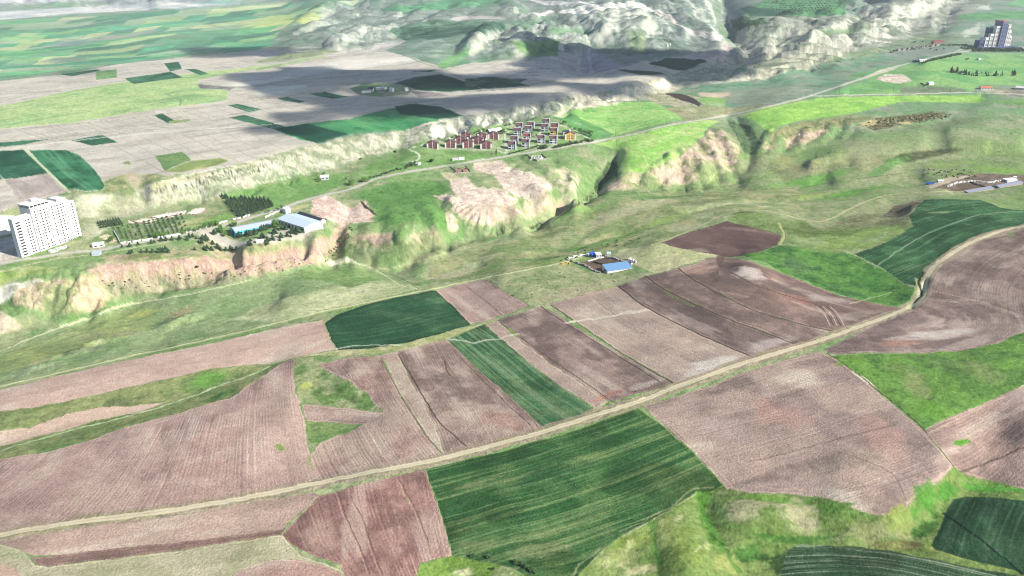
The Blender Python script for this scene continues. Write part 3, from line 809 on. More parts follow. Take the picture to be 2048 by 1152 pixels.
F([(1050,-2),(1110,3),(1190,8),(1150,12),(1090,11)], (208,200,200)); F([(1115,28),(1150,16),(1220,8),(1290,10),(1310,20),(1330,28),(1240,18),(1200,22),(1160,30)], (212,208,202))
F([(1035,36),(1075,25),(1110,24),(1080,34)], (206,202,196)); F([(900,40),(930,32),(980,32),(1015,38),(960,38),(905,42)], (190,178,176))
F([(1308,24),(1330,28),(1350,40),(1370,55),(1420,66),(1445,72),(1440,84),(1370,62),(1345,45)], (206,194,190), soft=1)
F([(770,60),(860,42),(1000,44),(1015,52),(930,66),(860,80),(815,84)], (92,142,104), (112,164,116), 50, name='crop_field', mat='crop', soft=2)
F([(815,70),(860,60),(1000,45),(1010,56),(930,68),(860,82)], (78,128,98), soft=4)
F([(770,100),(812,85),(880,78),(930,100),(920,118),(880,132),(830,118)], (150,176,146), (128,162,124), 40, soft=4); F([(870,130),(900,112),(940,95),(935,112),(905,130),(890,138)], (130,184,112), soft=3)
F([(1000,85),(1120,80),(1115,105),(1100,112),(1055,112),(1040,104)], (122,168,92), (100,150,90), 30, soft=4)
F([(1250,60),(1290,62),(1295,95),(1280,105),(1262,95)], (124,162,98), (150,168,120), 12, soft=8)
F([(1075,60),(1110,58),(1200,56),(1190,65),(1100,68)], (128,178,116), soft=4)
F([(760,20),(900,-2),(1000,-10),(1060,-8),(960,12),(820,26)], (104,190,112), (90,170,104), 60, name='crop_field', mat='crop', soft=2)
F([(540,32),(590,28),(592,34),(520,52),(480,55)], (186,214,126), soft=2); F([(520,50),(600,34),(645,32),(630,42),(560,50),(500,58)], (196,216,126), soft=2)
F([(1430,-5),(1445,8),(1440,40),(1462,62),(1470,92),(1450,80),(1432,40),(1424,10)], (112,158,102), (140,160,120), 20, soft=6)
F([(1475,32),(1500,20),(1535,-5),(1690,-10),(1692,28),(1640,35),(1560,32),(1500,35)], (84,158,88), (96,170,90), 40, name='crop_field', mat='crop', soft=2)
F([(1480,18),(1520,16),(1600,20),(1610,30),(1500,33)], (66,124,84), soft=2)
F([(1460,40),(1530,38),(1540,46),(1480,62),(1465,55)], (86,128,72), soft=3)
F([(1905,38),(1930,28),(2048,22),(2300,20),(2300,36),(2048,38),(1960,40)], (104,184,92), (90,168,86), 60, name='crop_field', mat='crop', soft=2)
F([(2010,8),(2048,-4),(2300,-10),(2300,10),(2048,14)], (110,196,100), soft=2)
F([(1640,62),(1700,56),(1740,58),(1700,68),(1660,70)], (120,160,92), soft=4); F([(1745,95),(1800,80),(1900,62),(1960,70),(1920,90),(1800,100),(1700,120),(1640,128)], (122,158,104), (140,164,110), 50, soft=5)
B(1945,62,22,9,(206,200,186),0.7,-20); B(1850,20,30,8,(212,206,190),0.7,-10); B(1970,15,14,5,(216,208,196),0.7,0)
# slopes south of the ravine, right
F([(1400,170),(1440,170),(1540,158),(1660,132),(1790,120),(1800,128),(1740,150),(1640,190),(1540,212),(1460,215),(1395,192)], (114,166,120), (136,158,126), 60, name='crop_field', mat='crop', guide=[(1400,200),(1560,180),(1760,130)], streak=(146,160,136), sa=0.7, sw=8, slen=200, soft=3, sp=5, fa=0.1)
F([(1440,185),(1600,170),(1640,180),(1540,212),(1470,212)], (140,152,130), (150,156,138), 20, soft=10, a=0.7)
F([(1770,140),(1850,122),(1920,106),(2048,106),(2300,106),(2300,200),(2048,172),(1960,170),(1940,186),(1700,190),(1660,188),(1740,160)], (116,178,98), (142,192,104), 60, name='grass_meadow', mat='grass', soft=4)
F([(1700,150),(1800,128),(1840,150),(1800,180),(1700,188)], (110,166,92), soft=10, a=0.6)
F([(1800,175),(1870,172),(1930,178),(1940,186),(1800,188)], (126,146,110), soft=6)
F([(1955,178),(2048,176),(2300,176),(2300,200),(2048,196),(1985,188)], (158,150,144), (140,146,120), 12, soft=3)
F([(1752,158),(1770,149),(1805,149),(1825,162),(1800,168),(1770,164)], (214,200,190), (190,176,160), 8, soft=2)
F([(1712,162),(1760,140),(1800,130),(1790,138),(1740,155)], (212,206,186), soft=3)
F([(1110,235),(1140,222),(1200,212),(1270,204),(1310,204),(1330,215),(1372,240),(1330,245),(1230,272),(1200,282),(1186,283),(1130,246)], (156,206,104), (126,190,88), 30, name='grass_meadow', mat='grass', guide=[(1110,245),(1300,205)], streak=(186,214,120), sa=0.5, sw=8, soft=2)
F([(1105,236),(1140,228),(1230,270),(1186,284),(1150,262)], (104,166,88), soft=2)
F([(1290,190),(1340,185),(1400,196),(1398,212),(1370,218),(1310,206)], (176,168,152), (150,156,120), 10, soft=3, name='quarry_floor', mat='rock', jit=2.2)
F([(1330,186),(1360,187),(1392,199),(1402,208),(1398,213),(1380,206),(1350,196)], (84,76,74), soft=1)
F([(1372,240),(1330,216),(1400,214),(1470,214),(1540,212),(1430,236)], (146,158,112), (158,152,124), 12, soft=4)
F([(1395,200),(1410,192),(1450,198),(1450,214),(1410,212)], (140,184,96), soft=4)
F([(1395,186),(1460,186),(1462,190),(1440,196),(1400,194)], (190,176,160), soft=2)
F([(1190,288),(1280,266),(1400,240),(1440,243),(1415,255),(1410,270),(1380,292),(1350,318),(1300,340),(1236,352),(1232,320),(1240,300)], (148,206,88), (178,214,110), 24, name='grass_meadow', mat='grass', guide=[(1236,352),(1240,310),(1420,250)], streak=(196,220,130), sa=0.6, sw=6, soft=2)
F([(1480,234),(1540,214),(1640,196),(1800,192),(1960,190),(1975,200),(1960,206),(1800,204),(1770,212),(1700,228),(1600,242),(1555,254),(1540,266),(1510,245)], (156,210,86), (134,192,78), 40, name='grass_meadow', mat='grass', guide=[(1480,240),(1640,200),(1960,198)], streak=(186,220,110), sa=0.5, sw=8, soft=2)
F([(1960,205),(2048,196),(2300,196),(2300,214),(2048,212)], (120,170,90), soft=5)
# terrace between scarp and road
F([(200,460),(330,415),(440,402),(560,372),(650,345),(740,320),(830,305),(850,320),(760,350),(640,392),(540,425),(420,450),(250,488),(170,492)], (128,158,96), (150,160,116), 18, soft=6)
F([(440,385),(520,375),(640,350),(700,345),(690,370),(620,395),(540,420),(470,400)], (116,164,82), (132,172,92), 20, soft=4, name='pasture', mat='grass')
F([(110,395),(215,385),(300,400),(260,430),(200,470),(165,490),(165,440)], (176,178,150), (150,160,120), 10, soft=6); B(185,402,45,8,(216,212,192),0.8,-6,seed=6); B(175,425,30,10,(200,198,178),0.7,-10,seed=8)
B(300,415,90,8,(186,182,160),0.6,-12,seed=5); B(330,425,80,5,(150,160,116),0.6,-12,seed=15)
F([(255,443),(290,438),(318,440),(300,447),(262,447)], (222,206,196)); F([(300,436),(340,424),(372,422),(370,428),(330,438),(315,439)], (228,218,214)); F([(374,428),(385,420),(408,416),(412,422),(395,430)], (226,214,208))
F([(340,450),(400,435),(470,430),(500,440),(420,452),(360,458)], (150,160,104), soft=5); F([(385,450),(450,425),(480,436),(440,448)], (128,168,84), soft=4)
F([(198,475),(215,468),(235,480),(222,486)], (214,196,168), soft=2)
F([(100,502),(120,494),(135,492),(125,500),(105,507)], (236,232,226), soft=1)
F([(-260,490),(0,478),(30,470),(45,515),(0,530),(-260,560)], (196,186,178), (210,204,196), 20, soft=3); F([(-260,450),(0,432),(28,430),(24,468),(0,472),(-260,480)], (232,228,220), soft=3)
# estate ground
F([(845,298),(900,272),(990,252),(1090,238),(1120,240),(1186,284),(1060,306),(1000,318),(880,305)], (128,172,92), (160,172,130), 9, name='estate_lawn', mat='grass', soft=2)
F([(700,345),(820,300),(850,290),(850,300),(1000,304),(1060,306),(900,332),(800,345),(720,362)], (120,168,84), (138,172,100), 15, soft=4)
for P_ in [[(848,292),(900,298),(980,300),(1010,306)], [(1010,306),(1040,290),(1100,296)], [(1000,268),(1090,246),(1150,262),(1186,284)], [(990,278),(1060,278),(1110,290)], [(1010,262),(1012,300)], [(1080,258),(1078,292)]]:
    L(P_, 4, (196,194,184), 0.8)
# pink cliff and mottled slope
PK = (192,162,150)
F([(170,540),(200,530),(350,517),(500,512),(600,494),(650,478),(690,446),(700,470),(690,492),(640,524),(580,548),(500,558),(350,572),(250,580),(200,570)], PK, (176,164,134), 8, lo=0.5, hi=0.66, soft=5, name='red_cliff', mat='rock')
F([(200,566),(300,560),(440,556),(560,548),(640,524),(560,556),(430,572),(300,590),(230,598)], (134,140,108), (168,160,136), 6, soft=6)
F([(20,575),(60,562),(140,560),(190,566),(225,595),(180,625),(100,630),(30,612)], (200,180,156), (158,158,120), 14, soft=6, name='red_cliff', mat='rock')
B(120,600,40,14,(126,150,92),0.8,-12,seed=4); B(70,600,22,12,(206,190,170),0.6,0,seed=9); B(195,605,30,12,(206,178,150),0.7,20,seed=3)
F([(-260,620),(0,572),(40,566),(90,560),(60,575),(20,600),(0,608),(-260,660)], (226,222,214), (190,188,170), 7, soft=3); F([(-260,690),(0,625),(30,640),(48,655),(0,668),(-260,720)], (208,186,160), (190,176,150), 8, soft=4)
F([(-260,575),(0,545),(60,532),(115,533),(110,545),(60,552),(0,566),(-260,600)], (166,186,104), (140,172,84), 10, soft=3)
# factory ground, pink quarries
F([(378,462),(400,457),(460,480),(520,482),(600,470),(640,462),(620,482),(560,494),(500,505),(440,498),(410,480)], (186,178,160), (150,160,120), 7, soft=4)
F([(396,462),(420,458),(470,484),(500,482),(620,440),(650,446),(600,478),(520,490),(460,492),(430,482)], (196,190,182), soft=2, name='factory_yard', mat='road')
F([(350,500),(420,480),(460,495),(600,480),(600,494),(500,511),(350,516),(210,526),(200,510)], (140,156,100), (176,164,138), 10, soft=4)
F([(625,402),(650,392),(672,400),(690,415),(730,405),(752,430),(742,446),(700,446),(690,455),(660,444),(640,440),(622,425)], (218,196,188), (206,176,166), 9, soft=2, name='quarry_floor', mat='rock', jit=2.2)
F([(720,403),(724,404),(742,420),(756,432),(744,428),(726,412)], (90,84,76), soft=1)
B(600,415,30,8,(198,180,150),0.7,-20,seed=7)
F([(700,390),(780,366),(880,362),(900,380),(870,400),(900,440),(880,462),(830,440),(790,450),(740,440),(755,425),(730,400)], (108,158,78), (96,146,72), 22, soft=8, name='pasture', mat='grass')
F([(690,480),(740,465),(790,468),(780,500),(720,502)], (184,160,148), (140,146,108), 7, lo=0.5, hi=0.7, soft=9); F([(820,470),(870,458),(885,485),(840,498),(800,500)], (196,176,156), (140,150,110), 7, soft=7)
F([(655,510),(700,470),(760,495),(880,470),(900,500),(800,530),(720,530)], (132,140,100), (112,138,82), 12, a=0.6, soft=10)
F([(900,365),(930,355),(955,372),(1010,378),(1018,392),(1040,400),(1020,412),(950,412),(910,420),(890,402),(868,392),(890,388),(915,398),(905,380)], (220,200,190), (208,188,176), 10, soft=4, name='quarry_floor', mat='rock', jit=2.2)
F([(905,420),(950,412),(1020,412),(1045,425),(1030,445),(960,455),(925,440)], (206,182,172), (182,160,146), 6, soft=5); F([(945,325),(1000,322),(1030,338),(1090,352),(1110,378),(1090,400),(1050,402),(1020,385),(1000,370),(985,350),(950,342)], (218,198,189), (206,186,174), 10, soft=5, name='quarry_floor', mat='rock', jit=2.2)
F([(900,365),(880,345),(905,346),(925,358)], (206,196,166), soft=3)
F([(1050,402),(1100,390),(1150,405),(1110,425),(1060,440),(1040,430)], (200,184,162), (176,170,132), 12, lo=0.5, hi=0.68, soft=8)
F([(1095,345),(1130,335),(1160,350),(1150,400),(1120,380)], (190,182,158), (150,168,112), 12, lo=0.5, hi=0.65, soft=8); F([(890,428),(900,425),(920,450),(912,470),(896,460)], (212,196,178), (180,178,140), 8, soft=4); B(1030,455,30,18,(150,156,120),0.7,30,seed=2)
F([(1190,385),(1240,355),(1300,345),(1350,322),(1385,292),(1420,262),(1445,262),(1480,300),(1470,335),(1420,362),(1340,372),(1250,380)], (200,178,162), (158,160,120), 12, lo=0.50, hi=0.66, soft=6, name='eroded_slope', mat='rock')
B(1420,345,34,16,(132,164,88),0.75,-10,seed=5); B(1300,365,36,8,(120,154,82),0.7,-5,seed=8)
F([(1215,325),(1235,318),(1236,352),(1205,370),(1190,385),(1188,368),(1206,345)], (82,112,72), (100,130,80), 6, soft=3)
F([(1455,240),(1500,250),(1520,285),(1490,312),(1480,290),(1465,262)], (92,124,82), (110,134,92), 8, soft=4)
F([(1530,285),(1570,262),(1640,250),(1660,262),(1610,288),(1560,300),(1530,298)], (196,172,156), (166,158,124), 8, lo=0.5, hi=0.7, soft=5, name='eroded_slope', mat='rock')
F([(1540,265),(1600,244),(1700,232),(1760,232),(1700,250),(1600,268),(1530,296)], (150,150,110), (126,146,92), 9, soft=4)
F([(1725,250),(1740,238),(1800,232),(1860,224),(1905,228),(1880,238),(1800,250),(1750,262)], (134,132,98), (98,96,74), 3.2, lo=0.4, hi=0.55, soft=4, name='rock_outcrop', mat='rock')
B(1740,245,22,5,(206,190,140),0.8,-8,seed=5); B(1810,246,16,3,(200,184,140),0.8,0)
F([(1530,330),(1640,322),(1760,300),(1800,330),(1700,350),(1560,360)], (126,138,94), (148,146,112), 30, a=0.8, soft=14)
F([(1770,325),(1800,308),(1900,296),(1930,300),(1880,312),(1810,325)], (104,110,78), (84,92,66), 6, soft=4)
B(1560,290,16,10,(120,166,84),0.7,0,seed=2); B(1640,300,60,7,(120,160,82),0.6,-10,seed=2); B(1850,275,120,9,(140,160,104),0.6,-6,seed=2); B(1980,300,80,8,(128,152,88),0.6,4,seed=4); B(1640,350,80,6,(150,150,118),0.6,-8,seed=7); B(1900,330,60,6,(150,176,84),0.6,-4,seed=6)
B(1620,365,100,9,(104,168,66),0.8,-8,seed=3); B(1780,330,50,8,(100,164,70),0.7,-22,seed=4); B(1580,395,90,6,(150,176,76),0.8,-4,seed=9); B(1700,388,70,6,(92,150,60),0.85,-8,seed=12); B(1570,322,26,9,(170,158,116),0.5,0,seed=3)
B(2000,340,60,7,(130,176,70),0.7,5,seed=8); B(1930,350,50,8,(112,140,70),0.6,0,seed=11); B(1900,250,120,10,(120,138,92),0.6,-4,seed=5); B(1720,440,60,12,(112,110,86),0.6,-8,seed=4)
F([(1770,430),(1790,412),(1850,396),(1830,418),(1815,430),(1800,440)], (116,112,92), (130,120,104), 8, soft=5)
F([(1600,460),(1700,450),(1820,430),(1820,450),(1780,475),(1700,480),(1600,475)], (134,138,104), (122,130,92), 14, soft=8)
# right farm yards
F([(1855,378),(1905,352),(1960,348),(2048,350),(2300,346),(2300,375),(2048,370),(1980,380),(1900,382)], (140,124,112), (120,108,98), 8, soft=2, name='farmyard', mat='road')
F([(1850,370),(1900,355),(1945,352),(1900,365),(1860,378)], (196,186,170), soft=2, a=0.8)
F([(1138,518),(1186,509),(1212,513),(1252,525),(1262,538),(1215,548),(1196,546),(1160,530)], (138,118,106), (122,104,94), 6, soft=1.5, name='cattle_yard', mat='road')
F([(1210,510),(1262,516),(1285,522),(1280,534),(1262,532),(1250,524)], (176,168,156), (150,146,120), 4, soft=2)
# valley flats
F([(1000,490),(1130,440),(1180,400),(1300,390),(1480,378),(1600,372),(1600,420),(1480,420),(1400,452),(1300,490),(1180,522),(1000,548),(900,565),(850,560),(880,520)], (138,160,96), (160,160,120), 16, soft=10, a=0.9)
for a_ in [(1280,415,110,12,(172,166,140),-14),(1290,455,100,9,(150,184,84),-16),(1130,520,70,9,(134,178,80),-8),(1070,520,40,5,(92,146,70),-6),(1230,480,80,8,(120,160,80),-12),(1150,500,26,6,(80,140,60),-10),(1180,420,70,8,(130,172,84),-14),(1340,395,80,5,(96,144,72),-6),(900,550,60,10,(178,172,144),-6),(980,535,50,5,(130,170,80),-8),(1100,470,60,8,(120,140,86),-16),(1180,458,46,6,(168,160,132),-14),(1400,405,70,8,(128,134,98),-6),(1000,500,70,8,(128,160,84),-10),(1000,470,60,5,(150,160,110),-20)]:
    B(a_[0], a_[1], a_[2], a_[3], a_[4], 0.75, a_[5], 0.7, int(a_[0] + a_[1]))
# green hillside above the field track
F([(-260,840),(-260,790),(0,705),(130,656),(250,612),(480,562),(620,530),(700,530),(780,548),(840,578),(700,612),(560,648),(440,678),(220,722),(0,770)], (154,178,114), (140,170,104), 30, name='pasture', mat='grass', soft=3)
F([(460,640),(560,600),(660,575),(780,560),(845,577),(700,612),(560,646)], (192,194,154), (176,188,132), 25, soft=12, a=0.9)
F([(620,535),(700,532),(760,548),(760,560),(700,575),(640,560),(560,562)], (132,170,92), (146,176,100), 12, soft=6)
F([(0,710),(120,668),(240,622),(300,616),(320,650),(200,690),(0,748)], (162,178,104), (146,168,98), 15, soft=8, a=0.8)
B(285,628,40,8,(176,186,104),0.8,-6,seed=3); B(355,632,34,13,(150,138,112),0.8,-22,seed=6); B(330,645,30,8,(92,128,82),0.7,-22,seed=7); B(375,600,30,12,(112,148,90),0.6,-20,seed=9)
B(190,672,36,6,(140,138,112),0.8,-14,seed=5); B(250,668,40,5,(150,146,122),0.8,-6,seed=8); B(140,702,26,9,(104,118,84),0.8,-18,seed=6); B(180,698,40,6,(138,144,118),0.7,-14,seed=2); B(85,722,34,7,(190,180,150),0.7,-14,seed=1); B(60,740,60,8,(146,160,124),0.6,-12,seed=11)
L([(-100,740),(0,703),(60,678),(125,655),(200,628),(250,611),(330,598),(420,580),(500,562)], 2.2, (204,208,170), 0.9, rough=2)
L([(0,712),(80,690),(140,660)], 1.6, (190,196,160), 0.6, rough=3)
F([(630,524),(660,518),(700,520),(720,532),(690,526),(655,526)], (226,222,206), soft=1.5, a=0.9)
L([(640,524),(700,524),(760,545),(800,570),(840,580)], 2.2, (196,200,160), 0.8, rough=2)
L([(750,540),(800,556),(838,578)], 1.5, (110,130,80), 0.8)
L([(700,535),(780,538),(900,505),(1000,478),(1060,452),(1130,424),(1178,396)], 2.5, (176,180,130), 0.7, rough=2)
L([(1060,458),(1120,432),(1165,405),(1180,393)], 2.5, (70,84,60), 0.7, rough=5, dash=0.3)
L([(1180,393),(1300,385),(1420,376),(1480,370)], 2.2, (104,130,70), 0.8, rough=3)
L([(1480,372),(1540,345),(1600,330),(1640,322),(1700,300)], 2, (150,176,90), 0.8); L([(1410,375),(1425,355),(1440,340),(1480,332)], 2.5, (170,196,110), 0.9)
L([(1490,380),(1600,376),(1700,360),(1780,350),(1860,340)], 2, (104,116,76), 0.7, rough=3)
# ---------------- foreground fields
TR = (206,212,172)
SOIL = (186,164,158); SOIL2 = (172,148,144); DKS = (140,120,118); DK2 = (124,104,104)
gA = [(0,800),(300,740),(640,665)]
F([(-260,850),(0,780),(220,728),(440,684),(560,655),(645,642),(655,665),(670,699),(585,716),(520,732),(480,733),(430,737),(330,760),(240,780),(120,806),(0,825),(-260,890)], (198,170,162), (188,160,152), 30, name='ploughed_field', guide=gA, sp=1.8, fa=0.12, streak=(206,184,176), sa=0.4, sw=3, slen=60)
F([(-260,890),(0,825),(120,806),(240,780),(330,760),(430,737),(480,732),(545,728),(590,716),(480,790),(360,826),(250,856),(165,885),(90,905),(0,918),(-260,960)], (140,150,98), (124,146,84), 12, lo=0.4, name='grass_bank', mat='grass', soft=2)
B(420,760,50,15,(110,166,66),0.85,-15,seed=3); B(250,805,50,9,(124,130,92),0.7,-12,seed=6); B(70,840,60,8,(126,140,90),0.6,-10,seed=9); B(440,790,40,7,(72,130,60),0.7,-25,seed=4); B(130,895,60,10,(104,150,76),0.7,-14,seed=5)
F([(-260,920),(0,864),(60,858),(130,830),(200,815),(260,815),(330,806),(290,822),(190,842),(120,862),(0,893),(-260,940)], (204,178,166), (212,190,176), 16, name='ploughed_field', guide=gA, fa=0.08)
L([(-100,950),(0,903),(60,885),(140,862),(250,835),(330,812),(380,795),(450,768),(500,752),(535,735)], 2.0, (190,216,150), 0.95, rough=2.5)
DW0 = [(-260,1100),(-60,1010),(60,880)]
F([(-260,960),(0,918),(90,905),(170,884),(250,856),(360,826),(460,795),(520,756),(560,728),(590,716),(587,745),(590,775),(600,805),(608,840),(612,885),(640,955),(600,975),(450,1007),(300,1027),(150,1048),(0,1068),(-260,1110)],
  (190,164,158), (176,148,144), 26, name='ploughed_field', guide=[(586,700),(588,770),(602,850),(615,900),(640,975)], guide2=[(-250,1080),(-30,1000),(120,880),(200,800)], sp=2.1, fa=0.5, wash=0.07)
B(60,960,70,20,(206,186,174),0.5,-30,seed=3); B(430,940,90,25,(168,134,130),0.5,0,seed=5); B(560,820,24,50,(158,138,134),0.5,0,seed=6); B(560,895,11,7,(132,160,78),0.95,30,0.3,seed=2); B(620,925,9,14,(150,152,110),0.8,0,seed=8); B(150,1000,6,20,(170,162,130),0.5,20,seed=8)
gT = [(760,712),(800,790),(850,870),(893,920)]
F([(590,716),(640,708),(680,703),(655,718),(645,730),(660,745),(700,765),(735,790),(765,826),(700,816),(608,806),(592,790),(588,755)], (150,160,112), (112,146,78), 9, name='grass_bank', mat='grass', soft=2)
B(612,772,16,8,(176,188,96),0.8,0,seed=3); B(700,790,40,12,(96,134,66),0.8,30,seed=3); B(660,735,30,10,(160,164,130),0.6,20)
F([(636,730),(690,716),(745,711),(765,722),(800,790),(850,868),(893,918),(750,945),(640,962),(620,915),(640,886),(725,850),(765,826),(735,790),(700,765),(660,746)], (182,160,152), (168,140,136), 18, name='ploughed_field', guide=[(700,700),(745,712),(800,790),(850,868),(895,922)], sp=2.0, fa=0.7)
F([(605,808),(700,817),(765,827),(728,850),(612,843)], (182,158,152), (170,148,142), 14, name='ploughed_field', guide=[(605,808),(765,828)], sp=1.6, fa=0.4)
F([(610,843),(725,850),(690,868),(640,886),(617,885)], (128,156,88), (112,150,80), 8, name='grass_bank', mat='grass')
F([(744,712),(795,704),(820,760),(870,850),(893,917),(886,918),(840,850),(790,770),(770,725)], (180,164,154), (172,150,144), 14, name='ploughed_field', guide=gT, sp=1.8, fa=0.25)
L([(762,716),(800,790),(850,868),(893,918)], 0.9, (120,120,92), 0.9)
F([(795,704),(885,676),(905,690),(960,742),(1040,812),(1088,858),(1000,885),(893,916),(870,850),(820,760)], (152,130,126), (170,148,142), 20, name='ploughed_field', guide=[(795,704),(820,760),(870,850),(895,915)], sp=1.9, fa=0.6, wash=0.06)
B(905,770,40,26,(128,112,112),0.6,30,seed=4); B(1000,840,50,18,(168,130,124),0.6,10,seed=4); B(840,800,12,30,(180,164,158),0.5,0)  # a soft dark blotch, then a reddish and a pale one
L([(797,710),(830,765),(875,840),(935,895)], 0.8, (84,72,66), 0.85, rough=1.2); L([(905,700),(960,755),(1010,805),(1060,850)], 0.6, (96,84,80), 0.7, rough=1.2); L([(890,725),(895,745),(905,755)], 1, (90,76,72), 0.6)
F([(590,716),(670,700),(800,690),(880,668),(960,650),(990,640),(985,648),(900,678),(800,702),(700,712),(640,712)], (158,164,112), (176,172,136), 9, soft=2)
gQ = [(650,700),(800,680),(940,645)]
F([(650,648),(672,632),(760,600),(870,582),(888,592),(912,620),(942,650),(880,668),(820,684),(740,697),(676,701),(664,680)], (54,106,72), (62,116,78), 20, name='crop_field', mat='crop', guide=gQ, streak=(96,142,96), sa=0.45, sw=2.2, slen=70, sp=2.0, fa=0.25, edge=(34,60,44), ew=2, jit=0.5)
L([(676,697),(720,692),(760,690),(800,692)], 1.6, (216,214,198), 0.85, rough=4); L([(660,676),(600,704),(540,722)], 1.2, (200,204,160), 0.8, rough=2)
gP = [(870,580),(905,612),(945,652)]
F([(870,580),(968,558),(1000,578),(1060,612),(1010,630),(942,650),(905,612)], (178,154,150), (170,144,140), 16, name='ploughed_field', guide=gP, sp=1.8, fa=0.4)
L([(935,575),(975,605),(1005,632)], 0.7, (110,96,92), 0.7); L([(968,558),(1010,585),(1060,612)], 0.8, (120,124,90), 0.8)
F([(975,557),(1060,540),(1130,526),(1180,545),(1300,545),(1310,548),(1235,572),(1100,606),(1060,612),(1010,585)], (158,164,124), (142,158,104), 14, name='pasture', mat='grass', soft=2)
B(1150,580,110,10,(172,160,136),0.6,-14,seed=5); B(1050,560,40,8,(134,166,92),0.6,-6,seed=3)
F([(1240,500),(1320,487),(1440,512),(1400,522),(1310,548),(1270,530),(1230,510)], (180,178,140), (168,172,128), 22, name='pasture', mat='grass', soft=2)
gS = [(985,645),(1030,675),(1110,735),(1215,805)]
F([(893,680),(968,649),(985,662),(1000,676),(1080,745),(1190,820),(1150,845),(1110,860),(1085,855),(1040,812),(960,742)], (74,126,82), (88,134,86), 20, name='crop_field', mat='crop', guide=gS, streak=(160,182,128), sa=0.55, sw=1.8, slen=90, sp=1.8, fa=0.3, jit=0.5)
B(1130,830,46,16,(150,170,116),0.4,20,seed=4)
F([(970,649),(995,642),(1030,672),(1110,733),(1218,803),(1192,818),(1080,745),(1000,676)], (186,166,158), (176,154,148), 16, name='ploughed_field', guide=gS, sp=1.9, fa=0.35)
F([(995,640),(1080,613),(1100,622),(1150,652),(1245,712),(1348,768),(1290,785),(1220,803),(1110,733),(1030,672)], (142,122,120), (160,138,134), 22, name='ploughed_field', guide=gS, sp=1.7, fa=0.45)
B(1220,790,40,8,(180,122,112),0.6,-20,seed=5); B(1290,770,40,8,(186,176,172),0.6,-15,seed=6); B(1090,690,20,30,(124,106,106),0.4,-40,seed=6)
L([(1082,614),(1120,640),(1200,690),(1320,765)], 0.8, (80,72,66), 0.8, rough=0.8); L([(1103,612),(1160,650),(1245,708),(1348,768)], 1.0, (86,80,70), 0.85, rough=0.8); L([(1000,645),(1060,690),(1140,745),(1225,804)], 0.7, (92,84,76), 0.8, rough=0.8)
L([(1020,660),(1032,672)], 3, (140,170,80), 0.9)
F([(1100,607),(1235,572),(1262,590),(1290,614),(1400,670),(1517,720),(1450,742),(1350,768),(1245,708),(1160,650)], (180,160,152), (168,148,142), 24, name='ploughed_field', guide=[(1235,572),(1290,614),(1400,670),(1517,722)], sp=1.8, fa=0.4)
B(1440,725,60,16,(214,208,204),0.75,-8,seed=5); B(1400,745,50,9,(206,198,194),0.6,-15,seed=8); B(1180,590,80,10,(170,144,140),0.4,-14,seed=8)
L([(1140,645),(1180,640),(1230,630),(1292,622)], 4, (220,210,200), 0.7, rough=6); L([(900,680),(940,684),(1000,678),(1030,672)], 3, (214,210,196), 0.7, rough=5)
gR = [(1235,572),(1262,592),(1330,635),(1430,682),(1517,722)]
F([(1235,572),(1290,553),(1322,575),(1380,605),(1460,640),(1600,693),(1560,706),(1517,722),(1400,670),(1290,614)], (128,110,110), (144,124,122), 22, name='ploughed_field', guide=gR, sp=1.7, fa=0.4)
F([(1290,553),(1356,537),(1400,568),(1500,618),(1600,648),(1662,662),(1600,693),(1460,640),(1380,605),(1322,575)], (140,120,118), (154,132,128), 22, name='ploughed_field', guide=gR, sp=1.7, fa=0.4)
F([(1356,537),(1440,512),(1490,520),(1560,546),(1680,592),(1800,617),(1740,640),(1662,662),(1600,648),(1500,618),(1400,568)], (142,120,117), (156,130,126), 22, name='ploughed_field', guide=[(1360,530),(1450,515),(1560,546),(1680,592),(1800,617)], sp=1.7, fa=0.4)
B(1500,545,42,13,(206,196,194),0.8,15,seed=5); B(1400,540,40,12,(176,142,128),0.6,10,seed=5); B(1600,600,50,8,(176,126,118),0.6,15,seed=6); B(1660,600,50,10,(190,182,178),0.5,5,seed=7); B(1560,575,60,10,(120,104,104),0.5,15,seed=9); B(1540,690,50,12,(192,184,182),0.6,-15,seed=9)
B(1720,630,50,10,(170,158,146),0.5,-10,seed=9); B(1440,560,90,8,(122,106,106),0.5,15,seed=19)
for P_, c_ in [([(1236,572),(1290,614),(1400,670),(1517,720)],(64,58,52)), ([(1290,553),(1322,575),(1380,605),(1460,640),(1600,693)],(78,76,60)), ([(1356,537),(1400,568),(1500,618),(1600,648),(1662,662)],(76,72,60)), ([(1460,545),(1520,575),(1600,600),(1640,612)],(100,88,84))]:
    L(P_, 1.3, c_, 0.9, rough=0.8)
L([(1330,584),(1360,602),(1385,612)], 2.2, (120,140,80), 0.8, rough=2)
F([(1432,512),(1450,510),(1444,535),(1436,534)], (132,110,104), soft=2)
for k in range(5):
    L([(1632 + 7 * k, 613),(1650 + 7 * k, 632),(1660 + 7 * k, 652)], 0.7, (96,84,80) if k % 2 else (200,190,184), 0.8)
F([(1318,485),(1400,460),(1452,443),(1520,456),(1563,470),(1556,490),(1500,510),(1480,513),(1435,511),(1370,500)], (122,98,98), (134,110,108), 20, name='ploughed_field', guide=[(1318,487),(1440,512),(1490,514)], sp=1.8, fa=0.4, edge=(90,76,74))
B(1400,500,26,6,(168,154,150),0.6,8,seed=5)
F([(1480,512),(1520,506),(1560,490),(1620,494),(1705,509),(1760,538),(1828,580),(1820,604),(1792,613),(1720,600),(1650,580),(1560,542),(1530,525)], (98,150,66), (80,132,66), 12, name='grass_meadow', mat='grass')
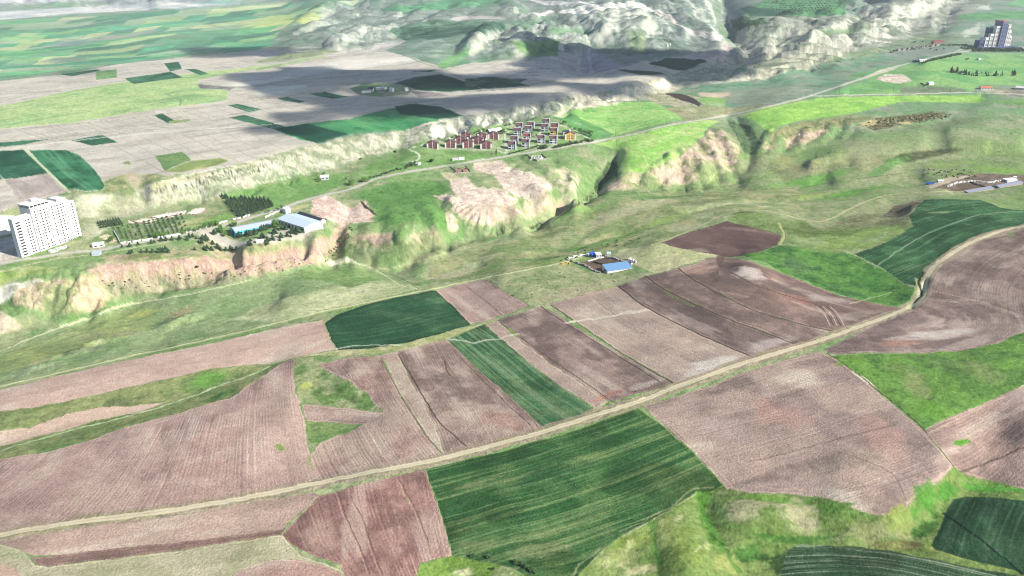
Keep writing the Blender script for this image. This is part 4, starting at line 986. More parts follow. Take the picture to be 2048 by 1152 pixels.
B(1590,530,40,16,(96,126,86),0.6,25,seed=5); B(1740,560,50,14,(84,146,58),0.6,20,seed=6); B(1640,500,60,7,(128,160,84),0.7,5,seed=6); L([(1700,608),(1750,595),(1790,580)], 1.4, (190,196,150), 0.6, rough=3)
F([(1480,420),(1600,440),(1640,460),(1820,450),(1815,470),(1760,490),(1700,508),(1610,494),(1570,485),(1562,468),(1452,442)], (132,156,90), (120,148,78), 12, soft=6)
F([(1580,480),(1700,470),(1800,450),(1815,470),(1720,500),(1640,498)], (146,176,86), (128,160,80), 12, soft=6, a=0.8)
gM = [(1708,508),(1780,485),(1850,452),(1950,425),(2048,418)]
F([(1848,400),(1885,398),(1960,400),(2000,415),(2048,420),(2300,415),(2300,455),(2048,451),(1965,468),(1900,500),(1870,522),(1845,545),(1836,575),(1800,562),(1760,535),(1708,508),(1760,490),(1800,470),(1826,452),(1818,432),(1828,422)], (60,112,68), (74,126,78), 22, name='crop_field', mat='crop', guide=gM, streak=(140,168,128), sa=0.4, sw=1.6, slen=80, sp=2.0, fa=0.35, jit=0.6)
L([(1750,535),(1800,500),(1850,470),(1900,450),(1960,430),(2048,422)], 1.8, (156,180,130), 0.8, rough=1.5); B(1880,425,26,3,(160,176,120),0.7,0)
F([(1850,600),(1856,560),(1890,520),(1950,484),(2000,464),(2048,458),(2300,450),(2300,640),(2048,636),(1960,606)], (156,138,134), (146,126,124), 26, name='ploughed_field', guide=[(1850,600),(1858,560),(1890,520),(1950,484),(2048,456)], sp=2.0, fa=0.45, slen=80)
B(2010,468,30,5,(166,156,130),0.6,-10); B(2022,470,8,6,(120,140,90),0.9,0,0.3)
F([(1660,708),(1650,698),(1740,655),(1820,622),(1852,596),(1960,606),(2048,636),(2300,640),(2300,660),(2048,664),(1990,688),(1930,701),(1850,706)], (158,138,134), (144,124,124), 24, name='ploughed_field', guide=[(1660,712),(1850,706),(1960,680),(1990,640),(1920,590)], sp=2.0, fa=0.4)
B(1890,668,100,11,(206,198,194),0.7,-8,seed=5); B(1800,686,50,8,(176,134,122),0.7,-4,seed=8); B(1800,650,60,10,(146,130,128),0.5,-10,seed=4)
L([(1855,580),(1900,590),(1960,606),(2048,636)], 1.0, (176,160,150), 0.8)
gH = [(1455,978),(1620,930),(1760,880),(1900,830)]
F([(1283,813),(1400,778),(1520,735),(1600,712),(1640,703),(1665,716),(1700,738),(1760,788),(1850,864),(1908,935),(1880,965),(1840,992),(1805,1024),(1770,1034),(1720,1026),(1660,1002),(1600,990),(1500,986),(1455,978),(1425,945),(1380,900),(1330,850)], (174,152,146), (160,140,138), 30, name='ploughed_field', guide=gH, sp=1.6, fa=0.35, wash=0.03)
B(1600,755,60,22,(216,204,192),0.6,10,seed=5); B(1690,1000,60,18,(206,200,190),0.55,20,seed=6); B(1560,830,60,30,(190,148,142),0.5,20,seed=7); B(1760,870,60,40,(186,146,140),0.45,40,seed=8); B(1450,860,80,26,(176,156,156),0.5,10,seed=9); B(1700,925,90,20,(150,136,128),0.4,0,seed=9); B(1830,950,50,30,(150,130,132),0.4,0,seed=11); B(1350,840,50,10,(186,166,156),0.5,0)
for P_, c_ in [([(1500,925),(1600,900),(1700,872),(1790,850)],(140,118,112)), ([(1680,905),(1750,930),(1790,955),(1812,1000)],(136,118,110)), ([(1652,706),(1720,758),(1800,825),(1880,905),(1900,935),(1870,960),(1815,1005)],(196,172,164)), ([(1300,822),(1360,868),(1420,925),(1465,975)],(196,170,160)), ([(1440,965),(1520,975),(1620,985),(1700,1012)],(180,156,150))]:
    L(P_, 1.0, c_, 0.6)
F([(1690,725),(1720,742),(1750,775),(1735,768),(1705,745)], (228,218,204), soft=1.5, a=0.9)
L([(1655,708),(1690,730),(1760,785),(1848,862),(1905,932)], 0.9, (60,70,44), 0.8)
F([(1662,712),(1850,707),(1930,702),(2000,686),(2048,664),(2300,620),(2300,740),(2048,769),(1960,810),(1900,834),(1848,860),(1800,815),(1735,760)], (112,158,66), (98,142,66), 16, name='grass_meadow', mat='grass')
B(1830,770,34,26,(146,150,104),0.7,30,seed=4); B(1960,740,50,20,(138,152,96),0.6,20,seed=4); B(1800,735,40,10,(116,140,84),0.6,0,seed=5); B(1890,730,40,14,(106,136,78),0.6,10,seed=5); B(1860,820,30,24,(104,160,52),0.6,0,seed=8); B(1700,725,30,9,(120,170,58),0.7,0,seed=7)
F([(1850,862),(1900,835),(1960,811),(2048,770),(2300,700),(2300,1010),(2048,978),(1990,970),(1950,955),(1912,942),(1905,930)], (172,146,142), (156,134,132), 26, name='ploughed_field', guide=[(1850,862),(1960,811),(2048,770)], sp=1.9, fa=0.45)
B(2000,960,40,12,(146,128,128),0.5,10); L([(1920,945),(1980,925),(2048,895)], 0.9, (110,94,90), 0.7); L([(1860,866),(1960,818),(2048,778)], 1.2, (200,172,160), 0.6); B(1923,886,20,5,(92,160,50),1.0,-16,0.35,3)
# wedge of grass below
F([(1100,1200),(1150,1152),(1180,1130),(1220,1092),(1300,1045),(1360,1010),(1400,984),(1455,978),(1500,986),(1600,990),(1660,1002),(1720,1026),(1770,1034),(1805,1024),(1840,992),(1880,965),(1908,937),(1950,955),(2048,978),(2300,1010),(2300,1400),(1000,1400)], (128,154,80), (112,142,70), 14, name='grass_meadow', mat='grass', soft=2)
for a_ in [(1340,1060,36,36,(144,160,88),0),(1370,1090,36,50,(132,158,72),0),(1230,1120,50,22,(160,166,112),-20),(1270,1080,40,14,(150,174,76),-25),(1280,1140,40,14,(186,178,144),0),(1480,1010,44,26,(166,158,134),10),(1420,1060,14,60,(84,136,50),-24),(1590,1030,60,20,(170,160,140),8),(1500,1110,40,20,(74,128,54),-10),(1600,1080,120,8,(76,128,52),-3),(1760,1065,90,18,(150,150,110),-4),(1800,1045,30,22,(136,158,76),0),(1850,1000,36,20,(84,150,52),-35),(1890,985,40,14,(76,142,50),-30),(1970,975,70,10,(88,168,54),8),(1850,1060,40,16,(66,116,48),-30),(1530,995,70,7,(104,150,58),5),(1660,1015,60,8,(90,138,58),12),(1410,995,16,18,(96,156,50),0),(1560,1130,30,26,(70,106,56),0),(1450,1130,30,20,(160,164,96),0),(1790,1095,60,8,(128,128,80),6),(1880,1100,40,8,(150,160,84),20),(1820,1090,30,6,(120,104,76),0),(1440,1030,14,40,(104,140,74),-20)]:
    B(a_[0], a_[1], a_[2], a_[3], a_[4], 0.8, a_[5], 0.8, int(a_[0] * 3 + a_[1]))
for k in range(26):
    random.seed(k + 300)
    t = k / 26
    B(1200 + 220 * t + random.uniform(-12, 12), 1130 - 80 * math.sin(t * 3) + random.uniform(-25, 25), random.uniform(8, 26), random.uniform(3, 9), random.choice([(182,180,130),(128,158,66),(196,190,160),(150,170,84)]), 0.5, -50, 0.8, k)
L([(1400,985),(1402,1010),(1418,1050),(1445,1090),(1470,1130)], 3, (78,136,48), 0.6, rough=5); L([(1303,1040),(1308,1080),(1320,1152)], 3, (92,146,54), 0.6, rough=4)
gW = [(1570,1092),(1700,1092),(1850,1116),(2048,1160)]
F([(1575,1100),(1600,1090),(1700,1094),(1780,1102),(1860,1118),(1960,1140),(2060,1156),(2300,1200),(2300,1400),(1500,1400),(1560,1152)], (62,102,68), (78,114,78), 14, name='crop_field', mat='crop', guide=gW, streak=(180,190,160), sa=0.5, sw=1.2, slen=60, sp=1.8, fa=0.4)
F([(1905,1000),(1935,992),(1990,996),(2048,1004),(2300,1030),(2300,1180),(2048,1146),(1960,1128),(1870,1102),(1862,1092),(1880,1050)], (54,96,64), (68,110,74), 14, name='crop_field', mat='crop', guide=[(1905,1000),(1880,1050),(1862,1096)], streak=(120,150,120), sa=0.35, sw=2.5, slen=40, sp=2.4, fa=0.4)
L([(1890,1030),(1960,1080),(2040,1145)], 1.6, (30,58,44), 0.8)
for k in range(6):
    x0 = 1905 + 26 * k
    L([(x0 + 20, 1004 + k),(x0, 1040 + 2 * k),(x0 - 14, 1075 + 5 * k),(x0 + 8, 1108 + 6 * k)], 0.7, (92,130,98), 0.5)
# green field below the road
gG = [(852,938),(1000,903),(1130,865),(1278,815)]
F([(852,940),(1000,905),(1130,868),(1275,818),(1330,855),(1380,903),(1425,948),(1452,977),(1420,984),(1395,984),(1360,1008),(1300,1042),(1240,1072),(1200,1104),(1170,1138),(1140,1170),(1060,1160),(1030,1140),(1000,1130),(905,1112),(890,1050),(870,990)], (66,118,66), (86,130,74), 22, name='crop_field', mat='crop', guide=gG, streak=(164,176,112), sa=0.5, sw=1.5, slen=70, sp=1.9, fa=0.4, jit=0.6)
B(1170,920,60,10,(146,166,98),0.6,-16,seed=4); B(960,965,50,6,(160,162,112),0.6,-14,seed=5); B(1080,1105,70,18,(150,158,110),0.55,-10,seed=6); B(960,1090,50,10,(140,152,104),0.5,0,seed=7); B(1100,950,90,14,(54,104,66),0.5,-14,seed=9); B(1250,870,60,9,(56,112,62),0.5,-16,seed=8)
L([(1140,1152),(1175,1118),(1230,1074),(1300,1035),(1350,1005),(1395,982),(1425,975)], 1.1, (180,172,136), 0.5, rough=3, dash=0.2)
# below the road, left
gE = [(0,1095),(300,1050),(640,988)]
F([(-260,1125),(0,1084),(150,1058),(300,1038),(450,1017),(625,985),(642,990),(600,1025),(572,1050),(560,1064),(420,1080),(240,1098),(150,1108),(70,1112),(0,1092),(-260,1140)], (186,160,152), (176,152,144), 30, name='ploughed_field', guide=gE, sp=1.4, fa=0.12)
F([(62,1116),(240,1097),(400,1081),(560,1060),(572,1056),(562,1070),(420,1093),(260,1114),(100,1134),(72,1130)], (150,122,118), (156,128,124), 24, name='ploughed_field', guide=gE, sp=1.4, fa=0.2)
F([(-260,1150),(0,1092),(40,1100),(70,1130),(100,1134),(260,1114),(420,1093),(564,1070),(600,1110),(680,1140),(740,1160),(740,1400),(-260,1400)], (190,182,160), (176,172,144), 18, name='stubble_field', guide=[(0,1170),(300,1130),(570,1080)], streak=(166,170,138), sa=0.5, sw=4, slen=50, sp=2, fa=0.2)
B(30,1110,40,12,(160,166,132),0.6,10); F([(-260,1200),(0,1130),(30,1140),(48,1160),(20,1200),(-260,1300)], (198,168,156), soft=4)
F([(440,1175),(480,1140),(530,1123),(590,1118),(640,1130),(700,1155),(720,1200),(440,1200)], (178,146,140), (170,140,134), 14, name='ploughed_field', guide=[(440,1160),(530,1123),(640,1128)], sp=1.6, fa=0.4)
gF = [(735,968),(760,1020),(790,1080),(815,1150)]
F([(640,992),(700,975),(780,955),(850,940),(868,990),(888,1050),(904,1112),(840,1128),(830,1170),(700,1170),(680,1132),(640,1115),(600,1098),(572,1080),(566,1068),(600,1030)], (172,136,132), (160,124,122), 16, name='ploughed_field', guide=[(900,930),(905,1000),(930,1150)], guide2=[(560,1000),(600,1100),(680,1200)], sp=2.0, fa=0.6)
B(640,1070,46,40,(180,154,144),0.6,20,seed=5); B(817,1003,4,5,(150,150,110),0.9,0,0.2)
for P_ in [[(670,985),(690,1040),(725,1120),(735,1148)], [(697,980),(700,1000),(720,1040),(745,1110),(760,1148)], [(795,962),(815,1000),(830,1030),(855,1095)]]:
    L(P_, 0.6, (196,166,154), 0.5, rough=1); L([(a + 5, b) for a, b in P_], 0.6, (120,92,88), 0.5, rough=1)
F([(838,1132),(905,1112),(1000,1130),(1040,1150),(1060,1200),(830,1200)], (140,176,74), (120,158,64), 10, name='grass_meadow', mat='grass'); B(925,1145,22,10,(206,198,170),0.8,0); B(1010,1145,30,12,(160,160,124),0.7,0,seed=4)
# verges and roads
RD = [(-260,1128),(0,1071),(75,1057),(150,1045),(300,1027),(450,1004),(600,974),(750,943),(870,920),(1000,888),(1080,866),(1150,844),(1280,802),(1400,757),(1520,717),(1640,681),(1740,646),(1820,614),(1843,595),(1850,565),(1866,535),(1915,500),(1970,474),(2048,452),(2200,430)]
L(RD, 12, (164,146,134), 0.85, rough=3, soft=1.0); L(RD, 6.4, (146,146,104), 0.55, rough=4, dash=0.3); L([(p[0], p[1]) for p in RD], 4.2, (208,196,176), 1.0, name='dirt_road', two=(184,172,146), rough=1.1)
TK = [(-260,835),(0,774),(220,722),(400,683),(500,660),(640,625),(760,600),(870,577),(1000,550),(1120,527),(1160,516)]
L(TK, 8, (164,172,116), 0.8, rough=3); L([(a, b - 5) for a, b in TK], 1.5, (196,180,156), 0.6, rough=2); L(TK, 2.8, TR, 0.95, name='field_track')
L([(1290,494),(1340,478),(1400,452),(1440,432),(1470,424),(1510,420),(1560,428),(1600,438),(1640,443),(1670,434),(1700,418),(1740,400),(1790,388),(1870,384),(1960,384)], 2.6, (190,184,146), 0.9, name='field_track')
L([(1558,446),(1562,455),(1570,470),(1562,488)], 3.4, (180,180,130), 0.9); L([(1556,446),(1566,458),(1572,472),(1565,488)], 0.8, (90,100,60), 0.8)
L([(1832,560),(1838,580),(1834,600),(1815,614)], 2.4, (186,188,150), 0.8); L([(1846,545),(1838,565),(1842,590),(1828,606)], 2.0, (44,66,36), 0.85, rough=1.5)
MR = [(-260,575),(0,528),(60,518),(120,508),(200,500),(250,491),(330,477),(400,462),(470,446),(520,430),(580,412),(620,398),(700,378),(760,356),(840,340),(900,331),(980,318),(1060,305),(1180,285),(1260,270),(1340,250),(1420,237),(1500,222),(1560,208),(1620,192),(1680,172),(1740,152),(1800,132),(1850,118),(1900,107),(1940,102)]
L(MR, 11, (168,162,140), 0.6, rough=3); L(MR, 6.5, (190,188,182), 1.0, name='paved_road'); L([(1625,193),(1700,190),(1800,189),(1900,186),(1990,187),(2060,190),(2250,200)], 6, (196,194,186), 1.0, name='paved_road')
L([(820,325),(838,318),(836,308),(820,300),(826,296),(848,290)], 3, (206,204,190), 0.9); L([(400,462),(430,482),(455,492),(490,486)], 7, (200,194,186), 0.9)
L([(0,545),(100,520),(200,508),(330,486)], 2.5, (204,190,170), 0.7, rough=2); L([(240,500),(330,485),(400,478)], 2, (196,188,160), 0.5)
L([(1910,104),(1930,96),(1935,88)], 4, (200,196,180), 0.8); L([(1780,92),(1860,90),(1940,92)], 3, (90,100,80), 0.7); L([(1960,118),(2000,135),(2048,152)], 2, (100,130,80), 0.8); L([(512,368),(560,360),(640,340)], 2.4, (206,204,186), 0.7, rough=2)
L([(1160,196),(1150,210),(1122,232)], 4, (176,176,160), 0.8); L([(550,256),(612,247)], 2, (190,192,160), 0.6)
L([(1290,22),(1330,30),(1350,45),(1390,60),(1440,75)], 3, (110,110,96), 0.7); L([(1030,22),(1060,35),(1010,50)], 3, (120,160,110), 0.5)

# fine natural variation of the ground colour everywhere: tussocks, clods, sheep tracks
fine = vnoise(GX / 1.3, GY / 1.1, 771) + 0.6 * vnoise(GX / 3.1, GY / 2.2, 772) - 0.8
wildc = np.array([0.05 if r['mat'] == 'soil' else 0.07 if r['mat'] == 'crop' else 0.03 if r['mat'] == 'road' else 0.15 if r['mat'] == 'rock' else 0.101 for r in REG])[RID]
GC *= (1 + wildc * 1.3 * np.clip(fine, -1, 1))[..., None]
tus = sstep(0.60, 0.80, fbm(GX / 4.5, GY / 3.2, 3, 781)) * (wildc > 0.1) * sstep(100, 260, GV)
GC = mixc(GC, GC * 0.82, tus * 0.6)
pal = sstep(0.60, 0.82, fbm(GX / 7 + 40, GY / 4 - 9, 3, 791)) * (wildc > 0.1) * sstep(100, 260, GV)
GC = mixc(GC, GC * 1.10 + 4, pal * 0.5)
GC *= (0.95 + 0.10 * N3 + 0.06 * (N2 - 0.5))[..., None]
# ------------------------------------------------------------------ materials
def new_mat(name):
    m = bpy.data.materials.new(name)
    m.use_nodes = True
    nt = m.node_tree
    for n in list(nt.nodes):
        if n.type != 'OUTPUT_MATERIAL':
            nt.nodes.remove(n)
    out = nt.nodes[0]
    b = nt.nodes.new('ShaderNodeBsdfPrincipled')
    b.inputs['Specular IOR Level'].default_value = 0.15
    b.inputs['Roughness'].default_value = 0.9
    nt.links.new(b.outputs[0], out.inputs[0])
    return m, nt, b


def math_node(nt, op, a, b=None, c=None):
    n = nt.nodes.new('ShaderNodeMath')
    n.operation = op
    for k, v in enumerate((a, b, c)):
        if v is None:
            continue
        if isinstance(v, (int, float)):
            n.inputs[k].default_value = v
        else:
            nt.links.new(v, n.inputs[k])
    return n.outputs[0]


def ground_mat(name, grain, gsc, bump, clump=0.0, csc=4.0):
    m, nt, b = new_mat(name)
    b.inputs['Specular IOR Level'].default_value = 0.02
    at = nt.nodes.new('ShaderNodeAttribute')
    at.attribute_name = 'cover'
    ar = nt.nodes.new('ShaderNodeAttribute')
    ar.attribute_name = 'row'
    af = nt.nodes.new('ShaderNodeAttribute')
    af.attribute_name = 'furrow'
    geo = nt.nodes.new('ShaderNodeNewGeometry')
    n1 = nt.nodes.new('ShaderNodeTexNoise')
    n1.inputs['Scale'].default_value = 1.0 / gsc
    n1.inputs['Detail'].default_value = 5
    n1.inputs['Roughness'].default_value = 0.65
    nt.links.new(geo.outputs['Position'], n1.inputs['Vector'])
    n2 = nt.nodes.new('ShaderNodeTexNoise')
    n2.inputs['Scale'].default_value = 1.0 / csc
    n2.inputs['Detail'].default_value = 4
    nt.links.new(geo.outputs['Position'], n2.inputs['Vector'])
    # furrows: a one-dimensional ridge across the rows, wavering and broken by the noise
    rw = math_node(nt, 'ADD', ar.outputs['Fac'], math_node(nt, 'MULTIPLY', n2.outputs['Fac'], 0.5))
    w1 = math_node(nt, 'SINE', math_node(nt, 'MULTIPLY', rw, 6.2832))
    nr = nt.nodes.new('ShaderNodeTexNoise')
    nr.noise_dimensions = '1D'
    nr.inputs['Scale'].default_value = 1.0
    nr.inputs['Detail'].default_value = 3
    nt.links.new(math_node(nt, 'MULTIPLY', ar.outputs['Fac'], 0.9), nr.inputs['W'])
    r1 = math_node(nt, 'MULTIPLY', math_node(nt, 'SUBTRACT', nr.outputs['Fac'], 0.5), 2.6)
    fur = math_node(nt, 'MULTIPLY', math_node(nt, 'ADD', math_node(nt, 'MULTIPLY', w1, 0.28), r1), af.outputs['Fac'])
    n4 = nt.nodes.new('ShaderNodeTexNoise')
    n4.inputs['Scale'].default_value = 0.035
    n4.inputs['Detail'].default_value = 3
    nt.links.new(geo.outputs['Position'], n4.inputs['Vector'])
    fur = math_node(nt, 'MULTIPLY', fur, math_node(nt, 'MAXIMUM', math_node(nt, 'MULTIPLY', math_node(nt, 'SUBTRACT', n4.outputs['Fac'], 0.25), 3.4), 0.15))
    g = math_node(nt, 'MULTIPLY', math_node(nt, 'SUBTRACT', n1.outputs['Fac'], 0.5), grain * 2)
    c = math_node(nt, 'MULTIPLY', math_node(nt, 'SUBTRACT', n2.outputs['Fac'], 0.5), clump * 2)
    k = math_node(nt, 'ADD', math_node(nt, 'ADD', g, c), math_node(nt, 'MULTIPLY', fur, 0.36))
    k = math_node(nt, 'MAXIMUM', math_node(nt, 'ADD', k, 1.0), 0.3)
    mx = nt.nodes.new('ShaderNodeVectorMath')
    mx.operation = 'SCALE'
    nt.links.new(at.outputs['Color'], mx.inputs[0])
    nt.links.new(k, mx.inputs['Scale'])
    nt.links.new(mx.outputs[0], b.inputs['Base Color'])
    h = math_node(nt, 'ADD', math_node(nt, 'MULTIPLY', n1.outputs['Fac'], bump), math_node(nt, 'MULTIPLY', fur, 0.22))
    bp = nt.nodes.new('ShaderNodeBump')
    bp.inputs['Strength'].default_value = 0.8
    bp.inputs['Distance'].default_value = 1.0
    nt.links.new(h, bp.inputs['Height'])
    nt.links.new(bp.outputs[0], b.inputs['Normal'])
    return m


GM = {
    'soil': ground_mat('ploughed_soil', 0.60, 1.2, 1.0, 0.10, 9.0),
    'crop': ground_mat('green_crop', 0.85, 1.2, 0.9, 0.16, 7.0),
    'grass': ground_mat('meadow_grass', 0.42, 1.8, 1.0, 0.18, 9.0),
    'road': ground_mat('road_dust', 0.10, 1.2, 0.1, 0.04, 8.0),
    'rock': ground_mat('bare_marl', 0.40, 2.2, 1.8, 0.18, 11.0),
}
# ------------------------------------------------------------------ ground meshes
# fine relief: clods, tussocks, erosion
wild = np.array([0.22 if r['mat'] in ('soil', 'crop', 'road') else 1.0 for r in REG])[RID]
GZ += wild * ((N3 - 0.5) * 0.8 * np.where(SLOPE > 0.3, 1.2, 1.0) + (N2 - 0.5) * 1.2)
green = sstep(0, 26, GC[..., 1] - GC[..., 0])[..., None]
GA = lin(np.clip(GC, 0, 255)) * ALB
GA = GA * (np.array([1.13, 1.115, 0.95]) * (1 - green) + np.array([0.97, 0.90, 0.90]) * green)
GA[..., 2] *= 1 + 0.16 * green[..., 0] * sstep(120, 190, GC[..., 1])
wl_ = (wildc > 0.1).astype(float)[..., None]
gl = GA.mean(2, keepdims=True)
crop_ = np.array([0.92 if r['mat'] == 'crop' else 1.0 for r in REG])[RID] * (GV > 560) + (GV <= 560)
GA *= crop_[..., None]
GA = GA + wl_ * ((gl - GA) * 0.06 + GA * 0.06)
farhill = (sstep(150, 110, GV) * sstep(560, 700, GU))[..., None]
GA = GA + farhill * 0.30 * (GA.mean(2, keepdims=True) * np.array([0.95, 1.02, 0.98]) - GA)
dk = sstep(150, 110, GC[..., 1])[..., None]
GA *= 1 - 0.30 * dk
idx = np.arange(NV * NU, dtype=np.int64).reshape(NV, NU)
q00, q01, q10, q11 = idx[:-1, :-1], idx[:-1, 1:], idx[1:, :-1], idx[1:, 1:]
QUADS = np.stack([q00.ravel(), q10.ravel(), q11.ravel(), q01.ravel()], 1)
FR = RID[:-1, :-1].ravel()
PX, PY, PZ = GX.ravel(), GY.ravel(), GZ.ravel()
CC = GA.reshape(-1, 3)


def ground_mesh(name, quads, mat, row_f, fa, X_, Y_, Z_, C_):
    vid, inv = np.unique(quads.ravel(), return_inverse=True)
    n = len(vid)
    me = bpy.data.meshes.new(name)
    me.vertices.add(n)
    co = np.empty((n, 3), np.float32)
    co[:, 0], co[:, 1], co[:, 2] = X_[vid], Y_[vid], Z_[vid]
    me.vertices.foreach_set('co', co.ravel())
    nq = len(quads)
    me.loops.add(nq * 4)
    me.loops.foreach_set('vertex_index', inv.astype(np.int32).ravel())
    me.polygons.add(nq)
    me.polygons.foreach_set('loop_start', np.arange(0, nq * 4, 4, dtype=np.int32))
    me.polygons.foreach_set('use_smooth', np.ones(nq, bool))
    me.update(calc_edges=True)
    a = me.attributes.new('cover', 'FLOAT_COLOR', 'POINT')
    c4 = np.ones((n, 4), np.float32)
    c4[:, :3] = C_[vid]
    a.data.foreach_set('color', c4.ravel())
    row = row_f(co[:, 0].astype(float), co[:, 1].astype(float)) if row_f else np.zeros(n)
    a = me.attributes.new('row', 'FLOAT', 'POINT')
    a.data.foreach_set('value', row.astype(np.float32))
    a = me.attributes.new('furrow', 'FLOAT', 'POINT')
    a.data.foreach_set('value', np.full(n, fa, np.float32))
    me.materials.append(GM[mat])
    o = bpy.data.objects.new(name, me)
    COL.objects.link(o)
    o['kind'] = 'structure'
    return o


for k, r in enumerate(REG):
    sel = np.nonzero(FR == k)[0]
    if len(sel) == 0:
        continue
    f = None
    if r['guide'] is not None and r['fa'] > 0:
        Wg = gw(r['guide'])
        if r.get('guide2'):
            W2 = gw(r['guide2'])

            def f(x, y, Wg=Wg, W2=W2, sp=r['sp']):
                d0 = pld(x, y, Wg)[0]
                d1 = pld(x, y, W2)[0]
                t = d0 / (d0 + d1)
                return t * (np.median(d0 + d1) / sp)
        else:
            def f(x, y, Wg=Wg, sp=r['sp']):
                return pld(x, y, Wg)[0] / sp
    ground_mesh(r['name'], QUADS[sel], r['mat'], f, r['fa'], PX, PY, PZ, CC)

# the country beyond the surveyed sheet, coarser, down to the horizon
ru = np.concatenate([np.linspace(-14000, -1200, 60), np.linspace(-1100, 1100, 23), np.linspace(1200, 14000, 60)])
ry = np.concatenate([np.linspace(-3000, 100, 40), np.geomspace(140, 40000, 90)])
OX, OY = np.meshgrid(ru * 1.6, ry)
cu_, cv_ = chart(OX, np.maximum(OY, 150.0))
inside = (cu_ > U0 + 6) & (cu_ < U1 - 6) & (cv_ > V0 + 4) & (cv_ < V1 - 8) & (OY > 200)
OZ = gsamp(GZ, np.clip(cu_, U0, U1), np.clip(cv_, V0, V1)) - 3.0
hill = fbm(OX / 1500, OY / 1500, 4, 900)
OZ = np.where(inside, OZ - 18, OZ + (hill - 0.5) * 60)
cfar = np.zeros(OX.shape + (3,)) + (130, 158, 104)
cfar = mixc(cfar, (184, 172, 164), (vnoise(OX / 400, OY / 260, 905) > 0.55).astype(float))
cfar = mixc(cfar, (96, 146, 90), (vnoise(OX / 350 + 9, OY / 300, 907) > 0.62).astype(float))
GA2 = lin(cfar) * ALB
i2 = np.arange(OX.size).reshape(OX.shape)
Q2 = np.stack([i2[:-1, :-1].ravel(), i2[:-1, 1:].ravel(), i2[1:, 1:].ravel(), i2[1:, :-1].ravel()], 1)
keep = ~(inside[:-1, :-1] & inside[:-1, 1:] & inside[1:, :-1] & inside[1:, 1:]).ravel()
ground_mesh('outlying_land', Q2[keep], 'grass', None, 0.0, OX.ravel(), OY.ravel(), OZ.ravel(), GA2.reshape(-1, 3))


def at(px, py, lift=0.0):
    """ground point (x, y, z) at a surveyed place"""
    c = to_chart([(px, py)])
    X, Y = world_at(c[0, 0], c[0, 1], 0.0)
    return Vector((float(X), float(Y), float(gsamp(GZ, c[:, 0], c[:, 1])[0]) + lift))


def gz(x, y):
    u, v = chart(np.array([x]), np.array([y]))
    return float(gsamp(GZ, u, v)[0])
# ------------------------------------------------------------------ building kit
def simple_mat(name, col, rough=0.8, var=0.08, sc=0.6, spec=0.2, stripe=0.0, ssc=1.0, metal=0.0, direct=False):
    m, nt, b = new_mat(name)
    b.inputs['Roughness'].default_value = rough
    b.inputs['Specular IOR Level'].default_value = spec
    b.inputs['Metallic'].default_value = metal
    a = (lin(col) if direct else lin(col) * ALB * 1.05)
    tc = nt.nodes.new('ShaderNodeTexCoord')
    n = nt.nodes.new('ShaderNodeTexNoise')
    n.inputs['Scale'].default_value = sc
    n.inputs['Detail'].default_value = 4
    nt.links.new(tc.outputs['Object'], n.inputs['Vector'])
    k = math_node(nt, 'ADD', math_node(nt, 'MULTIPLY', math_node(nt, 'SUBTRACT', n.outputs['Fac'], 0.5), var * 2), 1.0)
    if stripe:
        w = nt.nodes.new('ShaderNodeTexWave')
        w.inputs['Scale'].default_value = ssc
        nt.links.new(tc.outputs['Object'], w.inputs['Vector'])
        k = math_node(nt, 'ADD', k, math_node(nt, 'MULTIPLY', math_node(nt, 'SUBTRACT', w.outputs['Fac'], 0.5), stripe))
    v = nt.nodes.new('ShaderNodeVectorMath')
    v.operation = 'SCALE'
    v.inputs[0].default_value = tuple(a)
    nt.links.new(k, v.inputs['Scale'])
    nt.links.new(v.outputs[0], b.inputs['Base Color'])
    return m


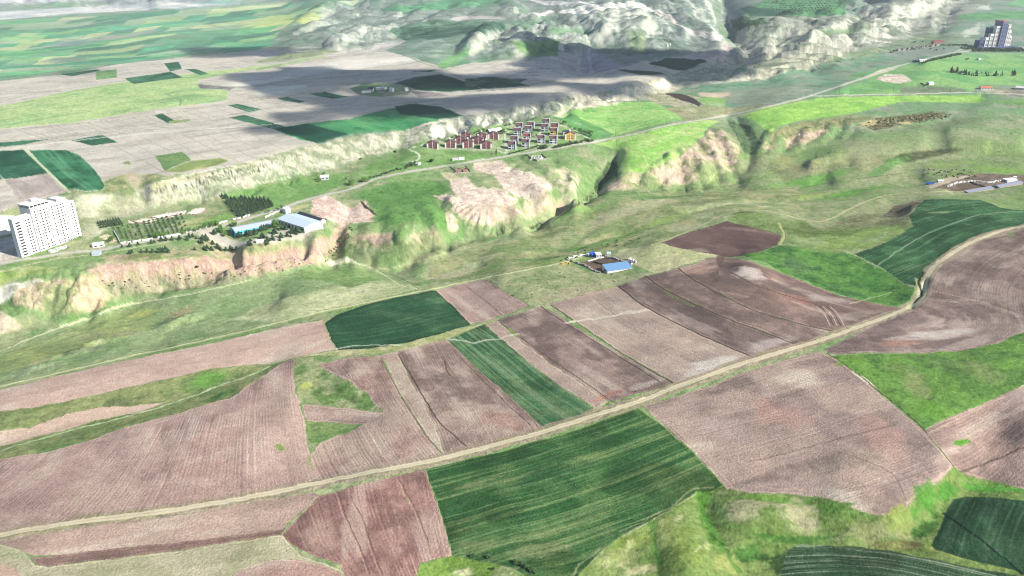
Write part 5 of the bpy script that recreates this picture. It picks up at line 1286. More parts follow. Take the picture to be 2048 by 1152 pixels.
MT = {
    'white': simple_mat('white_plaster', (236, 232, 226), var=0.06),
    'concrete': simple_mat('raw_concrete', (232, 228, 222), var=0.10, sc=0.3),
    'void': simple_mat('dark_opening', (70, 66, 68), var=0.2),  # darkness of empty interiors put into the colour; doors use it too
    'glass': simple_mat('window_glass', (52, 62, 78), rough=0.15, spec=0.6, var=0.1),
    'teal': simple_mat('turquoise_cladding', (90, 208, 224), var=0.06),
    'greyroof': simple_mat('grey_sheet_roof', (192, 204, 208), rough=0.5, var=0.07, stripe=0.06, ssc=1.2),
    'greyroof2': simple_mat('pale_sheet_roof', (206, 220, 226), rough=0.5, var=0.07, stripe=0.06, ssc=1.2),
    'slate': simple_mat('weathered_grey_roof', (150, 152, 164), var=0.18),
    'darkroof': simple_mat('dark_sheet_roof', (58, 62, 72), rough=0.6, var=0.15),
    'redwall': simple_mat('brick_red_render', (142, 94, 94), var=0.12),
    'brownroof': simple_mat('brown_tile_roof', (112, 84, 84), var=0.18, stripe=0.12, ssc=2.5),
    'redroof': simple_mat('red_tile_roof', (140, 78, 80), var=0.15, stripe=0.12, ssc=2.5),
    'yellow': simple_mat('yellow_render', (226, 190, 104), var=0.08),
    'palegrey': simple_mat('pale_grey_render', (206, 212, 216), var=0.06),
    'blueroof': simple_mat('blue_sheet_roof', (118, 160, 196), rough=0.5, var=0.10, stripe=0.08, ssc=1.0),
    'blue': simple_mat('bright_blue_sheet', (44, 98, 196), var=0.08),
    'bluegrey': simple_mat('blue_grey_cladding', (80, 92, 122), var=0.12),  # podium and hall walls; also stands for the tower's shaded faces
    'stone': simple_mat('dry_stone', (168, 162, 150), var=0.35, sc=1.6),
    'rubble': simple_mat('white_rubble', (232, 228, 220), var=0.2, sc=1.4),
    'timber': simple_mat('weathered_timber', (96, 84, 72), var=0.15),
    'straw': simple_mat('yellow_straw', (206, 176, 104), var=0.2, sc=1.2),
    'brick': simple_mat('red_brick', (176, 132, 122), var=0.2, sc=1.0),
    'orange': simple_mat('orange_tile_roof', (204, 124, 92), var=0.15),
    'bark': simple_mat('tree_bark', (74, 60, 48), var=0.3, sc=2.0, direct=True),
}


def leaf_mat(name, c1, c2):
    m, nt, b = new_mat(name)
    geo = nt.nodes.new('ShaderNodeNewGeometry')
    oi = nt.nodes.new('ShaderNodeObjectInfo')
    mx = nt.nodes.new('ShaderNodeMix')
    mx.data_type = 'RGBA'
    mx.inputs[6].default_value = (*lin(c1), 1)
    mx.inputs[7].default_value = (*lin(c2), 1)
    nt.links.new(math_node(nt, 'ADD', math_node(nt, 'MULTIPLY', geo.outputs['Random Per Island'], 0.7), math_node(nt, 'MULTIPLY', oi.outputs['Random'], 0.4)), mx.inputs[0])
    nt.links.new(mx.outputs[2], b.inputs['Base Color'])
    return m


MT['pine'] = leaf_mat('pine_needles', (48, 68, 52), (80, 104, 70))
MT['leaf'] = leaf_mat('broad_leaves', (60, 96, 50), (108, 142, 72))
MT['dark'] = leaf_mat('dark_leaves', (52, 74, 48), (84, 110, 66))


class G:
    def __init__(s):
        s.v, s.f = [], []

    def quad(s, *p):
        n = len(s.v)
        s.v += [tuple(q) for q in p]
        s.f.append(tuple(range(n, n + len(p))))

    def box(s, x0, x1, y0, y1, z0, z1, top=True):
        p = [(x, y, z) for z in (z0, z1) for y in (y0, y1) for x in (x0, x1)]
        n = len(s.v)
        s.v += p
        F_ = [(0, 1, 5, 4), (1, 3, 7, 5), (3, 2, 6, 7), (2, 0, 4, 6), (0, 2, 3, 1)]
        if top:
            F_.append((4, 5, 7, 6))
        s.f += [tuple(n + i for i in f) for f in F_]

    def obox(s, c, ax, ay, hx, hy, z0, z1):
        """box about c along the unit vectors ax, ay"""
        n = len(s.v)
        for z in (z0, z1):
            for a, b in ((-1, -1), (1, -1), (1, 1), (-1, 1)):
                s.v.append((c[0] + a * hx * ax[0] + b * hy * ay[0], c[1] + a * hx * ax[1] + b * hy * ay[1], z))
        s.f += [tuple(n + i for i in f) for f in ((0, 3, 2, 1), (4, 5, 6, 7), (0, 1, 5, 4), (1, 2, 6, 5), (2, 3, 7, 6), (3, 0, 4, 7))]

    def make(s, name, mat, parent=None):
        me = bpy.data.meshes.new(name)
        me.from_pydata(s.v, [], s.f)
        me.materials.append(MT[mat] if isinstance(mat, str) else mat)
        me.update()
        o = bpy.data.objects.new(name, me)
        COL.objects.link(o)
        if parent:
            o.parent = parent
        return o


def thing(name, label, cat, loc, rz=0.0, group=None):
    o = bpy.data.objects.new(name, None)
    o.empty_display_size = 1.0
    COL.objects.link(o)
    o.location = loc
    o.rotation_euler = (0, 0, rz)
    tag(o, label, cat, group)
    return o


def tag(o, label, cat, group=None):
    o['label'] = label
    o['category'] = cat
    if group:
        o['group'] = group
    elif 'group' in o:
        del o['group']
    return o


def dup(root, loc, rz=None, sc=None, label=None):
    kids = [o for o in KIDS.get(root.name, [])] or list(root.children)
    KIDS[root.name] = kids
    r = root.copy()
    COL.objects.link(r)
    r.location = loc
    if rz is not None:
        r.rotation_euler = (0, 0, rz)
    if sc:
        r.scale = sc
    if label:
        r['label'] = label
    for ch in kids:
        c = ch.copy()
        COL.objects.link(c)
        c.parent = r
        for g in ch.children:
            d = g.copy()
            COL.objects.link(d)
            d.parent = c
    return r


KIDS = {}


def facade(wall, p0, ux, w, z0, z1, cols, rows, nrm, skip=None, depth=0.7):
    """a wall face with real openings; returns the opening rectangles"""
    xs = sorted({0.0, w, *[a for c in cols for a in c]})
    zs = sorted({z0, z1, *[a for r in rows for a in r]})
    P = lambda x, z, d=0.0: (p0[0] + ux[0] * x - nrm[0] * d, p0[1] + ux[1] * x - nrm[1] * d, z)
    out = []
    for a, b in zip(xs[:-1], xs[1:]):
        for c, d in zip(zs[:-1], zs[1:]):
            ci = [k for k, q in enumerate(cols) if q[0] <= a + 1e-6 and b - 1e-6 <= q[1]]
            ri = [k for k, q in enumerate(rows) if q[0] <= c + 1e-6 and d - 1e-6 <= q[1]]
            if ci and ri and not (skip and skip(ci[0], ri[0])):
                out.append((P(a, c), P(b, c), P(b, d), P(a, d), P(a, c, depth), P(b, c, depth), P(b, d, depth), P(a, d, depth)))
            else:
                wall.quad(P(a, c), P(b, c), P(b, d), P(a, d))
    return out


def window_part(r, mat, parent, g=None):
    q = g or G()
    q.quad(r[4], r[5], r[6], r[7])
    q.quad(r[0], r[1], r[5], r[4])
    q.quad(r[1], r[2], r[6], r[5])
    q.quad(r[2], r[3], r[7], r[6])
    q.quad(r[3], r[0], r[4], r[7])
    if g is None:
        return q.make('window', mat, parent)


def hall(name, label, cat, fl, fr, depth, h0, h1, roof, wallm, mono=False, nwin=0, over=0.4, group=None, root=None, front=None, wmat='void', door=True, px=True):
    """a long single-storey building standing on its front line fl-fr, roof pitched across it"""
    A, Bq = (at(*fl), at(*fr)) if px else (Vector(fl), Vector(fr))
    d = Vector((Bq.x - A.x, Bq.y - A.y, 0))
    w = d.length
    d.normalize()
    zb = min(A.z, Bq.z)
    rz = math.atan2(d.y, d.x)
    t = thing(name, label, cat, (A.x, A.y, zb), rz, group)
    wl = G()
    b = -3.0
    cols = [(w * (k + 0.5) / nwin - min(1.2, w / nwin * 0.3), w * (k + 0.5) / nwin + min(1.2, w / nwin * 0.3)) for k in range(nwin)]
    rows = [(h0 * 0.35, h0 * 0.75)] if nwin else []
    wins = facade(wl, (0, 0), (1, 0), w, b, h0, cols, rows, (0, -1))
    hb = h1 if mono else h0
    wl.quad((w, depth, b), (0, depth, b), (0, depth, hb), (w, depth, hb))
    for x in (0, w):
        if mono:
            wl.quad((x, 0, b), (x, depth, b), (x, depth, hb), (x, 0, h0))
        else:
            wl.quad((x, 0, b), (x, depth, b), (x, depth, h0), (x, depth / 2, h1), (x, 0, h0))
    wl.make('wall', wallm, t)
    if front:
        fg = G()
        fg.box(0.3, w - 0.3, -0.12, -0.05, h0 * 0.1, h0 * 0.3)
        fg.box(0.3, w - 0.3, -0.12, -0.05, h0 * 0.78, h0 * 0.95)
        fg.make('cladding_band', front, t)
    for r in wins:
        window_part(r, wmat, t)
    rf = G()
    o = over
    sl = (h1 - h0) / (depth if mono else depth / 2)
    ys = [(-o, h0 - o * sl), (depth + o, h1 + o * sl)] if mono else [(-o, h0 - o * sl), (depth / 2, h1), (depth + o, h0 - o * sl)]
    for (ya, za), (yb, zb_) in zip(ys[:-1], ys[1:]):
        for dz in (0.05, 0.3):
            rf.quad((-o, ya, za + dz), (w + o, ya, za + dz), (w + o, yb, zb_ + dz), (-o, yb, zb_ + dz))
        rf.quad((-o, ya, za + .05), (-o, yb, zb_ + .05), (-o, yb, zb_ + .3), (-o, ya, za + .3))
        rf.quad((w + o, ya, za + .05), (w + o, yb, zb_ + .05), (w + o, yb, zb_ + .3), (w + o, ya, za + .3))
    rf.quad((-o, ys[0][0], ys[0][1] + .05), (w + o, ys[0][0], ys[0][1] + .05), (w + o, ys[0][0], ys[0][1] + .3), (-o, ys[0][0], ys[0][1] + .3))
    rf.make('roof', roof, t)
    if door:
        dg = G()
        dg.box(-0.08, 0.05, depth * 0.35, depth * 0.65, 0, h0 * 0.8)
        dg.make('door', 'void', t)
    return t


# ------------------------------------------------------------------ unfinished tower block, left
def tower_block():
    A = at(45, 516)
    C_ = at(164, 471)
    d = Vector((C_.x - A.x, C_.y - A.y, 0))
    Lw = d.length
    d.normalize()
    t = thing('apartment_block', 'tall unfinished white apartment block with rows of empty window openings', 'apartment block', (A.x, A.y, min(A.z, C_.z)), math.atan2(d.y, d.x))
    k = Lw / 72.0
    wl = G()
    sec = [(0, 21 * k, 39.5, 0.8, 6), (21 * k, 43 * k, 45.0, 0, 17), (43 * k, 64 * k, 44.0, 0.0, 17), (64 * k, Lw, 40.5, 0.0, 17)]
    wins = []
    fh = 3.0
    rnd = random.Random(4)
    for n, (x0, x1, h, y0, dp) in enumerate(sec):
        w = x1 - x0
        nf = int((h - 1.5) / fh)
        rows = [(1.2 + fh * q, 1.2 + fh * q + 1.5) for q in range(nf)]
        if n == 0:
            cols = [(2.5, 7.0), (12.5, 14.0), (15.2, 16.8)]
        else:
            cols = []
            x = 1.0
            pat = [0.9, 0.7, 1.5, 0.8, 1.7, 1.6]
            q = n
            while x + pat[q % 6] < w - 0.6:
                cols.append((x, x + pat[q % 6]))
                x += pat[q % 6] + (1.5 if q % 2 else 2.2)
                q += 1
        wins += facade(wl, (x0, y0), (1, 0), w, -4, h, cols, rows, (0, -1), skip=lambda a, b: rnd.random() < 0.05, depth=1.1)
        wl.quad((x0, y0 + 0.0, -4), (x0, dp, -4), (x0, dp, h), (x0, y0, h))
        wl.quad((x1, y0, -4), (x1, dp, -4), (x1, dp, h), (x1, y0, h))
        wl.quad((x0, dp, -4), (x1, dp, -4), (x1, dp, h), (x0, dp, h))
        wl.quad((x0, y0, h), (x1, y0, h), (x1, dp, h), (x0, dp, h))
    wl.make('wall', 'concrete', t)
    order = sorted(range(len(wins)), key=lambda i: -abs(wins[i][1][0] - wins[i][0][0]))
    rest = G()
    for n, i in enumerate(order):
        if n < 99:
            window_part(wins[i], 'void', t)
        else:
            window_part(wins[i], 'void', t, rest)
    o = rest.make('window', 'void', t)
    o['kind'] = 'stuff'
    # open top storey: slab on columns, lift house, parapets
    g = G()
    g.box(20 * k, 44 * k, -0.6, 17.6, 48.0, 48.6)
    for x in np.linspace(21.2 * k, 43 * k, 6):
        for y in (0.2, 8.5, 16.6):
            g.box(x - 0.35, x + 0.35, y - 0.3, y + 0.3, 45.0, 48.0)
    g.make('roof_slab', 'white', t)
    g = G()
    g.box(31 * k, 38 * k, 9, 14, 48.6, 51.4)
    g.make('lift_house', 'white', t)
    g = G()
    g.box(44 * k, 50 * k, 2, 12, 44.0, 46.0)
    g.box(53 * k, 63 * k, 1.0, 14, 44.0, 46.6)
    g.make('stair_house', 'white', t)
    g = G()
    for (x0, x1, h, y0, dp) in sec:
        g.box(x0 + .1, x1 - .1, y0 + 0.02, y0 + 0.25, h, h + 0.9)
        g.box(x0 + .1, x1 - .1, dp - 0.3, dp - 0.05, h, h + 0.9)
    g.make('parapet', 'white', t)
    g = G()
    g.box(20.6 * k, 21.6 * k, -0.5, 0.0, 0, 45.0)
    g.box(-0.5, 0.0, 0.0, 6, -3, 40)
    g.make('corner_fin', 'palegrey', t)


tower_block()


# ------------------------------------------------------------------ stepped tower far right
def far_tower():
    c = at(1990, 97)
    m = 1.42
    t = thing('residential_tower', 'stepped high-rise on the far right ridge, its shaded faces coloured blue-grey beside white wings', 'residential tower', c, R(13))
    secs = [(-45, -31, 22, 6, 'dark'), (-31, -20, 30, 4, 'white'), (-20, -9, 40, 2, 'white'), (-20, -9.2, 56, 12, 'dark'), (-9, 2, 60, 0, 'white'), (2, 4, 60, 5, 'dark'), (4, 19, 73, -4, 'slate'), (19, 26, 62, 4, 'dark'), (26, 33, 62, 0, 'white'), (33, 40, 48, 2, 'white'), (40, 47, 32, 4, 'white')]
    wp = {'white': G(), 'dark': G(), 'slate': G()}
    wins = []
    for x0, x1, h, y0, kind in secs:
        x0, x1 = x0 * m * .80, x1 * m * .80
        g = wp[kind]
        w = x1 - x0
        rows = [(3 + 3.6 * q, 3 + 3.6 * q + 1.9) for q in range(int((h - 5) / 3.6))]
        cols = [(w * .14, w * .86)] if kind != 'slate' else [(w * .15, w * .42), (w * .55, w * .85)]
        ws = facade(g, (x0, y0), (1, 0), w, -8, h, cols, rows, (0, -1), depth=1.0)
        wins += ws
        g.quad((x0, y0, -8), (x0, 26, -8), (x0, 26, h), (x0, y0, h))
        g.quad((x1, y0, -8), (x1, 26, -8), (x1, 26, h), (x1, y0, h))
        g.quad((x0, 26, -8), (x1, 26, -8), (x1, 26, h), (x0, 26, h))
        g.quad((x0, y0, h), (x1, y0, h), (x1, 26, h), (x0, 26, h))
    wp['white'].make('wall', 'white', t)
    wp['dark'].make('wall', 'bluegrey', t)  # shade of the left-facing sides put into this wall colour
    wp['slate'].make('wall', simple_mat('slate_cladding', (110, 118, 150)), t)
    rest = G()
    for n, r in enumerate(wins):
        if n < 99:
            window_part(r, 'glass', t)
        else:
            window_part(r, 'glass', t, rest)
    if rest.f:
        rest.make('window', 'glass', t)['kind'] = 'stuff'
    g = G()
    g.box(3 * m * .80, 20 * m * .80, -5, 27, 73, 76)
    g.make('roof_slab', 'brick', t)
    g = G()
    g.box(25.5 * m * .80, 34 * m * .80, -1, 27, 62, 64)
    g.box(-10 * m * .80, 3 * m * .80, -1, 14, 60, 61.2)
    g.make('parapet', 'white', t)
    g = G()
    g.box(-62, 64, -18, 4, -8, 5)
    for q in range(16):
        g.box(-60 + q * 7.7, -56 + q * 7.7, -18.8, -18, 0, 4)
    g.make('podium', 'bluegrey', t)


far_tower()


# ------------------------------------------------------------------ factory
def factory():
    a = hall('factory_building', 'long low factory with grey sheet roof and turquoise wall by the road', 'factory', (472, 475), (561, 447.5), 17, 6.0, 8.0, 'greyroof', 'teal', nwin=12, wmat='glass', door=True)
    b = hall('factory_building', 'factory hall with pale roof and white gable, right wing of the yard', 'factory', (556, 448), (610, 467), 25, 6.5, 9.0, 'greyroof2', 'white', nwin=8, wmat='glass')
    hall('poultry_shed', 'narrow dark-roofed shed with a white gable behind the factory', 'shed', (595, 433), (640, 448), 8, 3.0, 4.6, 'darkroof', 'white', nwin=9)
    hall('annex', 'white lean-to block at the road end of the factory', 'annex', (566, 425), (572, 428), 6, 5, 6, 'white', 'white', mono=True)
    hall('gatehouse', 'little flat white hut at the lower edge of the factory yard', 'hut', (513, 487), (528, 485), 4, 2.0, 2.4, 'white', 'white', mono=True)


factory()
hall('site_hut', 'long white site hut beside the road right of the tower block', 'hut', (186, 497), (209, 494), 6, 3.2, 3.8, 'white', 'white', mono=True, nwin=2)
hall('site_hut', 'small grey flat-roofed hut on the verge below the road', 'hut', (184, 513), (200, 512), 6, 2.0, 2.6, 'greyroof', 'palegrey', mono=True)
# ------------------------------------------------------------------ cattle farm in the middle
hall('barn', 'open cattle barn with blue sheet roof and white front wall', 'barn', (1215, 548), (1264.5, 537.5), 12, 2.6, 4.6, 'blueroof', 'white', mono=True)
hall('blue_shed', 'small bright blue shed at the back of the cattle yard', 'shed', (1184, 515), (1192, 513.5), 5, 2.6, 3.4, 'blue', 'blue', mono=True, door=False)
hall('farmhouse', 'white flat-roofed farmhouse beside the small blue shed', 'house', (1193, 516), (1203, 514), 6, 2.8, 3.2, 'white', 'white', mono=True, nwin=2)
hall('store', 'small white store among rubble right of the farmhouse', 'shed', (1214, 512), (1221, 511), 4, 2.2, 2.6, 'greyroof2', 'white', mono=True)


def wall_line(name, label, cat, pts, h, th, mat, rough=0.25, seed=1, group=None, gaps=0.0, step=1.6):
    P = [at(*p) for p in dens(pts, 3)]
    rn = random.Random(seed)
    g = G()
    o0 = P[0]
    cum = 0
    for a, b in zip(P[:-1], P[1:]):
        d = Vector((b.x - a.x, b.y - a.y, 0))
        L_ = d.length
        if L_ < 0.05:
            continue
        d.normalize()
        n = max(1, int(L_ / step))
        nn = Vector((-d.y, d.x, 0))
        for k in range(n):
            if rn.random() < gaps:
                continue
            c = a.lerp(b, (k + .5) / n) - o0
            hh = h * (1 + rough * rn.uniform(-1, 1))
            cc = c + nn * rn.uniform(-1, 1) * rough * th
            z = gz(c.x + o0.x, c.y + o0.y) - o0.z
            g.obox(cc, d, nn, L_ / n * 0.52, th / 2 * (1 + rough * rn.uniform(-.5, .8)), z - 0.6, z + hh)
    o = g.make(name, mat)
    o.location = o0
    tag(o, label, cat, group)
    return o


wall_line('stone_wall', 'grey dry stone wall along the lower left side of the cattle yard', 'stone wall', [(1134,519),(1150,526),(1168,532),(1185,541),(1200,547)], 1.3, 1.4, 'stone', 0.6, 3)
wall_line('stone_wall', 'pale stone wall along the back of the cattle yard', 'stone wall', [(1137,518),(1150,515),(1165,512),(1182,509)], 1.4, 1.5, 'rubble', 0.6, 4)
wall_line('stone_wall', 'stone wall on the right side of the cattle yard', 'stone wall', [(1210,513),(1222,517),(1236,520),(1252,525)], 1.2, 1.3, 'stone', 0.7, 5, gaps=0.1)
wall_line('feed_trough', 'long white feed trough in the middle of the cattle yard', 'trough', [(1176,523),(1190,519.5),(1207,515)], 0.9, 1.4, 'white', 0.05, 6)
wall_line('yard_fence', 'dark fence across the cattle yard', 'fence', [(1188,524),(1197,528),(1210,531)], 1.2, 0.4, 'timber', 0.1, 7)
for i, (x, y, n) in enumerate([(1260,521,'upper'),(1266,524,'middle'),(1268,527,'lower')]):
    wall_line('rubble_heap', f'{n} one of three white rubble heaps right of the cattle barn', 'rubble heap', [(x-4,y),(x+4,y-1)], 1.4, 2.4, 'rubble', 0.8, 20+i, step=0.9)
wall_line('straw_heap', 'yellow straw heap at the left corner of the cattle yard', 'straw heap', [(1122,530),(1128,528),(1135,528)], 1.2, 3.0, 'straw', 0.7, 31, step=0.9)
wall_line('rubble_heap', 'white building rubble lying in front of the tower block', 'rubble heap', [(102,505),(112,500),(124,497),(134,495)], 1.0, 3.2, 'rubble', 0.8, 33, step=0.9)
# white boundary wall along the road, in bays
WB = [((243,489),(262,486)), ((266,486),(282,483)), ((285,483),(306,479)), ((316,478),(326,476)), ((330,476),(362,470)), ((372,466),(386,463)), ((390,461),(402,458)), ((404,457),(420,453)), ((438,448),(455,444)), ((466,441),(482,437)), ((486,436),(500,432)), ((530,436),(566,421))]
for i, (a, b) in enumerate(WB):
    wall_line('boundary_wall', 'white rendered wall bay along the road between tower block and factory', 'wall', [a, b], 1.9, 0.5, 'white', 0.04, 40 + i, 'white wall bays beside the road')
wall_line('boundary_wall', 'short white wall running uphill at the left end of the orchard', 'wall', [(241,488),(235,476),(228,463)], 1.8, 0.5, 'white', 0.03, 60)


# ------------------------------------------------------------------ housing estate
def red_house():
    t = thing('red_house', 'x', 'house', (0, 0, 0), 0, 'red gabled houses of the estate')
    g = G()
    W_, D_, h0, h1 = 15.0, 10.0, 6.4, 9.6
    cols = [(3.3, 4.6), (5.4, 6.3), (8.7, 9.6), (10.4, 11.7)]
    wins = facade(g, (0, 0), (1, 0), W_, -4, h0, cols, [(0.9, 2.4), (3.8, 5.3)], (0, -1), depth=0.4)
    g.quad((0, 0, h0), (W_, 0, h0), (W_ / 2, 0, h1))
    g.quad((W_, D_, -4), (0, D_, -4), (0, D_, h0), (W_ / 2, D_, h1), (W_, D_, h0))
    g.quad((0, 0, -4), (0, D_, -4), (0, D_, h0), (0, 0, h0))
    g.quad((W_, 0, -4), (W_, D_, -4), (W_, D_, h0), (W_, 0, h0))
    g.make('wall', 'redwall', t)
    for r in wins:
        window_part(r, 'glass', t)
    p = G()
    p.box(-0.3, 1.6, -0.5, 1.0, -2, h0 + 0.3)
    p.make('corner_pier', 'white', t)
    p = G()
    p.box(W_ - 1.6, W_ + 0.3, -0.5, 1.0, -2, h0 + 0.3)
    p.make('corner_pier', 'white', t)
    p = G()
    p.box(W_ / 2 - 0.25, W_ / 2 + 0.25, -0.35, -0.02, -1, h1 + 0.4)
    p.make('middle_fin', 'white', t)
    rf = G()
    sl = (h1 - h0) / (W_ / 2)
    for sx, a in ((0, -0.6), (1, W_ + 0.6)):
        za = h0 - 0.6 * sl
        for dz in (0.04, 0.3):
            rf.quad((a, -0.5, za + dz), (W_ / 2, -0.5, h1 + dz), (W_ / 2, D_ + 0.4, h1 + dz), (a, D_ + 0.4, za + dz))
        rf.quad((a, -0.5, za + .04), (W_ / 2, -0.5, h1 + .04), (W_ / 2, -0.5, h1 + .3), (a, -0.5, za + .3))
    ro = rf.make('roof', 'brownroof', t)
    c = G()
    c.box(W_ / 2 - 1.2, W_ / 2 + 0.9, 5.2, 7.2, h1 - 1.0, h1 + 1.8)
    c.make('chimney', 'white', ro)
    t.scale = (1.12, 1.1, 1.25)
    return t


def estate_house(wallm, roofm):
    t = thing('terraced_house', 'x', 'house', (0, 0, 0), 0, 'brown-roofed white houses of the estate')
    W_, D_, h = 10.5, 8.5, 7.4
    g = G()
    wins = facade(g, (0, 0), (1, 0), W_, -4, h, [(0.6, 4.2), (6.0, 7.0), (8.0, 9.2)], [(0.6, 2.7), (3.9, 6.2)], (0, -1), depth=1.3)
    g.quad((0, 0, -4), (0, D_, -4), (0, D_, h + 2.0), (0, 0, h))
    g.quad((W_, 0, -4), (W_, D_, -4), (W_, D_, h + 2.0), (W_, 0, h))
    g.quad((0, D_, -4), (W_, D_, -4), (W_, D_, h + 2.0), (0, D_, h + 2.0))
    g.make('wall', wallm, t)
    for r in wins:
        window_part(r, 'glass', t)
    b = G()
    b.box(0.2, 4.6, -1.1, -0.02, 3.0, 3.8)
    b.make('balcony', 'white', t)
    rf = G()
    for dz in (0.04, 0.3):
        rf.quad((-0.4, -0.6, h - 0.1 + dz), (W_ - 0.5, -0.6, h - 0.1 + dz), (W_ - 0.5, D_, h + 2.0 + dz), (-0.4, D_, h + 2.0 + dz))
    rf.quad((-0.4, -0.6, h - .06), (W_ - 0.5, -0.6, h - .06), (W_ - 0.5, -0.6, h + .2), (-0.4, -0.6, h + .2))
    rf.make('roof', roofm, t)
    p = G()
    p.box(W_ - 0.5, W_ + 0.35, -0.7, D_ + 0.4, -2, h + 2.9)
    p.make('party_wall', 'white', t)
    p = G()
    p.box(0, W_ - 0.5, D_ + 0.02, D_ + 0.5, h + 1, h + 3.0)
    p.make('parapet', 'white', t)
    t.scale = (1.12, 1.1, 1.15)
    return t


RH = [(864.7,296.6,'leftmost red gabled house in the front row of the estate'), (900.8,295.6,'second red gabled house from the left in the front row'), (936,296.2,'third red gabled house in the front row of the estate'), (971.6,298.4,'red gabled house at the right end of the front row'),
      (921,288.6,'red gabled house behind the gap of second and third front houses'), (956,288.6,'red gabled house behind the gap of third and fourth front houses'), (931.6,281.5,'red gabled house high up behind the left half of the row'), (963.8,281.5,'red gabled house in the back row next to the topmost one'), (987,277.5,'topmost red gabled house beside the white villa')]
base = red_house()
KIDS[base.name] = list(base.children)
for i, (x, y, lb) in enumerate(RH):
    p = at(x - 10.5, y)
    q = at(x + 9.5, y)
    z = min(p.z, q.z)
    rz = R(2 + (i * 37 % 5))
    if i == 0:
        base.location = (p.x, p.y, z)
        base.rotation_euler = (0, 0, rz)
        base['label'] = lb
    else:
        dup(base, (p.x, p.y, z), rz, label=lb)
EH = [(330,815,0,'white house with red-brown roof at the lower left of the estate'), (380,700,0,'white house just behind the lowest left estate house'), (610,770,0,'white grey-fronted house at the middle of the lowest row'), (640,655,1,'house with bright red roof behind the lowest middle house'),
      (455,535,0,'white house in the second row, left column of the estate'), (490,430,0,'topmost house of the left column on the estate'), (675,490,0,'white house in the second column from the left, lower of two'), (720,410,0,'upper house of the second column on the estate'),
      (1005,445,0,'lower house of the topmost pair on the estate'), (1035,345,0,'highest house of the estate, nearest the scarp'), (1195,540,2,'yellow-walled terraced house with brown roof'), (1215,430,3,'orange-walled house behind the yellow terraced house'), (935,690,0,'white house left of the pair in front of the yellow house'), (1180,702,0,'white house right of the pair in front of the yellow house')]
protos = {0: estate_house('palegrey', 'brownroof'), 1: estate_house('white', 'redroof'), 2: estate_house('yellow', 'brownroof'), 3: estate_house('orange', 'brownroof')}
for k in protos:
    KIDS[protos[k].name] = list(protos[k].children)
used_ = set()
for i, (X_, Y_, k, lb) in enumerate(EH):
    px_, py_ = 990 + X_ / 10.24, 220 + Y_ / 10.24
    p = at(px_ - 6.5, py_)
    z = min(p.z, at(px_ + 6, py_).z)
    rz = R(-4 + (i * 29 % 7))
    if k not in used_:
        used_.add(k)
        o = protos[k]
        o.location = (p.x, p.y, z)
        o.rotation_euler = (0, 0, rz)
        o['label'] = lb
    else:
        dup(protos[k], (p.x, p.y, z), rz, label=lb)
    if k in (2, 3):
        pass
yh = red_house()
yh['label'] = 'yellow gabled house at the right end of the estate'
yh.name = 'yellow_house'
del yh['group']
p = at(1130, 280)
yh.location = p
yh.rotation_euler = (0, 0, R(3))
for ch in yh.children:
    if ch.name.startswith('wall'):
        ch.data.materials[0] = MT['yellow']
    if ch.name.startswith('roof'):
        ch.data.materials[0] = MT['redroof']
hall('villa', 'white villa with pale roof behind the topmost red houses', 'villa', (980, 267), (1004, 266), 9, 5, 8, 'white', 'white', nwin=4)
hall('villa', 'white flat-roofed house just behind the yellow gabled house', 'house', (1127, 271), (1140, 270), 8, 5.5, 6, 'darkroof', 'white', mono=True, nwin=2)
# ------------------------------------------------------------------ scattered buildings
hall('farmhouse', 'small white gabled farmhouse alone in the green field above the road', 'house', (642, 361), (658, 360), 9, 3.5, 5.5, 'white', 'palegrey', nwin=2)
hall('hut', 'white hut beside the roadside tree clump', 'hut', (832, 332), (842, 331), 5, 2.6, 3.4, 'white', 'palegrey')
hall('container', 'left of two white containers beside the paved road', 'container', (905, 322.5), (917, 321.5), 4, 3.0, 3.1, 'white', 'white', mono=True, over=0.02)
hall('container', 'right of two white containers beside the paved road', 'container', (918, 321), (929, 319.5), 4, 3.0, 3.1, 'white', 'white', mono=True, over=0.02)


def ruin(px_, py_, w, d, label, seed, name='ruin', mat='brick', rz=0.0, h=3.0, rooms=2):
    p = at(px_, py_)
    t = thing(name, label, 'ruin', p, rz)
    g = G()
    rn = random.Random(seed)
    for (x0, x1, y0, y1) in [(0, w, 0, .4), (0, w, d - .4, d), (0, .4, .4, d - .4), (w - .4, w, .4, d - .4)] + [(w * (k + 1) / rooms - .2, w * (k + 1) / rooms + .2, .4, d - .4) for k in range(rooms - 1)]:
        n = max(1, int(max(x1 - x0, y1 - y0) / 2.2))
        for q in range(n):
            a, b = q / n, (q + 1) / n
            if rn.random() < 0.15:
                continue
            hh = h * rn.uniform(0.7, 1.1)
            if x1 - x0 > y1 - y0:
                g.box(x0 + (x1 - x0) * a, x0 + (x1 - x0) * b, y0, y1, -2, hh)
            else:
                g.box(x0, x1, y0 + (y1 - y0) * a, y0 + (y1 - y0) * b, -2, hh)
    g.make('wall', mat, t)
    g = G()
    g.box(-1.5, w + 1.5, -1.5, d + 1.5, -3, 0.25)
    g.make('floor_slab', 'concrete', t)
    return t


ruin(912, 346.5, 15, 12, 'unfinished brick building without roof below the paved road', 5, 'unfinished_house', 'brick', R(4), 4.5, 3)
wall_line('yard_wall', 'grey wall around the unfinished brick building', 'wall', [(941,344),(932,333),(905,334),(903,336),(917,347)], 1.3, 0.5, 'stone', 0.1, 71)
ruin(1062, 319, 14, 12, 'roofless white hut in the walled yard below the paved road', 6, 'ruined_hut', 'rubble', R(-10), 3, 3)
wall_line('yard_wall', 'pale wall around the ruined white hut beside the road', 'wall', [(1053,311),(1062,317),(1074,323),(1094,319),(1084,309)], 1.6, 0.5, 'stone', 0.1, 72)
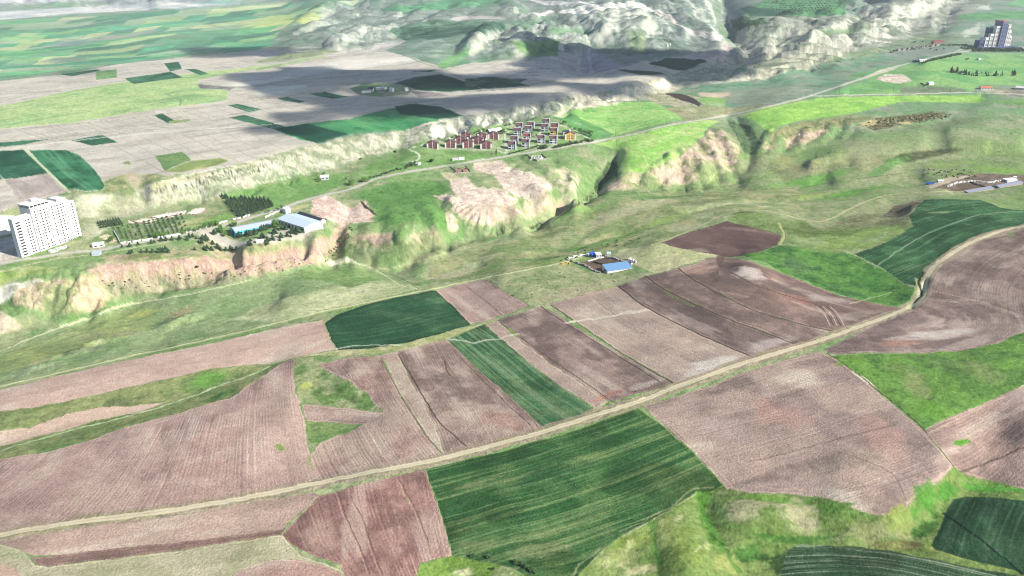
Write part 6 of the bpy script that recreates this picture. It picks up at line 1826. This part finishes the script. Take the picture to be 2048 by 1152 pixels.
# farm on the plateau, partly in cloud shade
hall('farmhouse', 'white farmhouse with dark roof on the plateau farm', 'house', (737, 184), (746, 184), 12, 5, 8, 'darkroof', 'white', nwin=2)
hall('barn', 'long low white barn left of the plateau farmhouse', 'barn', (724, 187.5), (742, 186), 8, 3, 4.5, 'white', 'white')
hall('hut', 'pale hut with pitched roof right of the plateau farmhouse', 'hut', (752, 180.5), (762, 180.5), 10, 3.4, 5, 'white', 'palegrey')
hall('hut', 'second pale hut in the middle of the plateau farm', 'hut', (763, 179.5), (769, 179.3), 9, 3.4, 5, 'greyroof2', 'white')
hall('shed', 'small white tower-like shed on the plateau farm', 'shed', (779, 184.3), (784.5, 184), 8, 6, 8, 'greyroof2', 'white')
hall('shed', 'white shed standing apart at the right of the plateau farm', 'shed', (810.5, 183), (817, 182.5), 9, 4.5, 6, 'greyroof2', 'white')
# right-hand ridge and road
hall('villa', 'small pale villa alone in the meadow above the road fork', 'villa', (1858, 171), (1868, 170.5), 9, 4, 6.5, 'greyroof2', 'white')
hall('school', 'long white building with dark left part at the head of the tree avenue', 'building', (1840, 124.5), (1861, 122), 12, 5, 6.5, 'white', 'white', nwin=5)
hall('hall_building', 'dark low hall left of the long white building', 'building', (1824, 125), (1838, 124.7), 12, 4, 5, 'darkroof', 'bluegrey', mono=True)
hall('house', 'red-roofed white house at the right edge beside the road', 'house', (1962, 179.5), (1985, 180.5), 12, 4, 7, 'orange', 'white', nwin=4)
hall('house', 'white house with red tiled corner at the right frame edge', 'house', (2030, 179), (2052, 181), 12, 4, 6.5, 'white', 'white', nwin=4)
hall('guardhouse', 'small white hut in the meadow right of the tree avenue', 'hut', (1957.5, 120), (1962, 120.3), 7, 3.4, 4.5, 'white', 'white')
hall('red_brick_house', 'dark red house at the upper end of the shell villas', 'house', (1868, 87.5), (1890, 85), 14, 4, 8, 'redroof', 'brick', nwin=4)
for i in range(9):
    x = 1799 + i * 9.6
    y = 102.5 - i * 1.25
    t = ruin(x - 3, y, 9.5, 9, ['leftmost', 'second', 'third', 'fourth', 'fifth', 'sixth', 'seventh', 'eighth', 'ninth and rightmost'][i] + ' of the pale shell villas in the row below the badlands', 80 + i, 'shell_villa', 'stone', R(12), 6.5, 2)
    t['group'] = 'unfinished shell villas in a row'
    t['category'] = 'shell house'
# sheep farm at the right edge
hall('tent', 'dark tent with blue roof panel at the sheep farm', 'tent', (1852, 370), (1866, 369), 6, 2.0, 3.2, 'blue', 'darkroof')
hall('tent', 'white tent beside the blue-roofed tent', 'tent', (1876, 366), (1886, 366), 5, 2.0, 3.2, 'white', 'palegrey')
hall('sheep_shed', 'long low grey-roofed sheep shed below the pens', 'shed', (1937, 386), (1988, 379), 6, 1.8, 2.8, 'slate', 'stone', mono=True)
hall('sheep_shed', 'grey sheep shed at the right frame edge with white end', 'shed', (1998, 377), (2046, 369), 9, 2.0, 3.2, 'slate', 'stone')
hall('white_shed', 'white-roofed shed above the grey sheep shed', 'shed', (2014, 366), (2034, 364), 8, 3.0, 3.6, 'white', 'white', mono=True)
wall_line('pen_wall', 'pale stone wall on the upper side of the sheep pens', 'stone wall', [(1895,374),(1912,367),(1925,365),(1950,364),(1975,366),(2005,363)], 1.4, 1.6, 'rubble', 0.6, 91)
wall_line('pen_wall', 'dark stone wall across the sheep pens', 'stone wall', [(1940,366),(1958,371),(1972,376)], 1.5, 2.0, 'timber', 0.4, 92)
hall('kiosk', 'little white hut above the sheep pens', 'hut', (2027, 358), (2033, 358), 4, 2.4, 3, 'white', 'white')
# low retaining kerbs round the three pale basins
for P_, lb in [([(260,442),(275,447),(300,448),(312,445)], 'left'), ([(302,435),(322,439),(345,433),(370,430)], 'middle'), ([(378,430),(395,431),(408,426),(413,419)], 'right')]:
    wall_line('retaining_wall', f'low pale retaining wall under the {lb} of the three earth platforms', 'retaining wall', P_, 0.8, 0.6, 'brick', 0.08, 95)


# ------------------------------------------------------------------ poles
def pole(px_, py_, h, label, arm=True):
    p = at(px_, py_)
    t = thing('utility_pole', label, 'pole', p, 0, 'utility poles along the road')
    g = G()
    n = 8
    for k in range(n):
        a0, a1 = 2 * math.pi * k / n, 2 * math.pi * (k + 1) / n
        g.quad((.22 * math.cos(a0), .22 * math.sin(a0), -1), (.22 * math.cos(a1), .22 * math.sin(a1), -1), (.14 * math.cos(a1), .14 * math.sin(a1), h), (.14 * math.cos(a0), .14 * math.sin(a0), h))
    g.make('post', 'timber', t)
    g = G()
    g.box(-1.3, 1.3, -.1, .1, h - 1.0, h - 0.75)
    g.make('crossarm', 'timber', t)


for x, y, h, lb in [(1333,250,11,'wooden pole at the upper roadside right of the estate'), (1231,272,10,'wooden pole by the road at the corner of the light green meadow'), (1627,190,13,'wooden pole left of the road fork, the taller'), (1613,192,9,'wooden pole just left of the tall pole at the fork'), (1678,190,11,'wooden pole just right of the road fork'),
                    (1786,186,11,'wooden pole halfway along the level right-hand road'), (1900,184,11,'wooden pole near the red-roofed house on the right road'), (983,312,12,'wooden pole below the right end of the red houses'), (1233,290,8,'short pole below the road beside the light green meadow')]:
    pole(x, y, h, lb)


# ------------------------------------------------------------------ trees
def tree(kind, seed, label, cat, group, name):
    rn = random.Random(seed)
    t = thing(name, label, cat, (0, 0, 0), 0, group)
    g = G()
    if kind == 'cone':
        H, n, s = 1.0, 300, 0.10
        for k in range(n):
            z = rn.random() ** 1.25
            r = 0.30 * (1 - z) ** 0.8 * (0.55 + 0.5 * rn.random()) + 0.02
            a = rn.uniform(0, 6.283)
            lump = 0.8 + 0.35 * math.sin(a * 3 + z * 9 + seed)
            c = Vector((r * lump * math.cos(a), r * lump * math.sin(a), 0.10 + 0.9 * z))
            leaf(g, c, s * (1.15 - 0.6 * z), rn, tilt=0.6)
        m, th = 'pine', 0.3
    elif kind == 'poplar':
        for k in range(300):
            z = rn.random()
            r = 0.13 * math.sin(math.pi * (0.12 + 0.86 * z)) * (0.5 + 0.6 * rn.random())
            a = rn.uniform(0, 6.283)
            leaf(g, Vector((r * math.cos(a), r * math.sin(a), 0.08 + 0.92 * z)), 0.07, rn)
        m, th = 'dark', 0.3
    else:
        lobes = []
        nl = 7 if kind == 'round' else 5
        for k in range(nl):
            a = rn.uniform(0, 6.283)
            rr = rn.uniform(0.08, 0.30)
            lobes.append((Vector((rr * math.cos(a), rr * math.sin(a), rn.uniform(0.42, 0.80) if kind == 'round' else rn.uniform(0.25, 0.6))), rn.uniform(0.16, 0.27)))
        for k in range(340):
            c, r = rn.choice(lobes)
            v = Vector((rn.gauss(0, 1), rn.gauss(0, 1), rn.gauss(0, 1))).normalized() * r * rn.random() ** 0.35
            if kind != 'round':
                v.z *= 0.9
            leaf(g, c + v, 0.075, rn)
        m, th = ('leaf' if kind == 'round' else 'dark'), 0.3
    g.make('crown', m, t)
    b = G()
    top = {'cone': 0.85, 'poplar': 0.8, 'round': 0.5, 'bush': 0.35}[kind]
    for k in range(6):
        a0, a1 = math.pi * k / 3, math.pi * (k + 1) / 3
        b.quad((.035 * math.cos(a0), .035 * math.sin(a0), -0.1), (.035 * math.cos(a1), .035 * math.sin(a1), -0.1), (.012 * math.cos(a1), .012 * math.sin(a1), top), (.012 * math.cos(a0), .012 * math.sin(a0), top))
    if kind in ('round', 'bush'):
        for k in range(5):
            a = k * 1.3 + seed
            e = Vector((0.22 * math.cos(a), 0.22 * math.sin(a), top + 0.15))
            s0 = Vector((0, 0, top * 0.6))
            w = Vector((-math.sin(a), math.cos(a), 0)) * 0.015
            b.quad(s0 - w, s0 + w, e + w * .4, e - w * .4)
            u = Vector((0, 0, 0.015))
            b.quad(s0 - u, s0 + u, e + u * .4, e - u * .4)
    b.make('trunk', 'bark', t)
    KIDS[t.name] = list(t.children)
    return t


def leaf(g, c, s, rn, tilt=1.0):
    n = Vector((rn.gauss(0, 1), rn.gauss(0, 1), rn.gauss(0, 1) + 0.4)).normalized()
    u = n.orthogonal().normalized()
    v = n.cross(u)
    a = rn.uniform(0, 3.14)
    u, v = u * math.cos(a) + v * math.sin(a), v * math.cos(a) - u * math.sin(a)
    u *= s * rn.uniform(0.6, 1.2)
    v *= s * rn.uniform(0.5, 0.9)
    g.quad(c - u, c + v * 0.8, c + u, c - v)


def plant(kind, name, label, cat, group, spots, seed=1, jitter=0.15, wide=1.0):
    """spots: (px, py, height m)"""
    vs = [tree(kind, seed * 10 + k, label, cat, group, name) for k in range(3 if len(spots) > 6 else min(2, len(spots)))]
    rn = random.Random(seed)
    for i, (x, y, h) in enumerate(spots):
        p = at(x, y)
        h = h * rn.uniform(1 - jitter, 1 + jitter)
        w = h * rn.uniform(0.9, 1.15) * wide
        loc = (p.x, p.y, p.z - 0.05 * h)
        if i < len(vs):
            o = vs[i]
            o.location = loc
            o.rotation_euler = (0, 0, rn.uniform(0, 6))
            o.scale = (w, w, h)
        else:
            dup(vs[i % len(vs)], loc, rn.uniform(0, 6.28), (w, w, h))
    if len(spots) == 1 or not group:
        for o in vs:
            if 'group' in o:
                del o['group']


# pine plantation above the factory
sp = []
for r_ in range(13):
    for k in range(12):
        t_ = k / 11
        s_ = r_ / 12
        x = (444 + 92 * s_) * (1 - t_) + (478 + 66 * s_) * t_
        y = (394 + 8 * s_) * (1 - t_) + (436 - 22 * s_) * t_
        random.seed(r_ * 31 + k)
        if random.random() < 0.9:
            sp.append((x + random.uniform(-1, 1), y + random.uniform(-.6, .6), 5.2))
plant('cone', 'pine_tree', 'small dark pine in the dense plantation rows above the factory', 'pine tree', 'pines of the plantation', sp, 1, wide=1.25)
# orchard rows left of it
sp = []
for r_ in range(15):
    x0, y0 = 240 + r_ * 9.2, 487 - r_ * 1.9
    for k in range(9):
        random.seed(r_ * 17 + k + 5)
        x = x0 - k * 1.6 + (6 if r_ > 5 else 0)
        y = y0 - k * 3.6
        hgt = 2.6 if r_ < 5 else 3.4
        if random.random() < (0.75 if r_ < 5 or r_ > 12 else 0.95):
            sp.append((x, y, hgt))
plant('bush', 'orchard_tree', 'low orchard tree in the planted rows beside the road', 'fruit tree', 'orchard rows beside the road', sp, 2, wide=1.1)
plant('cone', 'pine_tree', 'pine in the small dark grove between tower block and orchard', 'pine tree', 'small pine grove', [(196 + k * 5.2 + j * 3, 448 - k * 0.9 + j * 4.2, 4.2) for k in range(9) for j in range(3)], 3, wide=1.2)
Z2 = lambda L_: [(400 + a / 7.314, 400 + b / 7.314, h) for a, b, h in L_]
Z4 = lambda L_: [(160 + a / 7.314, 380 + b / 7.314, h) for a, b, h in L_]
plant('round', 'yard_tree', 'bright green leafy tree at a corner of the factory', 'tree', 'green trees at the factory walls', Z2([(310,455,8),(370,535,8),(1110,395,9),(1080,380,6),(1140,400,7),(330,480,7)]), 4, wide=1.1)
plant('cone', 'yard_pine', 'dark pine in front of the factory walls or in its yard', 'pine tree', 'pines in the factory yard', Z2([(210,505,6),(580,550,6),(560,545,5),(690,520,6),(725,525,7),(750,520,6),(800,500,7),(830,490,5),(885,460,6),(910,455,6.5),(940,445,6),(975,425,5),(1005,415,5),(1210,440,7),(1240,430,6),(1260,445,6),(1300,410,5),(1330,490,6),(1370,485,7),(1400,480,8),(1440,485,7),(1470,480,6),(1500,478,6),(1530,468,6),(920,565,6.5),(900,555,5),(1100,500,7),(1085,495,6),(1190,562,7.5),(1062,572,5),(1275,540,5),(1330,555,4),(992,612,6),(1085,602,4),(1170,608,4),(985,660,4.5),(740,612,4.5),(710,655,4),(745,672,4),(1410,505,4)]), 5, wide=1.45)
plant('cone', 'slope_pine', 'squat dark pine on the bank between factory drive and red cliff', 'pine tree', 'pines on the bank above the red cliff', Z2([(50,590,6),(100,605,7),(20,640,5),(190,655,5),(80,745,5),(60,725,4),(170,740,5),(260,715,6),(310,745,5),(290,740,4),(380,745,5),(450,738,6),(480,740,4),(540,742,6)]) + Z4([(1460,735,5),(1600,700,6),(1570,740,5),(1650,690,5),(1700,715,4),(1800,730,7),(1850,745,7),(1740,775,4),(1790,790,4),(1940,800,5),(1830,880,4),(1930,890,4.5),(1680,885,3.5),(1860,860,4)]), 6, wide=1.4)
plant('cone', 'bank_pine', 'round dark pine in the row below the road left of the orchard drive', 'pine tree', 'pine row below the road', Z4([(730,940,5),(760,925,5),(900,925,5),(985,920,5),(1065,920,5),(1150,920,6),(1220,915,6),(1290,920,6),(1180,880,4),(1250,870,4),(730,830,5),(850,805,5),(1050,785,5),(1090,775,4),(1190,750,5),(1260,745,5),(1350,735,5),(620,840,4)]), 7, wide=1.4)
plant('round', 'roadside_tree', 'green leafy tree behind the white wall on the orchard side', 'tree', 'leafy trees behind the white road wall', Z4([(480,755,7),(450,760,6),(1120,710,7),(1100,700,6),(1170,700,6),(1220,700,6.5),(1250,690,6),(1510,655,6),(1540,645,7),(1600,625,6),(1690,610,6),(1760,590,6),(1840,570,6),(1900,555,7),(1940,545,6),(1990,535,7),(2010,525,6)]), 8, wide=1.1)
plant('round', 'road_tree', 'dark tree standing beside the paved road near the factory', 'tree', 'trees on the roadside at the factory', Z2([(520,395,7),(490,390,5),(1190,150,6),(1140,165,5),(1000,195,4),(1390,215,4),(1840,315,4),(440,395,4),(230,385,6),(150,400,6),(60,425,5)]), 9, wide=1.1)
R6 = lambda L_: [(512 + a / 3.84, 300 + b / 3.84, h) for a, b, h in L_]
plant('round', 'meadow_tree', 'dark round tree by the bend above the paved road', 'tree', 'trees beside the road bend', R6([(740,272,9),(722,268,7),(840,250,8),(860,245,7),(820,240,6),(490,250,6),(480,235,5),(690,235,4),(880,225,5)]), 10, wide=1.2)
plant('bush', 'hedge_shrub', 'dark shrub in the straggling hedge above the road bend', 'shrub', 'hedge shrubs along the road bend', R6([(905,215,5),(925,208,4),(945,205,4),(965,195,5),(990,185,6),(1010,180,4),(1035,175,5),(1060,165,5),(1085,158,6),(1110,152,4),(1150,145,6),(1170,135,7),(1195,130,8),(1215,118,8),(1240,122,6),(1180,115,6),(1350,95,7),(1065,22,6),(805,78,4),(525,190,3)]), 11, wide=1.2)
E4 = lambda L_: [(990 + a / 10.24, 220 + b / 10.24, h) for a, b, h in L_]
plant('bush', 'garden_shrub', 'green shrub in the hedge between estate and paved road', 'shrub', 'hedge shrubs along the estate', E4([(300 + 42 * k, 912 - 11 * k, 4) for k in range(15)] + [(960,800,9),(1000,800,8),(1050,790,7),(930,790,7)] + [(1230 + 40 * k, 790 - 9 * k, 6 + (k % 3)) for k in range(12)] + [(1870,640,8),(1900,640,7),(1940,665,6),(1990,650,6),(1700,690,5),(1760,680,6)]), 12, wide=1.2)
plant('round', 'boundary_tree', 'dark tree along the right boundary of the estate', 'tree', 'trees on the estate boundary', E4([(1330,260,4),(1400,290,6),(1440,310,7),(1500,340,4),(1640,430,7),(1730,470,8),(1780,490,8),(1840,510,8),(1930,545,9),(1540,380,4),(1960,560,6)]), 13, wide=1.1)
plant('round', 'garden_tree', 'dark garden tree between the houses of the estate', 'tree', 'garden trees of the estate', E4([(430,285,8),(300,330,5),(240,345,5),(780,220,5),(830,195,5),(720,550,10),(740,530,8),(150,500,10),(100,480,6),(200,490,6),(850,560,5),(640,350,4)]) + [(878,282,6),(884,283,5),(890,284,5),(905,277,5),(912,276,6),(950,268,5),(958,265,6),(967,264,7),(974,265,6),(1005,268,7),(940,262,4)], 14, wide=1.1)
plant('poplar', 'cypress', 'slim dark cypress beside the road below the red houses', 'cypress', None, [(992.5,310,8)], 15)
B7 = lambda L_: [(1780 + a / 7.642, 60 + b / 7.642, h) for a, b, h in L_]
plant('cone', 'meadow_fir', 'pointed dark fir in the long oval planting on the right meadow', 'fir tree', 'firs of the oval meadow planting', B7([(935,645,14),(965,655,9),(1015,650,15),(1000,660,7),(1050,668,6),(1075,672,7),(1095,655,6),(1130,655,9),(1150,690,14),(1200,693,9),(1240,700,5),(1275,703,6),(1310,706,6),(1330,706,7),(1320,672,11),(1400,662,4),(1460,667,6),(1500,660,4),(1540,660,4),(1470,702,7),(1500,704,6),(1580,700,5),(1610,700,12),(1650,697,5),(1690,698,5),(1715,698,7),(1715,660,5),(1865,660,8),(1885,695,14),(1905,694,12),(945,660,8)]), 16, wide=0.9)
plant('bush', 'avenue_tree', 'dark tree in the close avenue leading to the stepped high-rise', 'tree', 'avenue trees toward the high-rise', B7([(560 + 24 * k, 492 - 5.2 * k, 9) for k in range(22)] + [(450,520,8),(490,522,8),(530,515,8)]), 17, wide=1.1)
plant('bush', 'tower_tree', 'dark tree in the belt at the foot of the stepped high-rise', 'tree', 'tree belt below the high-rise', B7([(1090 + 22 * k, 290 + (k % 5) * 4 + (18 if k > 8 else 0), 11) for k in range(44)] + [(1260 + 40 * k, 335, 10) for k in range(20)] + [(780 + 28 * k, 243 - abs(k - 5), 6) for k in range(15)]), 18, wide=1.15)
plant('bush', 'villa_tree', 'dark tree between the shell villas or the small hill villas', 'tree', 'trees around the ridge villas', B7([(20,350,8),(60,345,9),(110,330,7),(350,300,8),(370,305,7),(240,310,6),(500,190,7),(380,200,7),(340,205,6),(440,290,6),(620,300,6),(700,320,7),(820,295,6),(500,850,6),(560,850,6),(590,845,7),(520,870,5),(480,840,6),(1160,460,7),(1190,450,6),(1380,460,6)]), 19, wide=1.1)
sp = []
for r_ in range(7):
    for k in range(22):
        random.seed(r_ * 57 + k)
        x = 1552 + k * 6.6 - r_ * 4 + random.uniform(-1, 1)
        y = 1.5 + r_ * 3.6 + random.uniform(-.6, .6)
        if 1540 < x < 1692 and random.random() < 0.75:
            sp.append((x, y, 7))
for r_ in range(7):
    for k in range(13):
        random.seed(r_ * 91 + k)
        x = 1482 + k * 5.2 + random.uniform(-1, 1)
        y = 36 + r_ * 3.8 + random.uniform(-.6, .6)
        if random.random() < 0.35 and (x - 1482) * 0.3 < y - 25:
            sp.append((x, y, 6))
plant('bush', 'hill_tree', 'small dark tree planted in rows on the green hill at the top edge', 'tree', 'hill plantation trees', sp, 20, wide=1.2)
plant('bush', 'field_bush', 'dense green bush on the grass below the bottom green field', 'bush', 'bushes at the bottom edge', [(943,1113,2.6),(950,1115,2.0),(978,1116,2.4),(988,1139,2.0)] + [(1033 + 4.4 * k, 1128 + 2.4 * k, 2.6) for k in range(9)], 21, wide=1.5)
plant('bush', 'lone_bush', 'lone dark bush on the face of the red cliff', 'bush', None, [(395,536,3.6)], 22, wide=1.5)
plant('bush', 'pasture_mark_bush', 'small dark shrub standing in for an unidentified mark on the pasture by the cattle farm', 'shrub', 'dark marks on the farm pasture', [(1028,592,1.2),(1045,577,1.1),(1060,566,1.1),(1075,575,1.2),(1092,583,1.1),(1110,588,1.2),(1131,556,1.1),(1146,563,1.0),(1070,551,1.2),(1085,549,1.0),(1100,554,1.0),(1120,546,1.1),(1140,550,1.0),(1155,582,1.3),(1175,574,1.1),(1201,569,1.2),(1228,564,1.0),(1254,557,1.1),(1224,551,1.5),(1063,590,1.0),(1050,556,1.0),(1095,566,1.0),(1115,573,1.1)], 23, wide=1.8)  # shrub shapes stand in for dark marks of unknown kind
plant('bush', 'hillside_shrub', 'dark low shrub among those dotted on the slope above the sheep farm', 'shrub', 'shrubs above the sheep farm', [(1846 + 11.3 * k - (k // 8) * 78 + 3 * math.sin(k * 3), 342 + (k // 8) * 5 + 2 * math.sin(k * 5), 2.6) for k in range(30)], 24, wide=1.4)
sp = []
for k in range(22):
    random.seed(k + 700)
    t_ = random.random()
    sp.append((1728 + 178 * t_, 252 - 17 * t_ + random.uniform(-7, 6), random.uniform(1.8, 3.4)))
plant('bush', 'outcrop_shrub', 'dark shrub clinging to the rocky outcrop on the right hillside', 'shrub', 'shrubs on the rock outcrop', sp, 25, wide=1.3)
sp = []
for k in range(60):
    random.seed(k + 800)
    t_ = random.random()
    sp.append((205 + 430 * t_, 578 - 46 * t_ + random.uniform(-14, 8), random.uniform(0.9, 2.0)))
plant('bush', 'slope_shrub', 'grey-green shrub on the mottled slope under the red cliff', 'shrub', 'shrubs under the red cliff', sp, 26, wide=1.4)
sp = []
for k in range(50):
    random.seed(k + 850)
    t_ = random.random()
    sp.append((650 + 55 * t_ + random.uniform(-5, 5), 520 - 60 * t_ + random.uniform(-8, 8), random.uniform(1.0, 2.2)))
plant('bush', 'ravine_shrub', 'green shrub in the narrow ravine between red cliff and domed hills', 'shrub', 'shrubs in the narrow ravine', sp, 27, wide=1.5)
sp = []
for k in range(70):
    random.seed(k + 950)
    t_ = random.random()
    x, y = (1232 - 40 * t_ + random.uniform(-6, 6), 322 + 62 * t_ + random.uniform(-6, 6)) if k % 2 else (1300 - 180 * t_ + random.uniform(-8, 8), 470 + 50 * t_ + random.uniform(-6, 6))
    sp.append((x, y, random.uniform(1.0, 2.4)))
plant('bush', 'gully_shrub', 'dark shrub in a damp gully of the green valley', 'shrub', 'shrubs in the damp gullies', sp, 28, wide=1.5)


# ------------------------------------------------------------------ clouds, high above, that throw the shade on the plateau
def cloud(poly, alt, thick, dens_, label, seed, feather=140.0):
    c = to_chart(dens(poly, 15, True))
    W = c2w(c)
    k = (alt - 30.0) / SUN.z
    W = W + np.array([SUN.x * k, SUN.y * k])
    x0, y0 = W.min(0) - 100
    x1, y1 = W.max(0) + 100
    st = 30.0
    nx, ny = int((x1 - x0) / st) + 1, int((y1 - y0) / st) + 1
    X, Y = np.meshgrid(x0 + np.arange(nx) * st, y0 + np.arange(ny) * st)
    d = sdf(X, Y, W) + (fbm(X / 260, Y / 260, 4, seed) - 0.5) * 420
    t = sstep(-feather * 0.4, feather, d) * (0.55 + 0.9 * fbm(X / 200, Y / 200, 3, seed + 7))
    t = np.where(t < 0.02, 0, t)
    cor = t > 0
    cell = cor[:-1, :-1] | cor[:-1, 1:] | cor[1:, :-1] | cor[1:, 1:]
    top = alt + t * thick * 0.75
    bot = alt - t * thick * 0.25
    N_ = X.size
    vs = np.concatenate([np.stack([X.ravel(), Y.ravel(), top.ravel()], 1), np.stack([X.ravel(), Y.ravel(), bot.ravel() - 0.01], 1)])
    fs_ = []
    ci, cj = np.nonzero(cell)
    id_ = lambda i, j: i * nx + j
    cs = set(zip(ci.tolist(), cj.tolist()))
    for i, j in cs:
        a, b, c2, d2 = id_(i, j), id_(i, j + 1), id_(i + 1, j + 1), id_(i + 1, j)
        fs_.append((a, b, c2, d2))
        fs_.append((d2 + N_, c2 + N_, b + N_, a + N_))
        for (p, q, nb) in ((a, b, (i - 1, j)), (b, c2, (i, j + 1)), (c2, d2, (i + 1, j)), (d2, a, (i, j - 1))):
            if nb not in cs:
                fs_.append((q, p, p + N_, q + N_))
    usedv = sorted({v for f in fs_ for v in f})
    mp = {v: k_ for k_, v in enumerate(usedv)}
    me = bpy.data.meshes.new('cloud')
    me.from_pydata([tuple(vs[v]) for v in usedv], [], [tuple(mp[v] for v in f) for f in fs_])
    m = bpy.data.materials.new('cloud_vapour')
    m.use_nodes = True
    nt = m.node_tree
    nt.nodes.clear()
    out = nt.nodes.new('ShaderNodeOutputMaterial')
    v = nt.nodes.new('ShaderNodeVolumePrincipled')
    v.inputs['Color'].default_value = (1, 1, 1, 1)
    v.inputs['Density'].default_value = dens_
    nt.links.new(v.outputs[0], out.inputs['Volume'])
    me.materials.append(m)
    o = bpy.data.objects.new('cloud', me)
    COL.objects.link(o)
    o['kind'] = 'stuff'
    o['label'] = label


cloud([(545,258),(590,232),(680,212),(720,196),(860,198),(1000,196),(1080,192),(1180,184),(1262,180),(1240,196),(1160,206),(1040,222),(960,236),(890,250),(820,256),(760,246),(680,246),(620,262)], 900, 260, 0.03, 'grey cloud', 31, 90)
cloud([(590,168),(640,146),(700,152),(780,148),(860,140),(930,146),(1010,150),(1060,150),(1140,128),(1180,112),(1240,112),(1300,116),(1330,124),(1420,122),(1500,130),(1500,140),(1400,168),(1330,156),(1250,150),(1150,156),(1060,172),(960,184),(860,182),(760,168),(680,176),(640,182)], 900, 260, 0.03, 'grey cloud', 41, 110)
cloud([(330,118),(430,106),(520,96),(600,92),(640,100),(600,112),(500,118),(420,122)], 900, 200, 0.02, 'thin grey cloud', 51, 110)
cloud([(60,160),(140,146),(250,134),(300,134),(220,148),(120,160)], 900, 160, 0.007, 'thin grey cloud', 61, 110)
# ------------------------------------------------------------------ haze
def haze_box():
    x0, x1, y0, y1 = -24000.0, 24000.0, -3500.0, 41000.0
    z0, z1 = float(min(OZ.min(), GZ.min())) - 1.0, float(max(HC, GZ.max(), OZ.max())) + 40.0
    me = bpy.data.meshes.new('haze')
    v = [(x, y, z) for z in (z0, z1) for y in (y0, y1) for x in (x0, x1)]
    me.from_pydata(v, [], [(0, 2, 3, 1), (4, 5, 7, 6), (0, 1, 5, 4), (2, 6, 7, 3), (0, 4, 6, 2), (1, 3, 7, 5)])
    o = bpy.data.objects.new('haze', me)
    COL.objects.link(o)
    o['kind'] = 'stuff'
    m = bpy.data.materials.new('haze_air')
    m.use_nodes = True
    nt = m.node_tree
    nt.nodes.clear()
    out = nt.nodes.new('ShaderNodeOutputMaterial')
    v = nt.nodes.new('ShaderNodeVolumePrincipled')
    v.inputs['Color'].default_value = (0.93, 0.96, 1.0, 1)
    v.inputs['Density'].default_value = HAZE
    v.inputs['Anisotropy'].default_value = 0.0
    nt.links.new(v.outputs[0], out.inputs['Volume'])
    me.materials.append(m)
    return z1


HAZE = 0.000032
ztop = haze_box()
